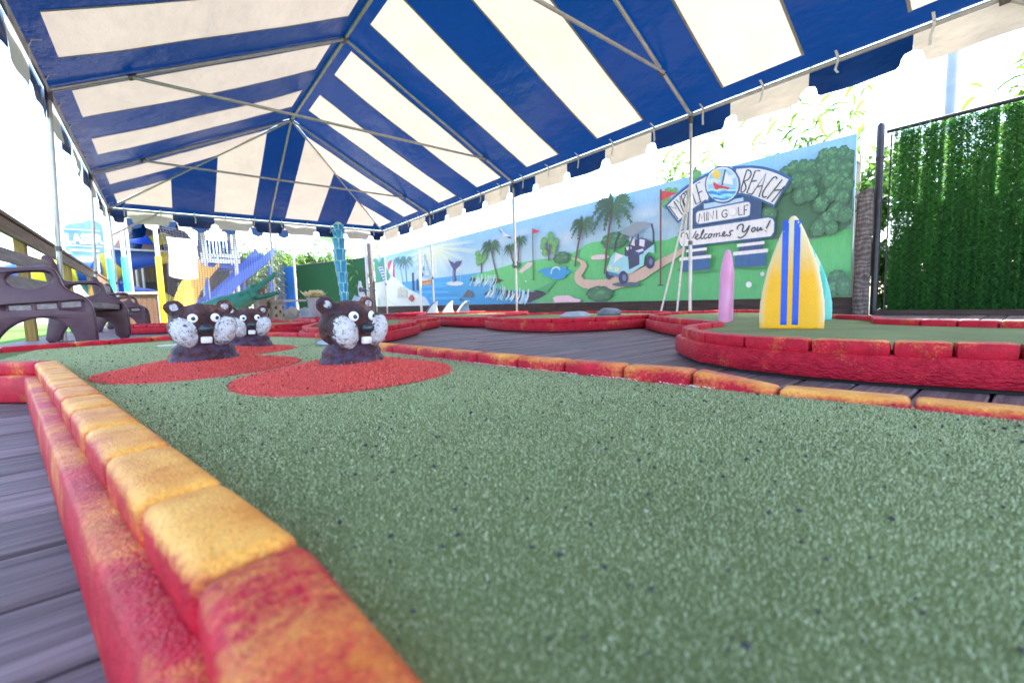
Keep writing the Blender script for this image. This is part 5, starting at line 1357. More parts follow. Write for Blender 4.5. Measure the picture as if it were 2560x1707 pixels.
# panels of the wall carry the sky coat
SEAMS = [1.385, 4.33, 7.33, 10.19, 12.92, 15.54]
NAMES = {}
for a, b in zip(SEAMS[:-1], SEAMS[1:]):
    n = 10
    v, f, c = [], [], []
    for i in range(n+1):
        for yv in (a+.002, b-.002):
            z = mz0(yv)+(mz1(yv)-mz0(yv))*i/n
            for xx in (0, .018): v.append((xx, yv-MO.y, z)); c.append(skyc(z))
    for i in range(n):
        q = i*4
        f += [(q, q+4, q+6, q+2), (q+1, q+3, q+7, q+5), (q, q+1, q+5, q+4), (q+2, q+6, q+7, q+3)]
    f += [(0, 2, 3, 1), (n*4, n*4+1, n*4+3, n*4+2)]
    me = bpy.data.meshes.new('panel'); me.from_pydata(v, [], f); me.update()
    at_ = me.color_attributes.new('col', 'FLOAT_COLOR', 'POINT'); at_.data.foreach_set('color', [q for cc in c for q in (*cc, 1)])
    obj('panel', me, M['mural'], mural)
# clouds and sun glow fade into the sky coat
def soft(name, c, rx, rz, col, amt, n=18):
    mid = tuple(a*(1-amt)+b*amt for a, b in zip(skyc(c[1]), col))
    rim = [(min(max(c[0]+rx*math.cos(2*PI*k/n), 1.40), 15.5), min(c[1]+rz*math.sin(2*PI*k/n), mz1(c[0])-.005)) for k in range(n)]
    layer[0] += 1
    for k in range(n):
        a, b = rim[k], rim[(k+1) % n]
        layer[0] -= 1
        face(name, [c, a, b], [mid, skyc(a[1]), skyc(b[1])])
for u, v_, rx, rz, am in [(5.9, 1.5, .5, .16, .5), (4.1, 1.62, .6, .2, .5), (3.8, 1.45, .5, .12, .35), (8.0, 1.72, .7, .16, .45), (7.2, 1.78, .4, .12, .4), (13.2, 1.75, .5, .2, .5), (14.6, 1.7, .6, .15, .5)]:
    soft('painted_cloud', (u, v_), rx, rz, pc((222, 222, 236)), am)
soft('painted_sun_glow', (11.05, 1.92), 1.5, .75, pc((240, 238, 190)), .9, 24)
for k in range(11):
    a = PI+PI*(k+.5)/11
    c0 = (11.05, 1.95); r0, r1 = .25, 1.35+.3*(k % 2)
    p = [(c0[0]+r0*1.6*math.cos(a-.05), c0[1]+r0*.7*math.sin(a-.05)), (c0[0]+r1*1.6*math.cos(a-.07), c0[1]+r1*.62*math.sin(a-.07)), (c0[0]+r1*1.6*math.cos(a+.07), c0[1]+r1*.62*math.sin(a+.07)), (c0[0]+r0*1.6*math.cos(a+.05), c0[1]+r0*.7*math.sin(a+.05))]
    yl = pc((238, 236, 188))
    face('painted_sun_glow', p, [yl, skyc(p[1][1]), skyc(p[2][1]), yl])
def bush(name, c, r, kd):
    pal = {0: [(44, 98, 74), (60, 122, 86), (82, 150, 102), (54, 110, 82)], 1: [(84, 150, 88), (104, 174, 98), (120, 186, 104), (92, 160, 92)], 3: [(40, 92, 84), (58, 112, 96), (48, 100, 90)]}[kd]
    rx, rz = r
    n = 9
    for k in range(n):
        a = 2*PI*k/n
        ell(name, (c[0]+rx*.62*math.cos(a), c[1]+rz*.62*math.sin(a)), rx*.42, rz*.42, pc(pal[0]), 10, .10)
    ell(name, c, rx*.8, rz*.8, pc(pal[-1]), 14, .08)
    for k in range(22):
        a, q = AR.uniform(0, 2*PI), AR.uniform(.1, .85)
        s = AR.uniform(.10, .22)
        up_ = math.sin(a)*q
        i = 1 if up_ < -.2 else (2 if AR.random() < .55 else 1)
        ell(name, (c[0]+rx*q*math.cos(a), c[1]+rz*up_), rx*s, rz*s, pc(pal[min(i, len(pal)-1)]), 8, .18)
def palm(c, b, r, kd):
    tr = pc((92, 62, 62)) if kd == 0 else pc((60, 96, 100))
    mid = ((c[0]+b[0])/2+.03, (c[1]+b[1])/2)
    stroke('painted_palm', smooth_line([b, mid, c], 2), .045 if kd == 0 else .04, tr, False)
    c1, c2 = ((40, 84, 62), (58, 104, 72)) if kd == 0 else ((64, 116, 112), (78, 130, 122))
    for k, (a, ln) in enumerate([(1.45, .8), (.62, .95), (2.5, .9), (.12, .95), (3.0, .9), (-.55, 1.0), (3.75, 1.0), (-1.15, .9), (4.35, .9), (1.05, .55)]):
        e = Vector((math.cos(a)*r[0]*ln, math.sin(a)*r[1]*ln))
        pp = []
        for t in np.linspace(0, 1, 9):
            pp.append((c[0]+e.x*t, c[1]+e.y*t+r[1]*.30*math.sin(PI*min(t*1.0, 1))*(.9 if abs(math.cos(a)) > .3 else .2)-r[1]*.34*t*t*abs(math.cos(a))))
        col = pc(c1 if k % 2 else c2)
        W = min(r)*.20
        for i in range(8):
            p, q = Vector(pp[i]), Vector(pp[i+1])
            d = (q-p).normalized(); nn = Vector((-d.y, d.x))
            w0, w1 = W*math.sin(PI*(.12+.86*i/8)), W*math.sin(PI*(.12+.86*(i+1)/8))*.55
            face('painted_palm', [tuple(p+nn*w0*.5), tuple(q+nn*w1), tuple(q-nn*w1), tuple(p-nn*w0*.5)], col)
            face('painted_palm', [tuple(p+nn*w0*.3), tuple(q+d*W*.3+nn*w0*1.05), tuple(q)], col)
            face('painted_palm', [tuple(p-nn*w0*.3), tuple(q+d*W*.3-nn*w0*1.05), tuple(q)], col)
for sh_, nm_, cl_, w_, P_ in ART:
    nm = 'painted_' + nm_
    if sh_ == 'P':
        c = pc(cl_)
        if nm_ == 'fairway':
            zmn, zmx = .2, 1.3
            face(nm, P_, [tuple(v*(.86+.20*(p[1]-zmn)/(zmx-zmn)) for v in c) for p in P_])
        elif nm_ == 'sea': face(nm, P_, [tuple(v*(.92+.2*(p[1]-.2)) for v in c) for p in P_])
        else: face(nm, P_, c)
    elif sh_ == 'S':
        stroke(nm, smooth_line(P_, 2 if nm_ in ('lettering', 'fountain') and len(P_) > 5 else (1 if len(P_) > 3 and nm_ != 'lettering' else 0)), w_, pc(cl_))
    elif sh_ == 'B': bush(nm, P_[0], P_[1], cl_)
    elif sh_ == 'T': palm(P_[0], P_[1], P_[2], cl_)
for nm, (v, f, c) in art.items():
    me = bpy.data.meshes.new(nm); me.from_pydata(v, [], f); me.update()
    at_ = me.color_attributes.new('col', 'FLOAT_COLOR', 'POINT'); at_.data.foreach_set('color', [q for cc in c for q in (*cc, 1)])
    obj(nm, me, M['mural'], mural)
# dark boards under the panels, framing behind
yb = 1.33
while yb < 15.5:
    ye = min(yb+2.42, 15.55)
    MB().add([(x_, y_-MO.y, z_) for x_ in (-.012, .03) for y_, z_ in ((yb, 0), (ye-.006, 0), (ye-.006, mz0(ye)-.001), (yb, mz0(yb)-.001))], [(0, 1, 2, 3), (7, 6, 5, 4), (0, 4, 5, 1), (1, 5, 6, 2), (2, 6, 7, 3), (3, 7, 4, 0)]).build('base_board', M['dark_wood'], mural, bevel=.003, seg=1)
    yb = ye
for yv in (1.46, 4.33, 7.33, 10.19, 12.92, 15.48):
    MB().box(.020, .108, yv-.019-MO.y, yv+.019-MO.y, 0, mz1(yv)-.02).build('frame_stud', M['stud'], mural)
MB().box(.020, .058, 1.40-MO.y, 15.5-MO.y, 1.90, 1.99).build('frame_rail', M['stud'], mural)
MB().box(.020, .058, 1.40-MO.y, 15.5-MO.y, .10, .36).build('frame_rail', M['stud'], mural)
MB().box(.11, .42, 1.44-MO.y, 1.48-MO.y, 1.80, 1.89).build('frame_strut', M['stud'], mural)
MB().box(.40, .44, 1.43-MO.y, 1.49-MO.y, -.3, 1.90).build('frame_stud', M['stud'], mural)

# ================================================================== FENCES, POSTS
mb = MB()
v, f = [], []
for i in range(13):
    z = 1.40*i/12
    for k in range(10):
        a = 2*PI*k/10
        r = .074*(1+.10*mnoise.noise(Vector((math.cos(a)*1.5, math.sin(a)*1.5, z*2.5))))
        v.append((r*math.cos(a)*.9, r*math.sin(a), z-.06*(.5+.5*math.sin(a))*(i == 12)))
for i in range(12):
    for k in range(10): f.append((i*10+k, i*10+(k+1) % 10, i*10+10+(k+1) % 10, i*10+10+k))
f += [tuple(range(9, -1, -1)), tuple(range(120, 130))]
lp = obj('log_post', mb.add(v, f).mesh('log_post', smooth=True), M['old_wood'], None, loc=(6.16, 1.285, 0))
tag(lp, 'stubby weathered log post between mural and black fence post', 'post')

fence = thing('privacy_fence', 'black chain-link fence filled with dark green hedge strips', 'fence', (6.28, .2, 0))
FO = Vector((6.28, .2, 0))
def fl(p): return tuple(Vector(p)-FO)
MB().tube([fl((6.26, 1.19, 0)), fl((6.26, 1.19, 2.06)), fl((6.26, 1.19, 2.09))], [.036, .036, .022], 14).build('end_post', M['black'], fence, smooth=True)
MB().tube([fl((6.27, 1.14, 1.985)), fl((6.27, -2.6, 1.985))], .021, 12).build('top_rail', M['black'], fence, smooth=True)
MB().tube([fl((6.27, 1.10, 1.95)), fl((6.27, 1.10, .03))], .008, 6).build('tension_bar', M['black'], fence)
for z in (.35, .78, 1.25, 1.72): MB().tube([fl((6.262, 1.19, z-.012)), fl((6.262, 1.19, z+.012))], .042, 12).build('tension_band', M['black'], fence, smooth=True)
for z in (.35, .78, 1.25, 1.72): MB().tube([fl((6.262, 1.16, z)), fl((6.27, 1.10, z))], .006, 6).build('tension_band_bolt', M['black'], fence)
MB().tube([fl((6.30, -1.2, 0)), fl((6.30, -1.2, 2.0))], .03, 10).build('line_post', M['black'], fence, smooth=True)
# chain link wires
mb = MB()
z0, z1, ya, yb2 = .03, 1.97, 1.095, -2.4
stepw = .075
k = ya
for sgn in (1, -1):
    s = yb2-2.2
    while s < ya+2.2:
        # line y = s + sgn*(z-z0)
        zs = [z0, z1]
        pA, pB = s, s+sgn*(z1-z0)
        lo, hi = z0, z1
        def zz(yv): return z0+(yv-s)*sgn
        if sgn > 0: lo, hi = max(z0, zz(yb2)), min(z1, zz(ya))
        else: lo, hi = max(z0, zz(ya)), min(z1, zz(yb2))
        if hi-lo > .02:
            mb.tube([fl((6.262+.004*sgn, s+sgn*(lo-z0), lo)), fl((6.262+.004*sgn, s+sgn*(hi-z0), hi))], .0022, 4, cap=False)
        s += stepw
mb.build('chain_link', M['black'], fence)
# hedge strips: needles round a twisted wire
def hedge_strip(seed, hgt=1.93, n=2500):
    r = np.random.default_rng(seed)
    z = r.random(n)*hgt
    a = r.random(n)*2*PI
    ln = .034+.016*r.random(n)
    base = np.stack([.006*np.cos(a), .006*np.sin(a), z], 1)
    el = r.normal(.25, .45, n)
    tip = np.stack([np.cos(a)*np.cos(el)*ln*.75, np.sin(a)*np.cos(el)*ln, np.sin(el)*ln], 1)
    w = np.stack([-np.sin(a), np.cos(a), r.normal(0, .6, n)], 1)*.0042
    v = np.empty((n, 3, 3)); v[:, 0] = base-w; v[:, 1] = base+w; v[:, 2] = base+tip
    me = bpy.data.meshes.new('hedge_strip')
    me.from_pydata([tuple(p) for p in v.reshape(-1, 3)], [], [(3*i, 3*i+1, 3*i+2) for i in range(n)])
    me.materials.append(M['hedge'])
    return me
strips = [hedge_strip(s) for s in range(4)]
low_strips = [hedge_strip(9+s, 1.15, 1900) for s in range(3)]
k = 0
yv = 1.065
hr_ = random.Random(4)
while yv > -2.3:
    o = obj('hedge_strip', strips[k % 4], None, fence, loc=fl((6.272+hr_.uniform(-.008, .008), yv+hr_.uniform(-.008, .008), .03)), rot=(0, 0, k*1.3))
    obj('hedge_strip', low_strips[k % 3] if k % 4 == 0 else strips[(k+2) % 4], None, fence, loc=fl((6.312, yv-.027, .03)), rot=(0, 0, k*2.1+.7))
    yv -= .046; k += 1
kb = MB().box(-.02, .03, -2.6, 1.15, .002, .055).build('kick_board', M['dark_wood'], None, loc=(6.12, 0, 0))
tag(kb, 'low dark timber kick board at the foot of the hedge fence', 'board')

# far turf-covered fence and blue corrugated sheet
ff = thing('turf_fence', 'dark green turf-covered fence panels beyond the mural end', 'fence', (5.3, 18.0, 0))
A_, B_, C_ = Vector((6.02, 16.05, 0)), Vector((5.55, 17.2, 0)), Vector((4.55, 19.85, 0))
for p, q in ((A_, B_), (B_, C_)):
    d = (q-p).normalized(); nn = Vector((d.y, -d.x, 0))*.02
    a, b = p+d*.03, q-d*.03
    o_ = Vector((5.3, 18.0, 0))
    MB().prism([tuple((a+nn-o_)[:2]), tuple((b+nn-o_)[:2]), tuple((b-nn-o_)[:2]), tuple((a-nn-o_)[:2])], -.3, 2.10).build('turf_panel', M['fence_turf'], ff)
    MB().tube([a+Vector((0, 0, 2.12))-o_, b+Vector((0, 0, 2.12))-o_], .03, 8).build('top_rail', M['black'], ff, smooth=True)
for p in (A_, B_, C_):
    MB().tube([p-Vector((5.3, 18.0, .3)), p+Vector((0, 0, 2.18))-Vector((5.3, 18.0, 0))], .04, 8).build('fence_post', M['black'], ff, smooth=True)
v, f = [], []
for i in range(91):
    t = i/90
    p = Vector((4.50, 19.95, 0)).lerp(Vector((3.98, 21.1, 0)), t)
    nn = Vector((.91, .41, 0))*(.016*math.sin(t*2*PI*9))
    v += [tuple(p+nn+Vector((0, 0, -.3))), tuple(p+nn+Vector((0, 0, 2.12+.04*t)))]
for i in range(90): f.append((2*i, 2*i+2, 2*i+3, 2*i+1))
cs = MB().add(v, f).build('corrugated_sheet', M['corr_blue'], smooth=True)
tag(cs, 'bright blue corrugated sheet beside the turf-covered fence', 'panel')

def post(name, label, p, r, h, mat, z0=-.3, n=10, cat='post', top=None, group=None):
    o = MB().tube([(0, 0, z0), (0, 0, h*.5), (0, 0, h)], [r, r*.97, r*.92 if top is None else top], n).build(name, mat, None, smooth=True, loc=(p[0], p[1], 0))
    return tag(o, label, cat, group)
wp = MB().box(-.07, .07, -.07, .07, -.3, 2.5).build('timber_post', M['old_wood'], None, bevel=.01, seg=1, loc=(5.80, 14.85, 0), rot=(0, -.02, .6))
tag(wp, 'tall dark square timber post at the far mural end', 'post')
post('steel_post', 'tall grey steel pipe beside the dark square timber post', (5.64, 14.9), .045, 2.62, M['alu'])
post('steel_pipe', 'thin white pipe standing in front of the mural sailboat', (5.62, 10.9), .035, 1.80, M['p_white'], z0=0, cat='pipe')

# left railing
rail = thing('deck_railing', 'brown timber railing with yellow pine posts behind the benches', 'railing', (-1.15, 10, 0))
RX = -1.15
for a, b in ((2.0, 5.0), (5.0, 8.0), (8.0, 11.0), (11.0, 14.0), (14.0, 16.9)):
    MB().box(-.075, .075, a+.004-10, b-.004-10, 1.225, 1.265).build('cap_rail', M['rail_wood'], rail, bevel=.004, seg=1)
    MB().box(.02, .058, a+.004-10, b-.004-10, 1.07, 1.215).build('upper_rail', M['rail_wood'], rail, bevel=.004, seg=1)
    MB().box(.02, .058, a+.004-10, b-.004-10, .50, .64).build('middle_rail', M['rail_wood'], rail, bevel=.004, seg=1) if a > 20 else None
for y in (2.6, 5.0, 7.25, 10.3, 13.2, 16.8):
    MB().box(-.07, .017, y-.06-10, y+.06-10, -.1, 1.222).build('post', M['post_wood'], rail, bevel=.004, seg=1)
cb = thing('timber_cabinet', 'low brown timber cabinet behind the benches under tent end', 'cabinet', (-.43, 13.5, 0))
for i in range(7): MB().box(-.37+i*.106, -.268+i*.106, -.02, 0, .02, .74).build('board', M['rail_wood'], cb, bevel=.003, seg=1)
MB().box(-.39, .39, -.04, .5, .745, .80).build('top', M['stud'], cb, bevel=.004, seg=1)
MB().box(-.37, .37, .002, .46, 0, .744).build('body', M['rail_wood'], cb)
for x in (-.385, .375): MB().box(x-.012, x+.012, -.03, .48, 0, .744).build('corner_board', M['stud'], cb)

# ================================================================== BENCHES
FR_OUT = [(0, 0), (.0, .20), (.006, .31), (.028, .385), (.075, .43), (.13, .455), (.162, .49), (.175, .56), (.195, .615), (.24, .64), (.33, .632), (.44, .622), (.49, .64), (.505, .72), (.53, .83), (.56, .885), (.605, .895), (.63, .86), (.62, .74), (.60, .6), (.595, .45), (.61, .3), (.645, .15), (.67, 0), (.555, 0), (.53, .10), (.46, .195), (.36, .25), (.27, .255), (.20, .23), (.14, .155), (.115, 0)]
HOLE = [(.215, .51), (.21, .56), (.245, .592), (.33, .592), (.42, .582), (.45, .55), (.44, .50), (.40, .475), (.30, .465)]
SLOTS = [[(.075, .335), (.18, .326), (.18, .364), (.075, .374)], [(.207, .323), (.31, .318), (.31, .354), (.207, .360)], [(.34, .315), (.45, .312), (.45, .348), (.34, .351)]]
def smooth_keep(p, n): return smooth_loop(p, n)
frame_me = plate('end_frame', smooth_keep(FR_OUT, 1), [smooth_keep(HOLE, 2)] + SLOTS, .062, .014)
frame_me.polygons.foreach_set('use_smooth', [True]*len(frame_me.polygons))
frame_me.materials.append(M['plastic'])
def bench(label, front0, y0, front1, y1):
    L = math.hypot(front1-front0, y1-y0)
    ang = math.atan2(front1-front0, y1-y0)
    root = thing('park_bench', label, 'bench', (front0, y0, 0), -ang, 'plastic-framed benches along the railing')
    for yy_ in (.03, L-.03):
        obj('end_frame', frame_me, None, root, loc=(0, yy_, 0), rot=(0, 0, PI))
    for sl_ in SLOTS:
        xs = [p[0] for p in sl_]; zs = [p[1] for p in sl_]
        MB().box(-max(xs)-.004, -min(xs)+.004, .010, L-.010, min(zs)-.002, max(zs)+.002).build('seat_slat', M['slat_wood'], root, bevel=.004, seg=1)
    for (a, z, lean) in ((.515, .545, 0), (.545, .76, 0)):
        MB().box(-a-.016-.012, -a-.016+.012, .05, L-.05, z-.055, z+.055).build('back_slat', M['slat_wood'], root, bevel=.004, seg=1)
    return root
bench('maroon plastic-framed bench with grey slats nearest the beaver green', -.41, 4.66, -.285, 6.41)
bench('maroon plastic-framed bench further along beside the timber cabinet', -.22, 9.5, -.20, 11.5)

# ================================================================== BEAVERS
CH = [(-.046, -.034, .075), (.046, -.034, .075)]
UP = .009
def beaver_mesh():
    R_ = Matrix.Rotation
    parts = [('s', (0, .006, .000), (.088, .072, .040)), ('s', (0, .004, .028), (.078, .062, .032)), ('s', (0, .004, .045), (.060, .052, .03)),
             ('s', (0, .008, .100), (.070, .060, .054)), ('s', (0, -.004, .086), (.070, .056, .044)),
             ('s', (0, -.042, .082), (.024, .026, .022)), ('s', (0, -.030, .060), (.036, .030, .018)), ('s', (0, -.020, .112), (.046, .036, .028))]
    for c in CH:
        sx = 1 if c[0] > 0 else -1
        parts.append(('s', c, (.032, .034, .047), R_(sx*.42, 3, 'Y')))
        parts.append(('s', (sx*.054, .008, .086), (.026, .036, .042)))
        parts.append(('s', (sx*.060, .016, .143), (.0240, .0125, .0220)))
        parts.append(('s', (sx*.052, .014, .128), (.022, .016, .020)))
        parts.append(('s', (sx*.026, -.034, .111), (.017, .014, .017)))
    parts = parts[:3] + [(p[0], (p[1][0], p[1][1], p[1][2]+.009)) + tuple(p[2:]) for p in parts[3:]]
    me = blob('bust', parts, .0026, 12)
    nrm = [v.normal.copy() for v in me.vertices]
    for v, n_ in zip(me.vertices, nrm):
        v.co += n_*(.0016*mnoise.noise(v.co*55)+.0009*mnoise.noise(v.co*150+Vector((3, 0, 0))))
    def col(p0):
        w = 0.0
        p = Vector((p0.x, p0.y, p0.z-UP))
        for c in CH:
            sx = 1 if c[0] > 0 else -1
            q = Vector(p)-Vector((c[0], c[1]-.006, c[2]-.001))
            q = R_(-sx*.42, 3, 'Y') @ q
            d = math.sqrt((q.x/.033)**2+(q.y/.046)**2+(q.z/.047)**2)
            if p.y < .012: w = max(w, min(max((1.12-d)/.24, 0), 1))
            e = Vector(p)-Vector((sx*.060, .006, .144))
            d2 = math.sqrt((e.x/.015)**2+(e.z/.014)**2)
            if p.y < .014 and p.z > .125: w = max(w, min(max((1.1-d2)/.5, 0), 1)*.95)
        if abs(p.x) < .02 and p.y < -.02 and p.z < .1: w *= min(1, max(0, (abs(p.x)-.010)/.010))
        orange = 1.0 if (p.z > .128 and p.x > .005) else 0.0
        scuff = 1.0 if p.z < .046 else (.35 if p.z > .12 else .15)
        return (w, orange, scuff)
    vcolor(me, col)
    me.materials.append(M['beaver'])
    return me
bust = beaver_mesh()
def ico(name, r, scale, mat):
    v, f = sphere_data((0, 0, 0), tuple(r*s for s in scale), 18, 12)
    me = MB().add(v, f).mesh(name, smooth=True); me.materials.append(mat); return me
e_w = ico('eye', .0125, (1, .40, 1), M['eye_white']); e_p = ico('pupil', .0056, (1, .5, 1), M['eye_dark'])
e_n = ico('nose', .0165, (1.05, .75, .82), M['nose'])
tooth = MB().box(-.0135, .0135, -.006, .006, -.0095, .0095).mesh('tooth', smooth=True, bevel=.0055, seg=3); tooth.materials.append(M['tooth'])
def surf_y(me, x, z):
    best = 0
    for v in me.vertices:
        if abs(v.co.x-x) < .004 and abs(v.co.z-z) < .004: best = min(best, v.co.y)
    return best
EY = {s: surf_y(bust, s*.026, .121) for s in (-1, 1)}
NY, TY = surf_y(bust, 0, .091), surf_y(bust, 0, .060)
def beaver(label, x, y, rz, s=1.0):
    z = Z_GREEN+mound_h(x, y)-.006
    r = thing('beaver_head', label, 'beaver statue', (x, y, z), rz, 'painted beaver heads on the green')
    r.scale = (s, s, s)
    obj('bust', bust, None, r)
    for sg_ in (-1, 1):
        e = obj('eye', e_w, None, r, loc=(sg_*.026, EY[sg_]-.001, .121), rot=(0, 0, sg_*.35))
        obj('pupil', e_p, None, e, loc=(.0022, -.0036, -.0005))
    obj('nose', e_n, None, r, loc=(0, NY-.004, .091))
    obj('tooth', tooth, None, r, loc=(0, TY-.004, .060), rot=(.12, .03, 0))
    return r
beaver('brown beaver head with bright white cheeks beside the right-hand curb', .345, 1.03, .26, .91)
beaver('widest brown beaver head on the mound close to the block curb corner', .083, 1.475, .06, .97)
beaver('small brown beaver head half hidden on the rearmost red mound', .262, 1.985, .02, .92)
# pale stone behind the beaver
def stone(label, p, r, mat, seed, rot=0, cat='stone', name='stone', group=None):
    v, f = sphere_data((0, 0, 0), (1, 1, 1), 22, 14)
    vv = []
    for q in v:
        q = Vector(q); n_ = 1+.16*mnoise.noise(q*1.4+Vector((seed, 0, 0)))+.06*mnoise.noise(q*4+Vector((seed, 3, 0)))
        q = q*n_; vv.append((q.x*r[0], q.y*r[1], max(q.z, -.55)*r[2]+.5*r[2]))
    o = MB().add(vv, f).build(name, mat, None, smooth=True, loc=p, rot=(0, 0, rot))
    return tag(o, label, cat, group)
stone('flat pale grey stone lying behind the right-hand beaver head', (.645, 1.93, Z_GREEN), (.135, .07, .030), M['rock_grey'], 2.0, -.3)
stone('pale blue-grey stone resting on the round green', (3.30, 3.02, Z_GREEN), (.15, .10, .040), M['rock_grey'], 5.0, -.9)
stone('dark slate stone resting on the round green', (3.80, 2.98, Z_GREEN), (.13, .09, .055), M['rock_dark'], 9.0, -.9)

# ================================================================== SURFBOARDS
def surfboard(label, x, y, normal_ang, outline, thick, colfn, lean=0.0, blunt=.35):
    """outline: list of (z, half width); stands on its cut end"""
    n = 16
    v, f, m = [], [], len(outline)
    for z, w in outline:
        for k in range(n):
            a = 2*PI*k/n
            ca, sa = math.cos(a), math.sin(a)
            ex = abs(ca)**.62*(1 if ca >= 0 else -1)
            ey = abs(sa)**.75*(1 if sa >= 0 else -1)
            v.append((ex*w, ey*thick/2*((blunt+(1-blunt)*min(w/outline[0][1], 1)) if blunt < .4 else float(np.interp(z/outline[-1][0], [0, .72, .9, 1], [1, 1.05, .72, .35]))), z))
    for i in range(m-1):
        for k in range(n): f.append((i*n+k, i*n+(k+1) % n, i*n+n+(k+1) % n, i*n+n+k))
    f += [tuple(range(n-1, -1, -1)), tuple(range((m-1)*n, m*n))]
    me = MB().add(v, f).mesh('surfboard', smooth=False)
    me = evaluated(me, [('REMESH', dict(mode='VOXEL', voxel_size=.006)), ('SMOOTH', dict(factor=.5, iterations=4))])
    me.polygons.foreach_set('use_smooth', [True]*len(me.polygons))
    vcolor(me, colfn)
    o = obj('surfboard', me, M['boardpaint'], None, loc=(x, y, Z_GREEN), rot=(lean, 0, normal_ang))
    return o
OUTL = [(0, .129), (.06, .131), (.12, .128), (.18, .120), (.24, .109), (.30, .095), (.36, .077), (.41, .060), (.45, .045), (.485, .030), (.508, .017), (.520, .008)]
def yellow_col(p):
    W = np.interp(p.z, [o[0] for o in OUTL], [o[1] for o in OUTL])
    e = abs(p.x)/max(W, .01)
    fz = min(1, max(0, (.44-p.z)/.20))
    k = min(1, max(0, (1.0-e)/.22))*fz
    k = max(k, .85 if p.z < .03 else 0)
    a, b = (.72, .60, .38), (.88, .43, .008)
    return tuple(q*(1-k)+r*k for q, r in zip(a, b))
yb_ = surfboard('yellow foam surfboard with two blue stripes standing on its cut end', 2.285, .735, 0, OUTL, .055, yellow_col)
yb_.rotation_euler = (0, 0, math.atan2(-.245, .078))
tag(yb_, yb_['label'] if 'label' in yb_ else 'yellow foam surfboard with two blue stripes standing on its cut end', 'surfboard', 'foam surfboards on the green')
# blue stripes proud of the front face
M['stripe'] = simple('blue_stripe_paint', (.010, .085, .55), (.008, .07, .47), 20, .45, 0, .5, 130, .003)
for x0, x1, zt in ((-.041, -.016, .502), (.0045, .0285, .497)):
    v, f = [], []
    zs = np.linspace(.002, zt, 26)
    bmv = yb_.data.vertices
    co = np.array([q.co[:] for q in bmv])
    fr = co[co[:, 1] < 0]
    for z in zs:
        for x in np.linspace(x0, x1, 5):
            d = np.hypot(fr[:, 0]-x, fr[:, 2]-z)
            i = np.argsort(d)[:6]
            ok = d[i] < .012
            yv = (fr[i, 1]*ok).sum()/max(ok.sum(), 1)
            v.append((x, yv-.0016, z))
    for i in range(25):
        for k in range(4): f.append((i*5+k, i*5+k+1, i*5+6+k, i*5+5+k))
    MB().add(v, f).build('stripe', M['stripe'], yb_, smooth=True)
def teal_col(p):
    e = abs(abs(p.x)-.045)
    if p.y < 0 and e < .006: return (.62, .55, .22)
    if p.y < 0 and abs(abs(p.x)-.080) < .012: return (.55, .66, .50)
    if p.y < 0 and abs(p.x) > .118: return (.16, .58, .50)
    return (.07, .52, .44)
tb = surfboard('teal foam surfboard standing behind the yellow one', 3.03, .925, math.atan2(-.30, .10), [(z*.96, w*1.22) for z, w in OUTL], .06, teal_col)
tag(tb, 'teal foam surfboard standing behind the yellow one', 'surfboard', 'foam surfboards on the green')
def pink_col(p):
    k = .5+.5*mnoise.noise(Vector((p.x*12, p.y*30, p.z*9)))
    a, b = (.70, .34, .56), (.66, .20, .36)
    return tuple(q*(1-k*.8)+r*k*.8 for q, r in zip(a, b))
pb = surfboard('pink foam surfboard seen edge-on beside the white tent leg', 2.79, 1.265, .29, [(z*.87, max(w*.98, .018)) for z, w in OUTL], .072, pink_col, .02, .42)
tag(pb, 'pink foam surfboard seen edge-on beside the white tent leg', 'surfboard', 'foam surfboards on the green')
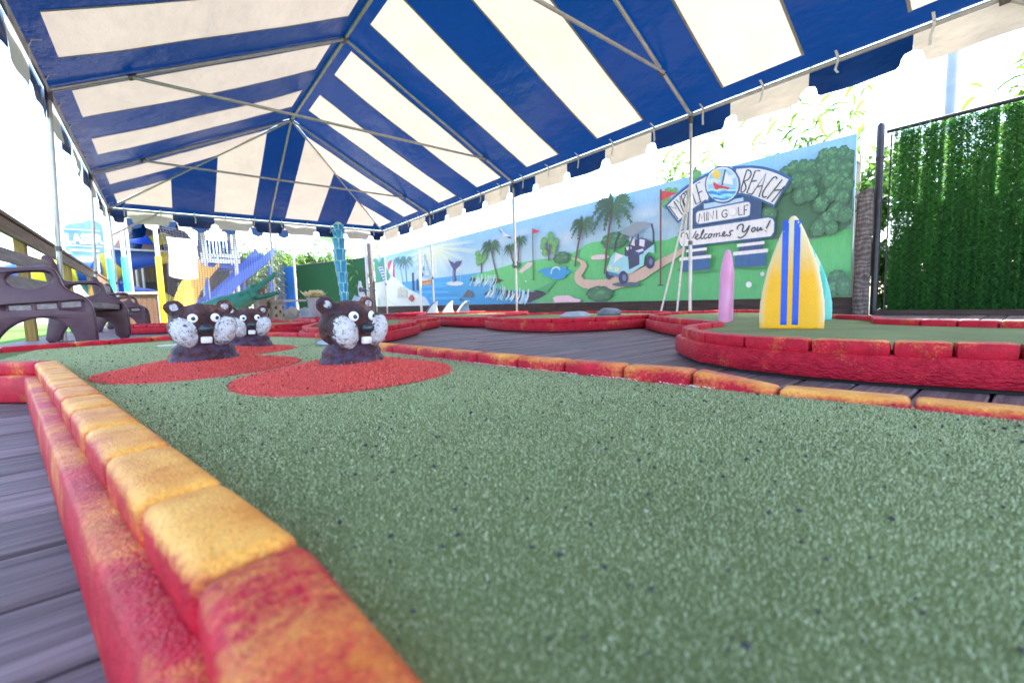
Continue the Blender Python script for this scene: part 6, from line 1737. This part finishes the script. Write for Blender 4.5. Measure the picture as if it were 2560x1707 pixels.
# ================================================================== STATUES AT THE FAR END
def croc():
    root = thing('crocodile_statue', 'green crocodile statue rearing up with jaws wide open', 'crocodile statue', (1.05, 9.35, 0))
    # body rises from lower left to the head at the right
    body = [('t', [(-.55, .15, .12), (-.36, .10, .21), (-.12, .03, .30), (.10, 0, .40), (.26, 0, .49)], [.13, .19, .20, .16, .13]),
            ('s', (.28, 0, .50), (.12, .10, .095), Matrix.Rotation(-.5, 3, 'Y')), ('s', (-.30, .08, .20), (.22, .17, .15)),
            ('t', [(.26, 0, .545), (.42, 0, .665), (.56, 0, .785), (.66, 0, .865)], [.10, .066, .048, .034]),
            ('t', [(.24, 0, .470), (.40, 0, .485), (.56, 0, .515), (.685, 0, .560)], [.085, .054, .042, .030]),
            ('s', (.30, .06, .665), (.04, .03, .04)), ('s', (.30, -.06, .665), (.04, .03, .04)), ('s', (.645, 0, .890), (.03, .038, .024)),
            ('t', [(.02, -.12, .27), (.10, -.17, .16), (.16, -.18, .08)], [.055, .042, .036]), ('t', [(-.35, -.10, .15), (-.30, -.20, .08), (-.22, -.22, .05)], [.07, .05, .035])]
    me = blob('body', body, .011, 4)
    def col(p):
        g_ = .5+.5*mnoise.noise(p*11)
        top = (.02+.04*g_, .19+.10*g_, .15+.07*g_); bel = (.24, .36, .22)
        axis = np.interp(p.x, [-.5, -.1, .26, .5, .7], [.10, .27, .47, .50, .52])
        k = min(1, max(0, (axis-.02-p.z)/.07))
        if p.x > .27:
            mid = np.interp(p.x, [.27, .68], [.515, .715])
            inner = abs(p.z-mid) < np.interp(p.x, [.27, .68], [.03, .125]) and abs(p.y) < .045
            if inner: return (.30, .05, .05)
        return tuple(a*(1-k)+b*k for a, b in zip(top, bel))
    vcolor(me, col); obj('body', me, M['statue'], root)
    MB().prism([(.24, .50), (.50, .70), (.47, .525)], -.035, .035).build('mouth', M['mouth'], root, rot=(PI/2, 0, 0))
    for i in range(9):
        t = i/8
        for sgn in (-1, 1):
            x = .36+.28*t
            MB().lathe([(.009, 0), (.006, .016), (.0008, .034)], 6).build('tooth', M['tooth'], root, loc=(x, sgn*(.052-.024*t), .565+.245*t), rot=(PI, .3, 0))
            if i % 2 == 0: MB().lathe([(.009, 0), (.006, .016), (.0008, .034)], 6).build('tooth', M['tooth'], root, loc=(x, sgn*(.048-.020*t), .515+.055*t))
    for i in range(9):
        t = i/8
        MB().lathe([(.030, -.01), (.018, .02), (.002, .05)], 5).build('scute', M['croc_dark'], root, loc=(-.42+.60*t, .10*(1-t), .27+.27*t+.02*math.sin(PI*t)), rot=(0, -.5, 0))
    root.scale = (1.14, 1.14, 1.10); root.location.x -= .06
    return root
M['croc_dark'] = simple('crocodile_scute', (.02, .13, .11), (.03, .20, .16), 20, .45)
M['mouth'] = simple('mouth_red', (.22, .03, .03), (.14, .02, .02), 20, .4)
croc()

castle = thing('sandcastle', 'sandy brown resin sandcastle with round towers and small windows', 'sandcastle', (1.72, 9.85, 0))
M['hollow'] = simple('castle_window_recess', (.10, .06, .04), (.07, .045, .03), 20, .9)
def tower(x, y, r, h, nwin):
    prof = [(r*1.12, 0), (r*1.02, h*.3), (r*.96, h*.7), (r*.98, h*.84), (r*1.08, h*.86), (r*1.08, h*.92)]
    t = MB().lathe(prof, 24).build('tower', M['sand'], castle, smooth=False, loc=(x, y, 0))
    for k in range(8):
        a = 2*PI*k/8
        MB().box(-.022, .022, -.02, .02, h*.92-.004, h).build('merlon', M['sand'], t, loc=(r*.95*math.cos(a), r*.95*math.sin(a), 0), rot=(0, 0, a+PI/2))
    for k in range(nwin):
        a = -PI/2-.35+.62*k
        for lvl in (.5,) if k % 2 else (.68, .34):
            o = MB().prism(smooth_loop([(-.022, -.03), (.022, -.03), (.022, .02), (0, .042), (-.022, .02)], 1), -.012, .003).build('window', M['hollow'], t)
            rr = r*np.interp(lvl, [0, .3, .7, .84], [1.12, 1.02, .96, .98])
            o.location = (rr*math.cos(a), rr*math.sin(a), h*lvl)
            o.rotation_euler = (PI/2, 0, a+PI/2)
tower(-.14, .02, .095, .50, 3); tower(.10, -.02, .125, .47, 3); tower(.02, .14, .085, .66, 2)
MB().box(-.14, .10, -.03, .10, 0, .30).build('curtain_wall', M['sand'], castle, bevel=.01)

# blue segmented column
colm = thing('segmented_column', 'tall turquoise-blue column of stacked flared segments', 'sculpture', (2.77, 8.56, 0))
M['column_shade'] = M['pool_blue']
stone('pale pink rocky pedestal under the blue segmented column', (2.79, 8.55, 0), (.24, .22, .26), M['pink'], 21, cat='pedestal', name='pedestal')
zc = [.36, .58, .76, .96, 1.18, 1.40, 1.60, 1.76, 1.86]
rc = [.074, .082, .094, .108, .112, .108, .098, .086]
offx = [0.0, -.005, -.015, -.03, -.04, -.04, -.035, -.03]
for i in range(8):
    h = zc[i+1]-zc[i]
    r = rc[i]
    n = 5
    prof = [(r*.84, 0), (r*.90, h*.5), (r*1.0, h*.86), (r*1.06, h*.97), (r*.9, h)]
    seg_ = MB().lathe(prof, 20).build('segment', M['pool_blue'], colm, smooth=True, loc=(offx[i], 0, zc[i]))
    for k in range(n):
        a = 2*PI*(k+.5*(i % 2))/n
        MB().tube([(r*.87*math.cos(a), r*.87*math.sin(a), .0), (r*.93*math.cos(a), r*.93*math.sin(a), h*.5), (r*1.05*math.cos(a), r*1.05*math.sin(a), h*.95)], [.009, .006, .015], 6).build('rib', M['pool_edge'], seg_, smooth=True)
    MB().lathe([(r*1.0, h*.93), (r*1.10, h*.96), (r*1.08, h*1.0), (r*.9, h*1.0)], 20).build('rim', M['pool_edge'], seg_, smooth=True)
MB().lathe([(.070, 1.86), (.058, 1.89), (.03, 1.91), (.006, 1.915)], 16).build('cap', M['pool_edge'], colm, smooth=True, loc=(-.03, 0, 0))
for k, (a, z) in enumerate([(.6, 1.66), (2.4, 1.70), (3.6, 1.64), (5.2, 1.70)]):
    MB().tube([(.06*math.cos(a)-.03, .06*math.sin(a), z), (.105*math.cos(a)-.03, .105*math.sin(a), z+.04), (.118*math.cos(a)-.03, .118*math.sin(a), z+.11)], [.030, .032, .012], 8).build('bud', M['pool_blue'], colm, smooth=True)
# blue wave shell
me = blob('wave_sculpture', [('s', (0, 0, .13), (.20, .16, .14)), ('t', [(-.18, 0, .1), (-.05, -.05, .25), (.10, -.02, .24), (.22, 0, .05)], [.05, .07, .06, .05])], .014, 4)
vcolor(me, lambda p: (.06, .22, .62) if mnoise.noise(p*9) < .12 else (.52, .66, .82))
tag(obj('wave_sculpture', me, M['statue'], None, loc=(3.12, 8.82, 0), scale=(1, 1, 1.7)), 'low blue and white wave-shaped shell near the column', 'sculpture')
me = blob('orca', [('t', [(0, 0, .42), (.01, 0, .58), (.05, 0, .74), (.12, 0, .90), (.20, 0, 1.02)][::-1], [.030, .055, .075, .060, .035]), ('t', [(.10, 0, .8), (.20, -.02, .72), (.24, -.02, .62)], [.03, .025, .008]), ('t', [(.02, 0, .75), (-.05, 0, .66), (-.06, 0, .58)], [.03, .025, .008]), ('s', (0, 0, .40), (.05, .10, .02))], .010, 4)
vcolor(me, lambda p: (.62, .64, .70) if p.y < -.008 and mnoise.noise(p*6) < .15 else (.05, .07, .11))
orc = obj('orca_statue', me, M['statue'], None, loc=(4.66, 12.6, 0), rot=(0, -.62, -.65))
orc.location = (4.95, 12.45, .0); orc.scale = (1.25, 1.25, 1.1)
tag(orc, 'black and white leaping orca statue on a thin stand', 'orca statue')
MB().tube([(.0, 0, .44), (-.02, 0, .30)], .02, 8).build('stand', M['fitting'], orc)
pl = thing('planter_bench', 'pale timber planter with a plank seat and dried flowers', 'planter', (2.78, 10.64, 0), -.25)
for i in range(4): MB().box(-.17+i*.085, -.09+i*.085, -.02, 0, .10, .50).build('board', M['planter_wood'], pl, bevel=.003, seg=1)
MB().box(-.165, .165, .002, .30, .10, .49).build('box', M['planter_wood'], pl)
MB().box(-.19, .19, -.035, .32, .501, .53).build('rim', M['planter_wood'], pl, bevel=.004, seg=1)
MB().box(-.80, -.19, 0, .28, .455, .50).build('seat_plank', M['planter_wood'], pl, bevel=.004, seg=1)
MB().box(-.80, -.72, .02, .26, 0, .454).build('leg', M['planter_wood'], pl)
MB().box(-.17, .17, .02, .28, 0, .10).build('plinth', M['planter_wood'], pl)
rr = np.random.default_rng(8)
n = 420
b_ = np.stack([rr.normal(0, .07, n), rr.normal(.14, .05, n), np.full(n, .53)], 1)
tpv = np.stack([rr.normal(0, .07, n), rr.normal(0, .06, n), .06+.13*rr.random(n)], 1)
o = tri_cloud('dried_flowers', b_+tpv*.55, tpv*.5, np.stack([rr.normal(0, .016, n), rr.normal(0, .016, n), rr.normal(0, .01, n)], 1), M['dry'], pl, None); kind(o, 'stuff')
o = tri_cloud('flower_stems', b_, tpv*.8, np.stack([np.full(n, .003), np.zeros(n), np.zeros(n)], 1), M['stem'], pl, None); kind(o, 'stuff')
stone('tan rounded boulder beside the sandcastle', (2.18, 10.27, 0), (.17, .13, .22), M['rock'], 31, cat='boulder', name='boulder')
stone('grey rounded boulder in front of the timber planter', (2.42, 10.18, 0), (.16, .12, .20), M['rock_grey'], 37, cat='boulder', name='boulder')

# shark fins
M['fin_white'] = simple('fin_white_paint', (.70, .70, .74), (.58, .58, .64), 8, .5)
M['fin_blue'] = simple('fin_slate_blue_paint', (.10, .16, .28), (.07, .11, .20), 8, .45)
def fin(label, x, y, rot, h, back=-.045, swap=False):
    root = thing('shark_fin', label, 'shark fin', (x, y, Z_GREEN), rot, 'shark fins on the far green')
    out = smooth_loop([(-.14, 0), (-.10, .07), (-.03, .17), (.06, .245), (.115, .27), (.10, .22), (.09, .14), (.10, .06), (.125, 0)], 1)
    a = plate('front_face', [(p[0]*h, p[1]*h) for p in out], (), .030, .010)
    o1 = obj('slate_face' if swap else 'pale_face', a, M['fin_blue' if swap else 'fin_white'], root, loc=(0, -.0155, 0)); a.polygons.foreach_set('use_smooth', [True]*len(a.polygons))
    b = plate('back_face', [(p[0]*h, p[1]*h) for p in out], (), .030, .010)
    obj('pale_face' if swap else 'slate_face', b, M['fin_white' if swap else 'fin_blue'], root, loc=(back, .0155, 0))
fin('shark fin with white front face, paired between the other two fins', 4.62, 7.78, -.55, .98, -.01)
fin('shark fin with white face and slate edge furthest from the round green', 4.36, 7.95, -.75, .98)
fin('slate-blue shark fin closest to the mural base', 4.92, 7.62, -.55, .95, -.05, True)

M['shed_wood'] = simple('shed_timber', (.16, .10, .065), (.09, .06, .045), 5, .75, 0, .4, 20, .01, stretch=(6, 6, 1))
# ================================================================== PLAYGROUND BEHIND THE TENT
def tube_run(root, pts, r, cols, segn=3):
    pts = smooth_loop([tuple(p) for p in pts], 3, closed=False)
    k = max(2, len(pts)//len(cols))
    for i in range(len(cols)):
        part = pts[i*k:(i+1)*k+1] if i < len(cols)-1 else pts[i*k:]
        if len(part) < 2: continue
        s = MB().tube(part, r, 20, cap=False).build('tube_section', M[cols[i]], root, smooth=True)
        MB().tube([Vector(part[0])-(Vector(part[1])-Vector(part[0])).normalized()*.03, Vector(part[0])+(Vector(part[1])-Vector(part[0])).normalized()*.03], r*1.06, 20).build('joint_flange', M[cols[i]], s, smooth=True)
ts = thing('tube_slide', 'big blue and yellow twisting tube slide behind the cabinet', 'slide', (-.4, 18.2, 0))
tube_run(ts, [(.75, .3, 2.50), (.36, .1, 2.33), (-.30, .1, 2.16), (-.75, .25, 1.95), (-1.15, .6, 1.5), (-.95, 1.0, 1.05), (-.35, .7, .75), (.25, .2, .62), (.7, -.2, .25)], .46, ['p_yellow', 'p_blue', 'p_yellow', 'p_blue', 'p_blue', 'p_yellow'])
tube_run(ts, [(-1.1, .3, 1.75), (-1.7, .1, 1.70), (-2.4, .2, 1.5), (-3.3, .6, 1.15)], .46, ['p_blue', 'p_yellow', 'p_blue'])
for x, y in ((.9, .2), (-.9, .4), (-2.2, .3)): MB().tube([(x, y, -.3), (x, y, 1.3)], .05, 8).build('support', M['pole_paint'], ts)
tw = thing('play_tower', 'white-framed play tower with blue slats behind the climbing net', 'play tower', (1.6, 17.4, 0))
for x in (-.41, .43):
    for y in (-.45, .9): MB().box(x-.055, x+.055, y-.055, y+.055, -.3, 3.1).build('post', M['p_white'], tw, bevel=.008, seg=1)
MB().box(-.52, .54, -.515, -.507, 1.86, 2.00).build('front_rail', M['p_white'], tw)
MB().box(-.52, .54, -.515, -.507, 2.04, 2.16).build('front_rail', M['p_white'], tw)
MB().box(-.46, .48, -.5, .95, 1.72, 1.80).build('platform', M['p_blue'], tw)
for i in range(8): MB().box(-.34+i*.10, -.28+i*.10, .80, .84, 1.80, 2.75).build('slat', M['p_blue'], tw)
for i in range(5): MB().box(-1.0+i*.12, -.95+i*.12, .30, .34, 1.75, 2.65).build('slat', M['p_blue'], tw)
MB().box(-.6, .6, -.6, 1.0, 3.1, 3.16).build('roof', M['p_blue'], tw)
sc2 = thing('shade_canopy', 'blue shade canopy with pale fringe above the play tower', 'canopy', (2.0, 17.6, 0))  # fringe is the visible part; unseen panels spread wide to shade the slides
for i in range(4):
    MB().add([(-2.6+i*1.05, -1.5, 2.95), (-1.55+i*1.05, -1.5, 2.95), (-1.55+i*1.05, 2.8, 3.6), (-2.6+i*1.05, 2.8, 3.6)], [(0, 1, 2, 3)]).build('canopy_panel', M['vinyl_blue'], sc2)
for i in range(11):
    x0 = -2.6+i*.375
    MB().add([(x0, -1.52, 2.95), (x0+.375, -1.52, 2.95), (x0+.33, -1.53, 2.72), (x0+.19, -1.53, 2.66), (x0+.045, -1.53, 2.72)], [(0, 1, 2, 3, 4)]).build('fringe_flap', M['vinyl_white'] if i % 2 else M['vinyl_blue'], sc2)
for x in (-2.6, 1.6):
    MB().tube([(x, -1.5, -.3), (x, -1.5, 2.96)], .035, 8).build('leg', M['alu'], sc2)
    MB().tube([(x, 2.8, -.3), (x, 2.8, 3.6)], .035, 8).build('leg', M['alu'], sc2)
MB().tube([(-2.6, -1.5, 2.96), (1.6, -1.5, 2.96)], .03, 8).build('eave_pipe', M['alu'], sc2)
bs = thing('chute_slide', 'open blue chute slide sloping down from the play tower', 'slide', (2.2, 17.2, 0))
path = smooth_loop([(.95, .6, 2.3), (.55, .25, 1.85), (.1, 0, 1.45), (-.35, -.1, 1.0), (-.8, -.2, .55), (-1.2, -.4, .35)], 2, closed=False)
v, f = [], []
for i, p in enumerate(path):
    a, b = Vector(path[max(i-1, 0)]), Vector(path[min(i+1, len(path)-1)])
    d = (b-a).normalized(); sd = Vector((-d.y, d.x, 0)).normalized(); upv = sd.cross(d)
    if upv.z < 0: upv = -upv
    for s_, u_ in ((-.34, .30), (-.33, .05), (-.2, -.03), (0, -.05), (.2, -.03), (.33, .05), (.34, .30)): v.append(tuple(Vector(p)+sd*s_+upv*u_))
for i in range(len(path)-1):
    for k in range(6): f.append((i*7+k, i*7+k+1, i*7+8+k, i*7+7+k))
MB().add(v, f).build('chute', M['slide'], bs, smooth=True)
MB().tube([(.95, .6, 1.9), (.95, .6, -.3)], .05, 8).build('support', M['p_blue'], bs)
MB().tube([(0, 0, 1.35), (0, 0, -.3)], .05, 8).build('support', M['p_blue'], bs)
ys = thing('curved_slide', 'orange-yellow curved slide seen through the climbing net', 'slide', (.55, 16.4, 0))
path = smooth_loop([(.75, .3, 1.75), (.5, .15, 1.45), (.2, 0, 1.0), (0, -.1, .5), (-.1, -.2, .1), (-.12, -.3, -.2)], 2, closed=False)
v, f = [], []
for i, p in enumerate(path):
    for s_, u_ in ((-.36, .18), (-.34, 0), (0, -.04), (.34, 0), (.36, .18)): v.append(tuple(Vector(p)+Vector((s_*.75, s_*.6, u_))))
for i in range(len(path)-1):
    for k in range(4): f.append((i*5+k, i*5+k+1, i*5+6+k, i*5+5+k))
MB().add(v, f).build('chute', M['p_orange'], ys, smooth=True)
MB().tube([(.6, .3, 1.5), (.6, .3, -.3)], .05, 8).build('support', M['p_blue'], ys)
# posts with coloured sleeves
def sleeve_post(label, x, y, zs, zt, r, mat):
    root = thing('sleeved_post', label, 'post', (x, y, 0), 0, 'netting posts with padded sleeves')
    MB().tube([(0, 0, -.05), (0, 0, zt)], r*.72, 12).build('pipe', M['p_white'], root, smooth=True)
    MB().lathe([(r, -.02), (r*1.02, zs*.5), (r, zs-.02), (r*.85, zs)], 14).build('padded_sleeve', M[mat], root, smooth=True)
sleeve_post('white post with turquoise padded sleeve beside the tent corner', -.66, 14.98, 1.76, 3.0, .062, 'p_teal')
sleeve_post('thin white post with turquoise sleeve behind the tent corner leg', -.98, 15.6, 1.78, 3.0, .06, 'p_teal')
sleeve_post('white post with golden yellow padded sleeve holding the net', .02, 14.0, 1.71, 2.9, .062, 'p_gold')
# climbing net
mb = MB()
P00, P10 = Vector((.10, 14.9, 0)), Vector((2.95, 14.6, 0))
def netp(s, z):
    p = P00.lerp(P10, s)
    sag = .10*math.sin(PI*s)*math.sin(PI*(z-.2)/2.5)
    lft = .10*math.sin(PI*(z-.2)/2.5)*(1-s)
    return (p.x+lft, p.y+sag, z)
top = lambda s: 2.62-.32*s-.10*math.sin(PI*s*1.0)
for i in range(45):
    s = i/44; zt = top(s)
    mb.tube([netp(s, .2+(zt-.2)*j/6) for j in range(7)], .0062, 4, cap=False)
for j in range(37):
    t = j/36
    mb.tube([netp(s, .2+(top(s)-.2)*t) for s in np.linspace(0, 1, 9)], .0062, 4, cap=False)
net = mb.build('climbing_net', M['net']); tag(net, 'dark square-mesh safety net hanging across the playground', 'net')
v, f = [], []
for i in range(9):
    for j in range(9):
        s, t = i/8, j/8
        v.append((.24+.62*s+.02*math.sin(t*5), 14.72+.03*math.sin(s*7+t*4), 2.31-.05*s-1.06*t-.03*math.sin(s*PI)*t+(.03 if i in (0, 8) and j == 8 else 0)))
for i in range(8):
    for j in range(8): f.append((i*9+j, i*9+10+j-1, i*9+10+j, i*9+j+1))
sh = MB().add(v, f).build('white_sheet', M['sheet'], None, smooth=True); tag(sh, 'blank white sheet hung on the safety net', 'sheet')
# second canopy
c2 = thing('play_canopy', 'blue and tan striped canopy over the tube slide', 'canopy', (-1.4, 19, 0))
for i in range(5):
    x0, x1 = .05+i*.50, .55+i*.50
    v = [(x0, -1.6, 2.25), (x1, -1.6, 2.25), (x1*.42+.9, 2.2, 4.0), (x0*.42+.9, 2.2, 4.0)]
    MB().add(v, [(0, 1, 2, 3)]).build('canopy_stripe', M['vinyl_tan'] if i % 2 == 0 else M['vinyl_blue'], c2)
v = [(2.55, -1.6, 2.25), (2.55, 3.4, 2.25), (2.55*.42+.9, 2.2, 4.0)]
MB().add(v, [(0, 1, 2)]).build('canopy_stripe', M['vinyl_tan'], c2)
for sx in (.05, 2.55): MB().tube([(sx, -1.6, -.3), (sx, -1.6, 2.25)], .04, 8).build('leg', M['alu'], c2)
MB().tube([(.95, 2.2, -.3), (.95, 2.2, 4.0)], .04, 8).build('leg', M['alu'], c2)
MB().tube([(.05, -1.6, 2.23), (2.55, -1.6, 2.23)], .03, 8).build('eave_pipe', M['alu'], c2)
MB().tube([(2.55, -1.6, 2.25), (1.97, 2.2, 3.98)], .025, 8).build('hip_pipe', M['alu'], c2)
ph = thing('play_shed', 'dark timber backdrop shed added behind the slides and net', 'shed', (.6, 21.4, 0))  # added shed, blocks the bright sky behind the slides and net
for i in range(26): MB().box(-2.0+i*.16, -1.845+i*.16, 0, .03, -.3, 2.35).build('board', M['shed_wood'], ph, bevel=.004, seg=1)
MB().box(-2.0, 2.15, .031, 1.4, -.3, 2.34).build('body', M['dark_wood'], ph)
MB().box(-2.15, 2.3, -.25, 1.6, 2.36, 2.42).build('roof', M['dark_wood'], ph)
for x in (-.9, .5): MB().box(x-.22, x+.22, -.012, -.002, .9, 1.5).build('window', M['black'], ph)
# banner
bn = thing('cloth_banner', 'pale blue cloth banner lettered LASER on a railing frame', 'banner', (-1.55, 16.95, 0))
out = smooth_loop([(-.38, 1.98), (.40, 1.98), (.42, 2.4), (.42, 2.80), (.36, 2.92), (.18, 2.98), (-.02, 2.86), (-.20, 2.84), (-.38, 2.74), (-.36, 2.4)], 1)
me = plate('cloth', out, (), .012, .003); obj('cloth', me, M['banner'], bn)
fc = bpy.data.curves.new('txt', 'FONT'); fc.body = 'LASER'; fc.size = .36; fc.align_x = 'CENTER'; fc.extrude = .002; fc.offset = .016
to = bpy.data.objects.new('tmp', fc); COL.objects.link(to)
dg = bpy.context.evaluated_depsgraph_get(); dg.update()
tm = bpy.data.meshes.new_from_object(to.evaluated_get(dg)); bpy.data.objects.remove(to)
tm.transform(Matrix.Translation((.02, 0, 0)) @ Matrix.Diagonal((.74, 1, 1, 1)))
obj('lettering', tm, M['banner_text'], bn, loc=(0, -.010, 2.30), rot=(PI/2, -.05, 0))
for z, h_, w in ((2.66, .015, .36), (2.22, .018, .37), (2.08, .05, .30)): MB().box(-w, w, -.009, -.0065, z, z+h_).build('pale_stripe', M['banner_text'], bn)
for x in (-.40, .42): MB().tube([(x, .02, -.1), (x, .02, 2.9)], .022, 8).build('pole', M['alu'], bn)

# ================================================================== PLANTS
def reed(seed, h, lw=.017):
    r = random.Random(seed)
    st = MB(); lf_v, lf_f = [], []
    root = bpy.data.objects.new('reed_plant', None); COL.objects.link(root)
    lean = Vector((r.uniform(-.10, .10), r.uniform(-.10, .10), 0))
    stem = [Vector((lean.x*t*t*h, lean.y*t*t*h, t*h)) for t in np.linspace(0, 1, 7)]
    st.tube(stem, [.007, .007, .006, .005, .004, .003, .0015], 5)
    for i in range(22):
        t = .35+.64*i/21
        a = i*2.4+r.uniform(-.4, .4)
        L = r.uniform(.28, .50)*(1.1-.35*abs(t-.7))
        b = Vector((lean.x*t*t*h, lean.y*t*t*h, t*h))
        d = Vector((math.cos(a), math.sin(a), 0)); sd = Vector((-d.y, d.x, 0))
        rise = r.uniform(.5, 1.1)
        m = len(lf_v)
        for k, q in enumerate(np.linspace(0, 1, 6)):
            p = b+d*L*q*.85+Vector((0, 0, L*(rise*q-1.0*q*q)))
            w = lw*math.sin(PI*(.12+.88*(1-q)))**.8 if k < 5 else .001
            tw_ = sd*w+Vector((0, 0, w*.3))
            lf_v += [tuple(p-tw_), tuple(p+tw_)]
        for k in range(5): lf_f.append((m+2*k, m+2*k+1, m+2*k+3, m+2*k+2))
    st.build('stem', M['stem'], root, smooth=True)
    MB().add(lf_v, lf_f).build('leaves', M['leaf'], root, smooth=True)
    return root
protos = [reed(s, 2.5+.22*s, .024) for s in range(5)] + [reed(20+s, 2.4+.2*s, .034) for s in range(3)]
used = [False]*8
rp = random.Random(17)
spots = []
for k in range(36): spots.append((6.72+rp.uniform(0, .8), 1.5+rp.uniform(0, 2.9), rp.uniform(.90, 1.10)))
for k in range(16): spots.append((7.05+rp.uniform(0, .7), 1.0-rp.uniform(0, 2.0), rp.uniform(.88, 1.06)))
for k in range(14): spots.append((6.7+rp.uniform(0, 1.2), 4.4+rp.uniform(0, 5.5), rp.uniform(.78, .92)))
for k in range(26): spots.append((6.7+rp.uniform(0, 1.8), 9.8+rp.uniform(0, 7.5), rp.uniform(.80, 1.05)))
for k in range(110): spots.append((2.0+rp.uniform(0, 5.2), 20.3+rp.uniform(0, 3.5), rp.uniform(.95, 1.30)))
for k in range(24): spots.append((5.2+rp.uniform(.4, 2.0), 16.5+rp.uniform(0, 3.5), rp.uniform(.95, 1.2)))
for k, (x, y, s) in enumerate(spots):
    i = k % 5 if y < 9.8 else 5+k % 3
    if not used[i]: o = protos[i]; used[i] = True
    else: o = copy_tree(protos[i])
    o.location = (x, y, -.3); o.rotation_euler = (0, 0, rp.uniform(0, 6.28)); o.scale = (s, s, s)
    if y > 16: tag(o, 'leafy green reed in the thicket beyond the far tent end', 'reed', 'reeds beyond the far tent end')
    elif y > 4.4: tag(o, 'leafy green reed poking above the beach half of the mural', 'reed', 'reeds behind the beach half of the mural')
    elif y > 1.0: tag(o, 'leafy green reed rising above the mural welcome sign', 'reed', 'reeds behind the welcome sign')
    else: tag(o, 'leafy green reed standing behind the hedge-strip fence', 'reed', 'reeds behind the hedge fence')

def tree(label, x, y, h, r, seed, mat, group=None):
    root = thing('tree', label, 'tree', (x, y, -.3), 0, group)
    rr_ = np.random.default_rng(seed); q = random.Random(seed)
    mb_ = MB()
    mb_.tube([(0, 0, 0), (.05, .03, h*.25), (0, .05, h*.5), (.08, 0, h*.8)], [.11, .09, .07, .02], 8)
    cl = []
    for i in range(11):
        a = q.uniform(0, 6.28); z = h*q.uniform(.35, .95)
        rad = r*q.uniform(.25, .85)*(1.15-abs(z/h-.6))
        e = Vector((rad*math.cos(a), rad*math.sin(a), z))
        mb_.tube([(0, .03, max(z-.5*rad-.2, .3)), tuple(e*.6+Vector((0, 0, z*.38))), tuple(e)], [.04, .025, .01], 5)
        cl.append((e, r*q.uniform(.28, .46)))
    mb_.build('trunk', M['bark'], root, smooth=True)
    n_ = 5200
    ci = rr_.integers(0, len(cl), n_)
    C = np.array([c[0][:] for c in cl])[ci]; Rr = np.array([c[1] for c in cl])[ci]
    d = rr_.normal(0, 1, (n_, 3)); d /= np.linalg.norm(d, axis=1)[:, None]
    p = C+d*(Rr*rr_.random(n_)**.45)[:, None]*np.array([1, 1, .75])
    t = rr_.normal(0, 1, (n_, 3)); t[:, 2] -= .4; t /= np.linalg.norm(t, axis=1)[:, None]
    w = np.cross(t, rr_.normal(0, 1, (n_, 3))); w /= np.linalg.norm(w, axis=1)[:, None]
    tri_cloud('crown', p, t*.13, w*.035, M[mat], root, None)
    return root
tree('loose mid-green tree beyond the blue corrugated sheet', 3.3, 22.6, 3.4, 1.3, 1, 'leaf')
tree('broad mid-green tree behind the turf-covered fence', 5.2, 22.4, 3.2, 1.5, 2, 'leaf')
tree('dark green tree right of the blue chute slide', 2.6, 20.2, 2.7, .9, 3, 'leaf_dark')
tree('bushy green tree behind the hedge-strip fence', 7.9, .3, 2.9, 1.3, 4, 'leaf')
tree('low green bush tree by the fence end post', 7.3, 1.9, 2.1, .9, 5, 'leaf_dark')
tree('dense dark shrub close behind the hedge strips', 7.25, .35, 1.7, .8, 6, 'leaf_dark')
tree('dense green shrub behind the far stretch of hedge strips', 7.3, -.9, 1.8, .9, 7, 'leaf')
rr = np.random.default_rng(41)
n = 12000
b_ = np.stack([6.75+.9*rr.random(n), -2.6+3.9*rr.random(n), -.28+.75*rr.random(n)], 1)
t = rr.normal(0, 1, (n, 3)); t /= np.linalg.norm(t, axis=1)[:, None]
w = np.cross(t, rr.normal(0, 1, (n, 3))); w /= np.linalg.norm(w, axis=1)[:, None]
gc = tri_cloud('backdrop_leaves', b_, t*.11, w*.03, M['leaf_dark'], None, None); kind(gc, 'stuff')  # leaf mass added to block the bright ground seen through the hedge
tag(gc, 'dark leafy backdrop added behind the hedge-strip fence', 'ground cover')
pt = thing('palm_tree', 'blue-green fan palm beyond the far tent corner', 'palm tree', (6.4, 21.5, -.3))
MB().tube([(0, 0, 0), (.05, 0, 1.6), (0, 0, 3.3)], [.16, .13, .11], 10).build('trunk', M['bark'], pt, smooth=True)
v, f = [], []
for k in range(26):
    a = k*2.39; el = -.5+1.7*((k*7) % 26)/26
    d = Vector((math.cos(a)*math.cos(el), math.sin(a)*math.cos(el), math.sin(el)))
    sd = Vector((-math.sin(a), math.cos(a), 0)); upv = d.cross(sd)
    c = Vector((0, 0, 3.3))+d*.55
    for j in range(11):
        b = -1.1+2.2*j/10
        e = (d*math.cos(b)+sd*math.sin(b))
        m = len(v)
        tip = c+e*.62+Vector((0, 0, -.10))
        w = e.cross(upv).normalized()*.028
        v += [tuple(c), tuple(c+e*.32+w), tuple(tip), tuple(c+e*.32-w)]
        f.append((m, m+1, m+2, m+3))
MB().add(v, f).build('crown', M['leaf_palm'], pt)
# distant masts and lamp posts
post('lamp_post', 'grey lamp post rising behind the hedge-strip fence', (9.0, .95), .062, 5.2, M['pole_paint'], cat='lamp post')
post('mast_pole', 'thin pale mast beyond the timber railing', (-6.3, 16.5), .03, 6.2, M['pole_paint'], cat='mast', n=6)
post('utility_pole', 'thin grey pole above the mural seagull', (9.8, 11.8), .05, 3.9, M['pole_paint'], cat='pole', n=8)
post('utility_pole', 'thin grey pole over the turf-covered fence', (4.6, 24.0), .05, 5.6, M['pole_paint'], cat='pole', n=8)
post('utility_pole', 'pale pole with a crossarm right of the climbing net', (3.3, 21.6), .05, 4.6, M['p_white'], cat='pole', n=8)
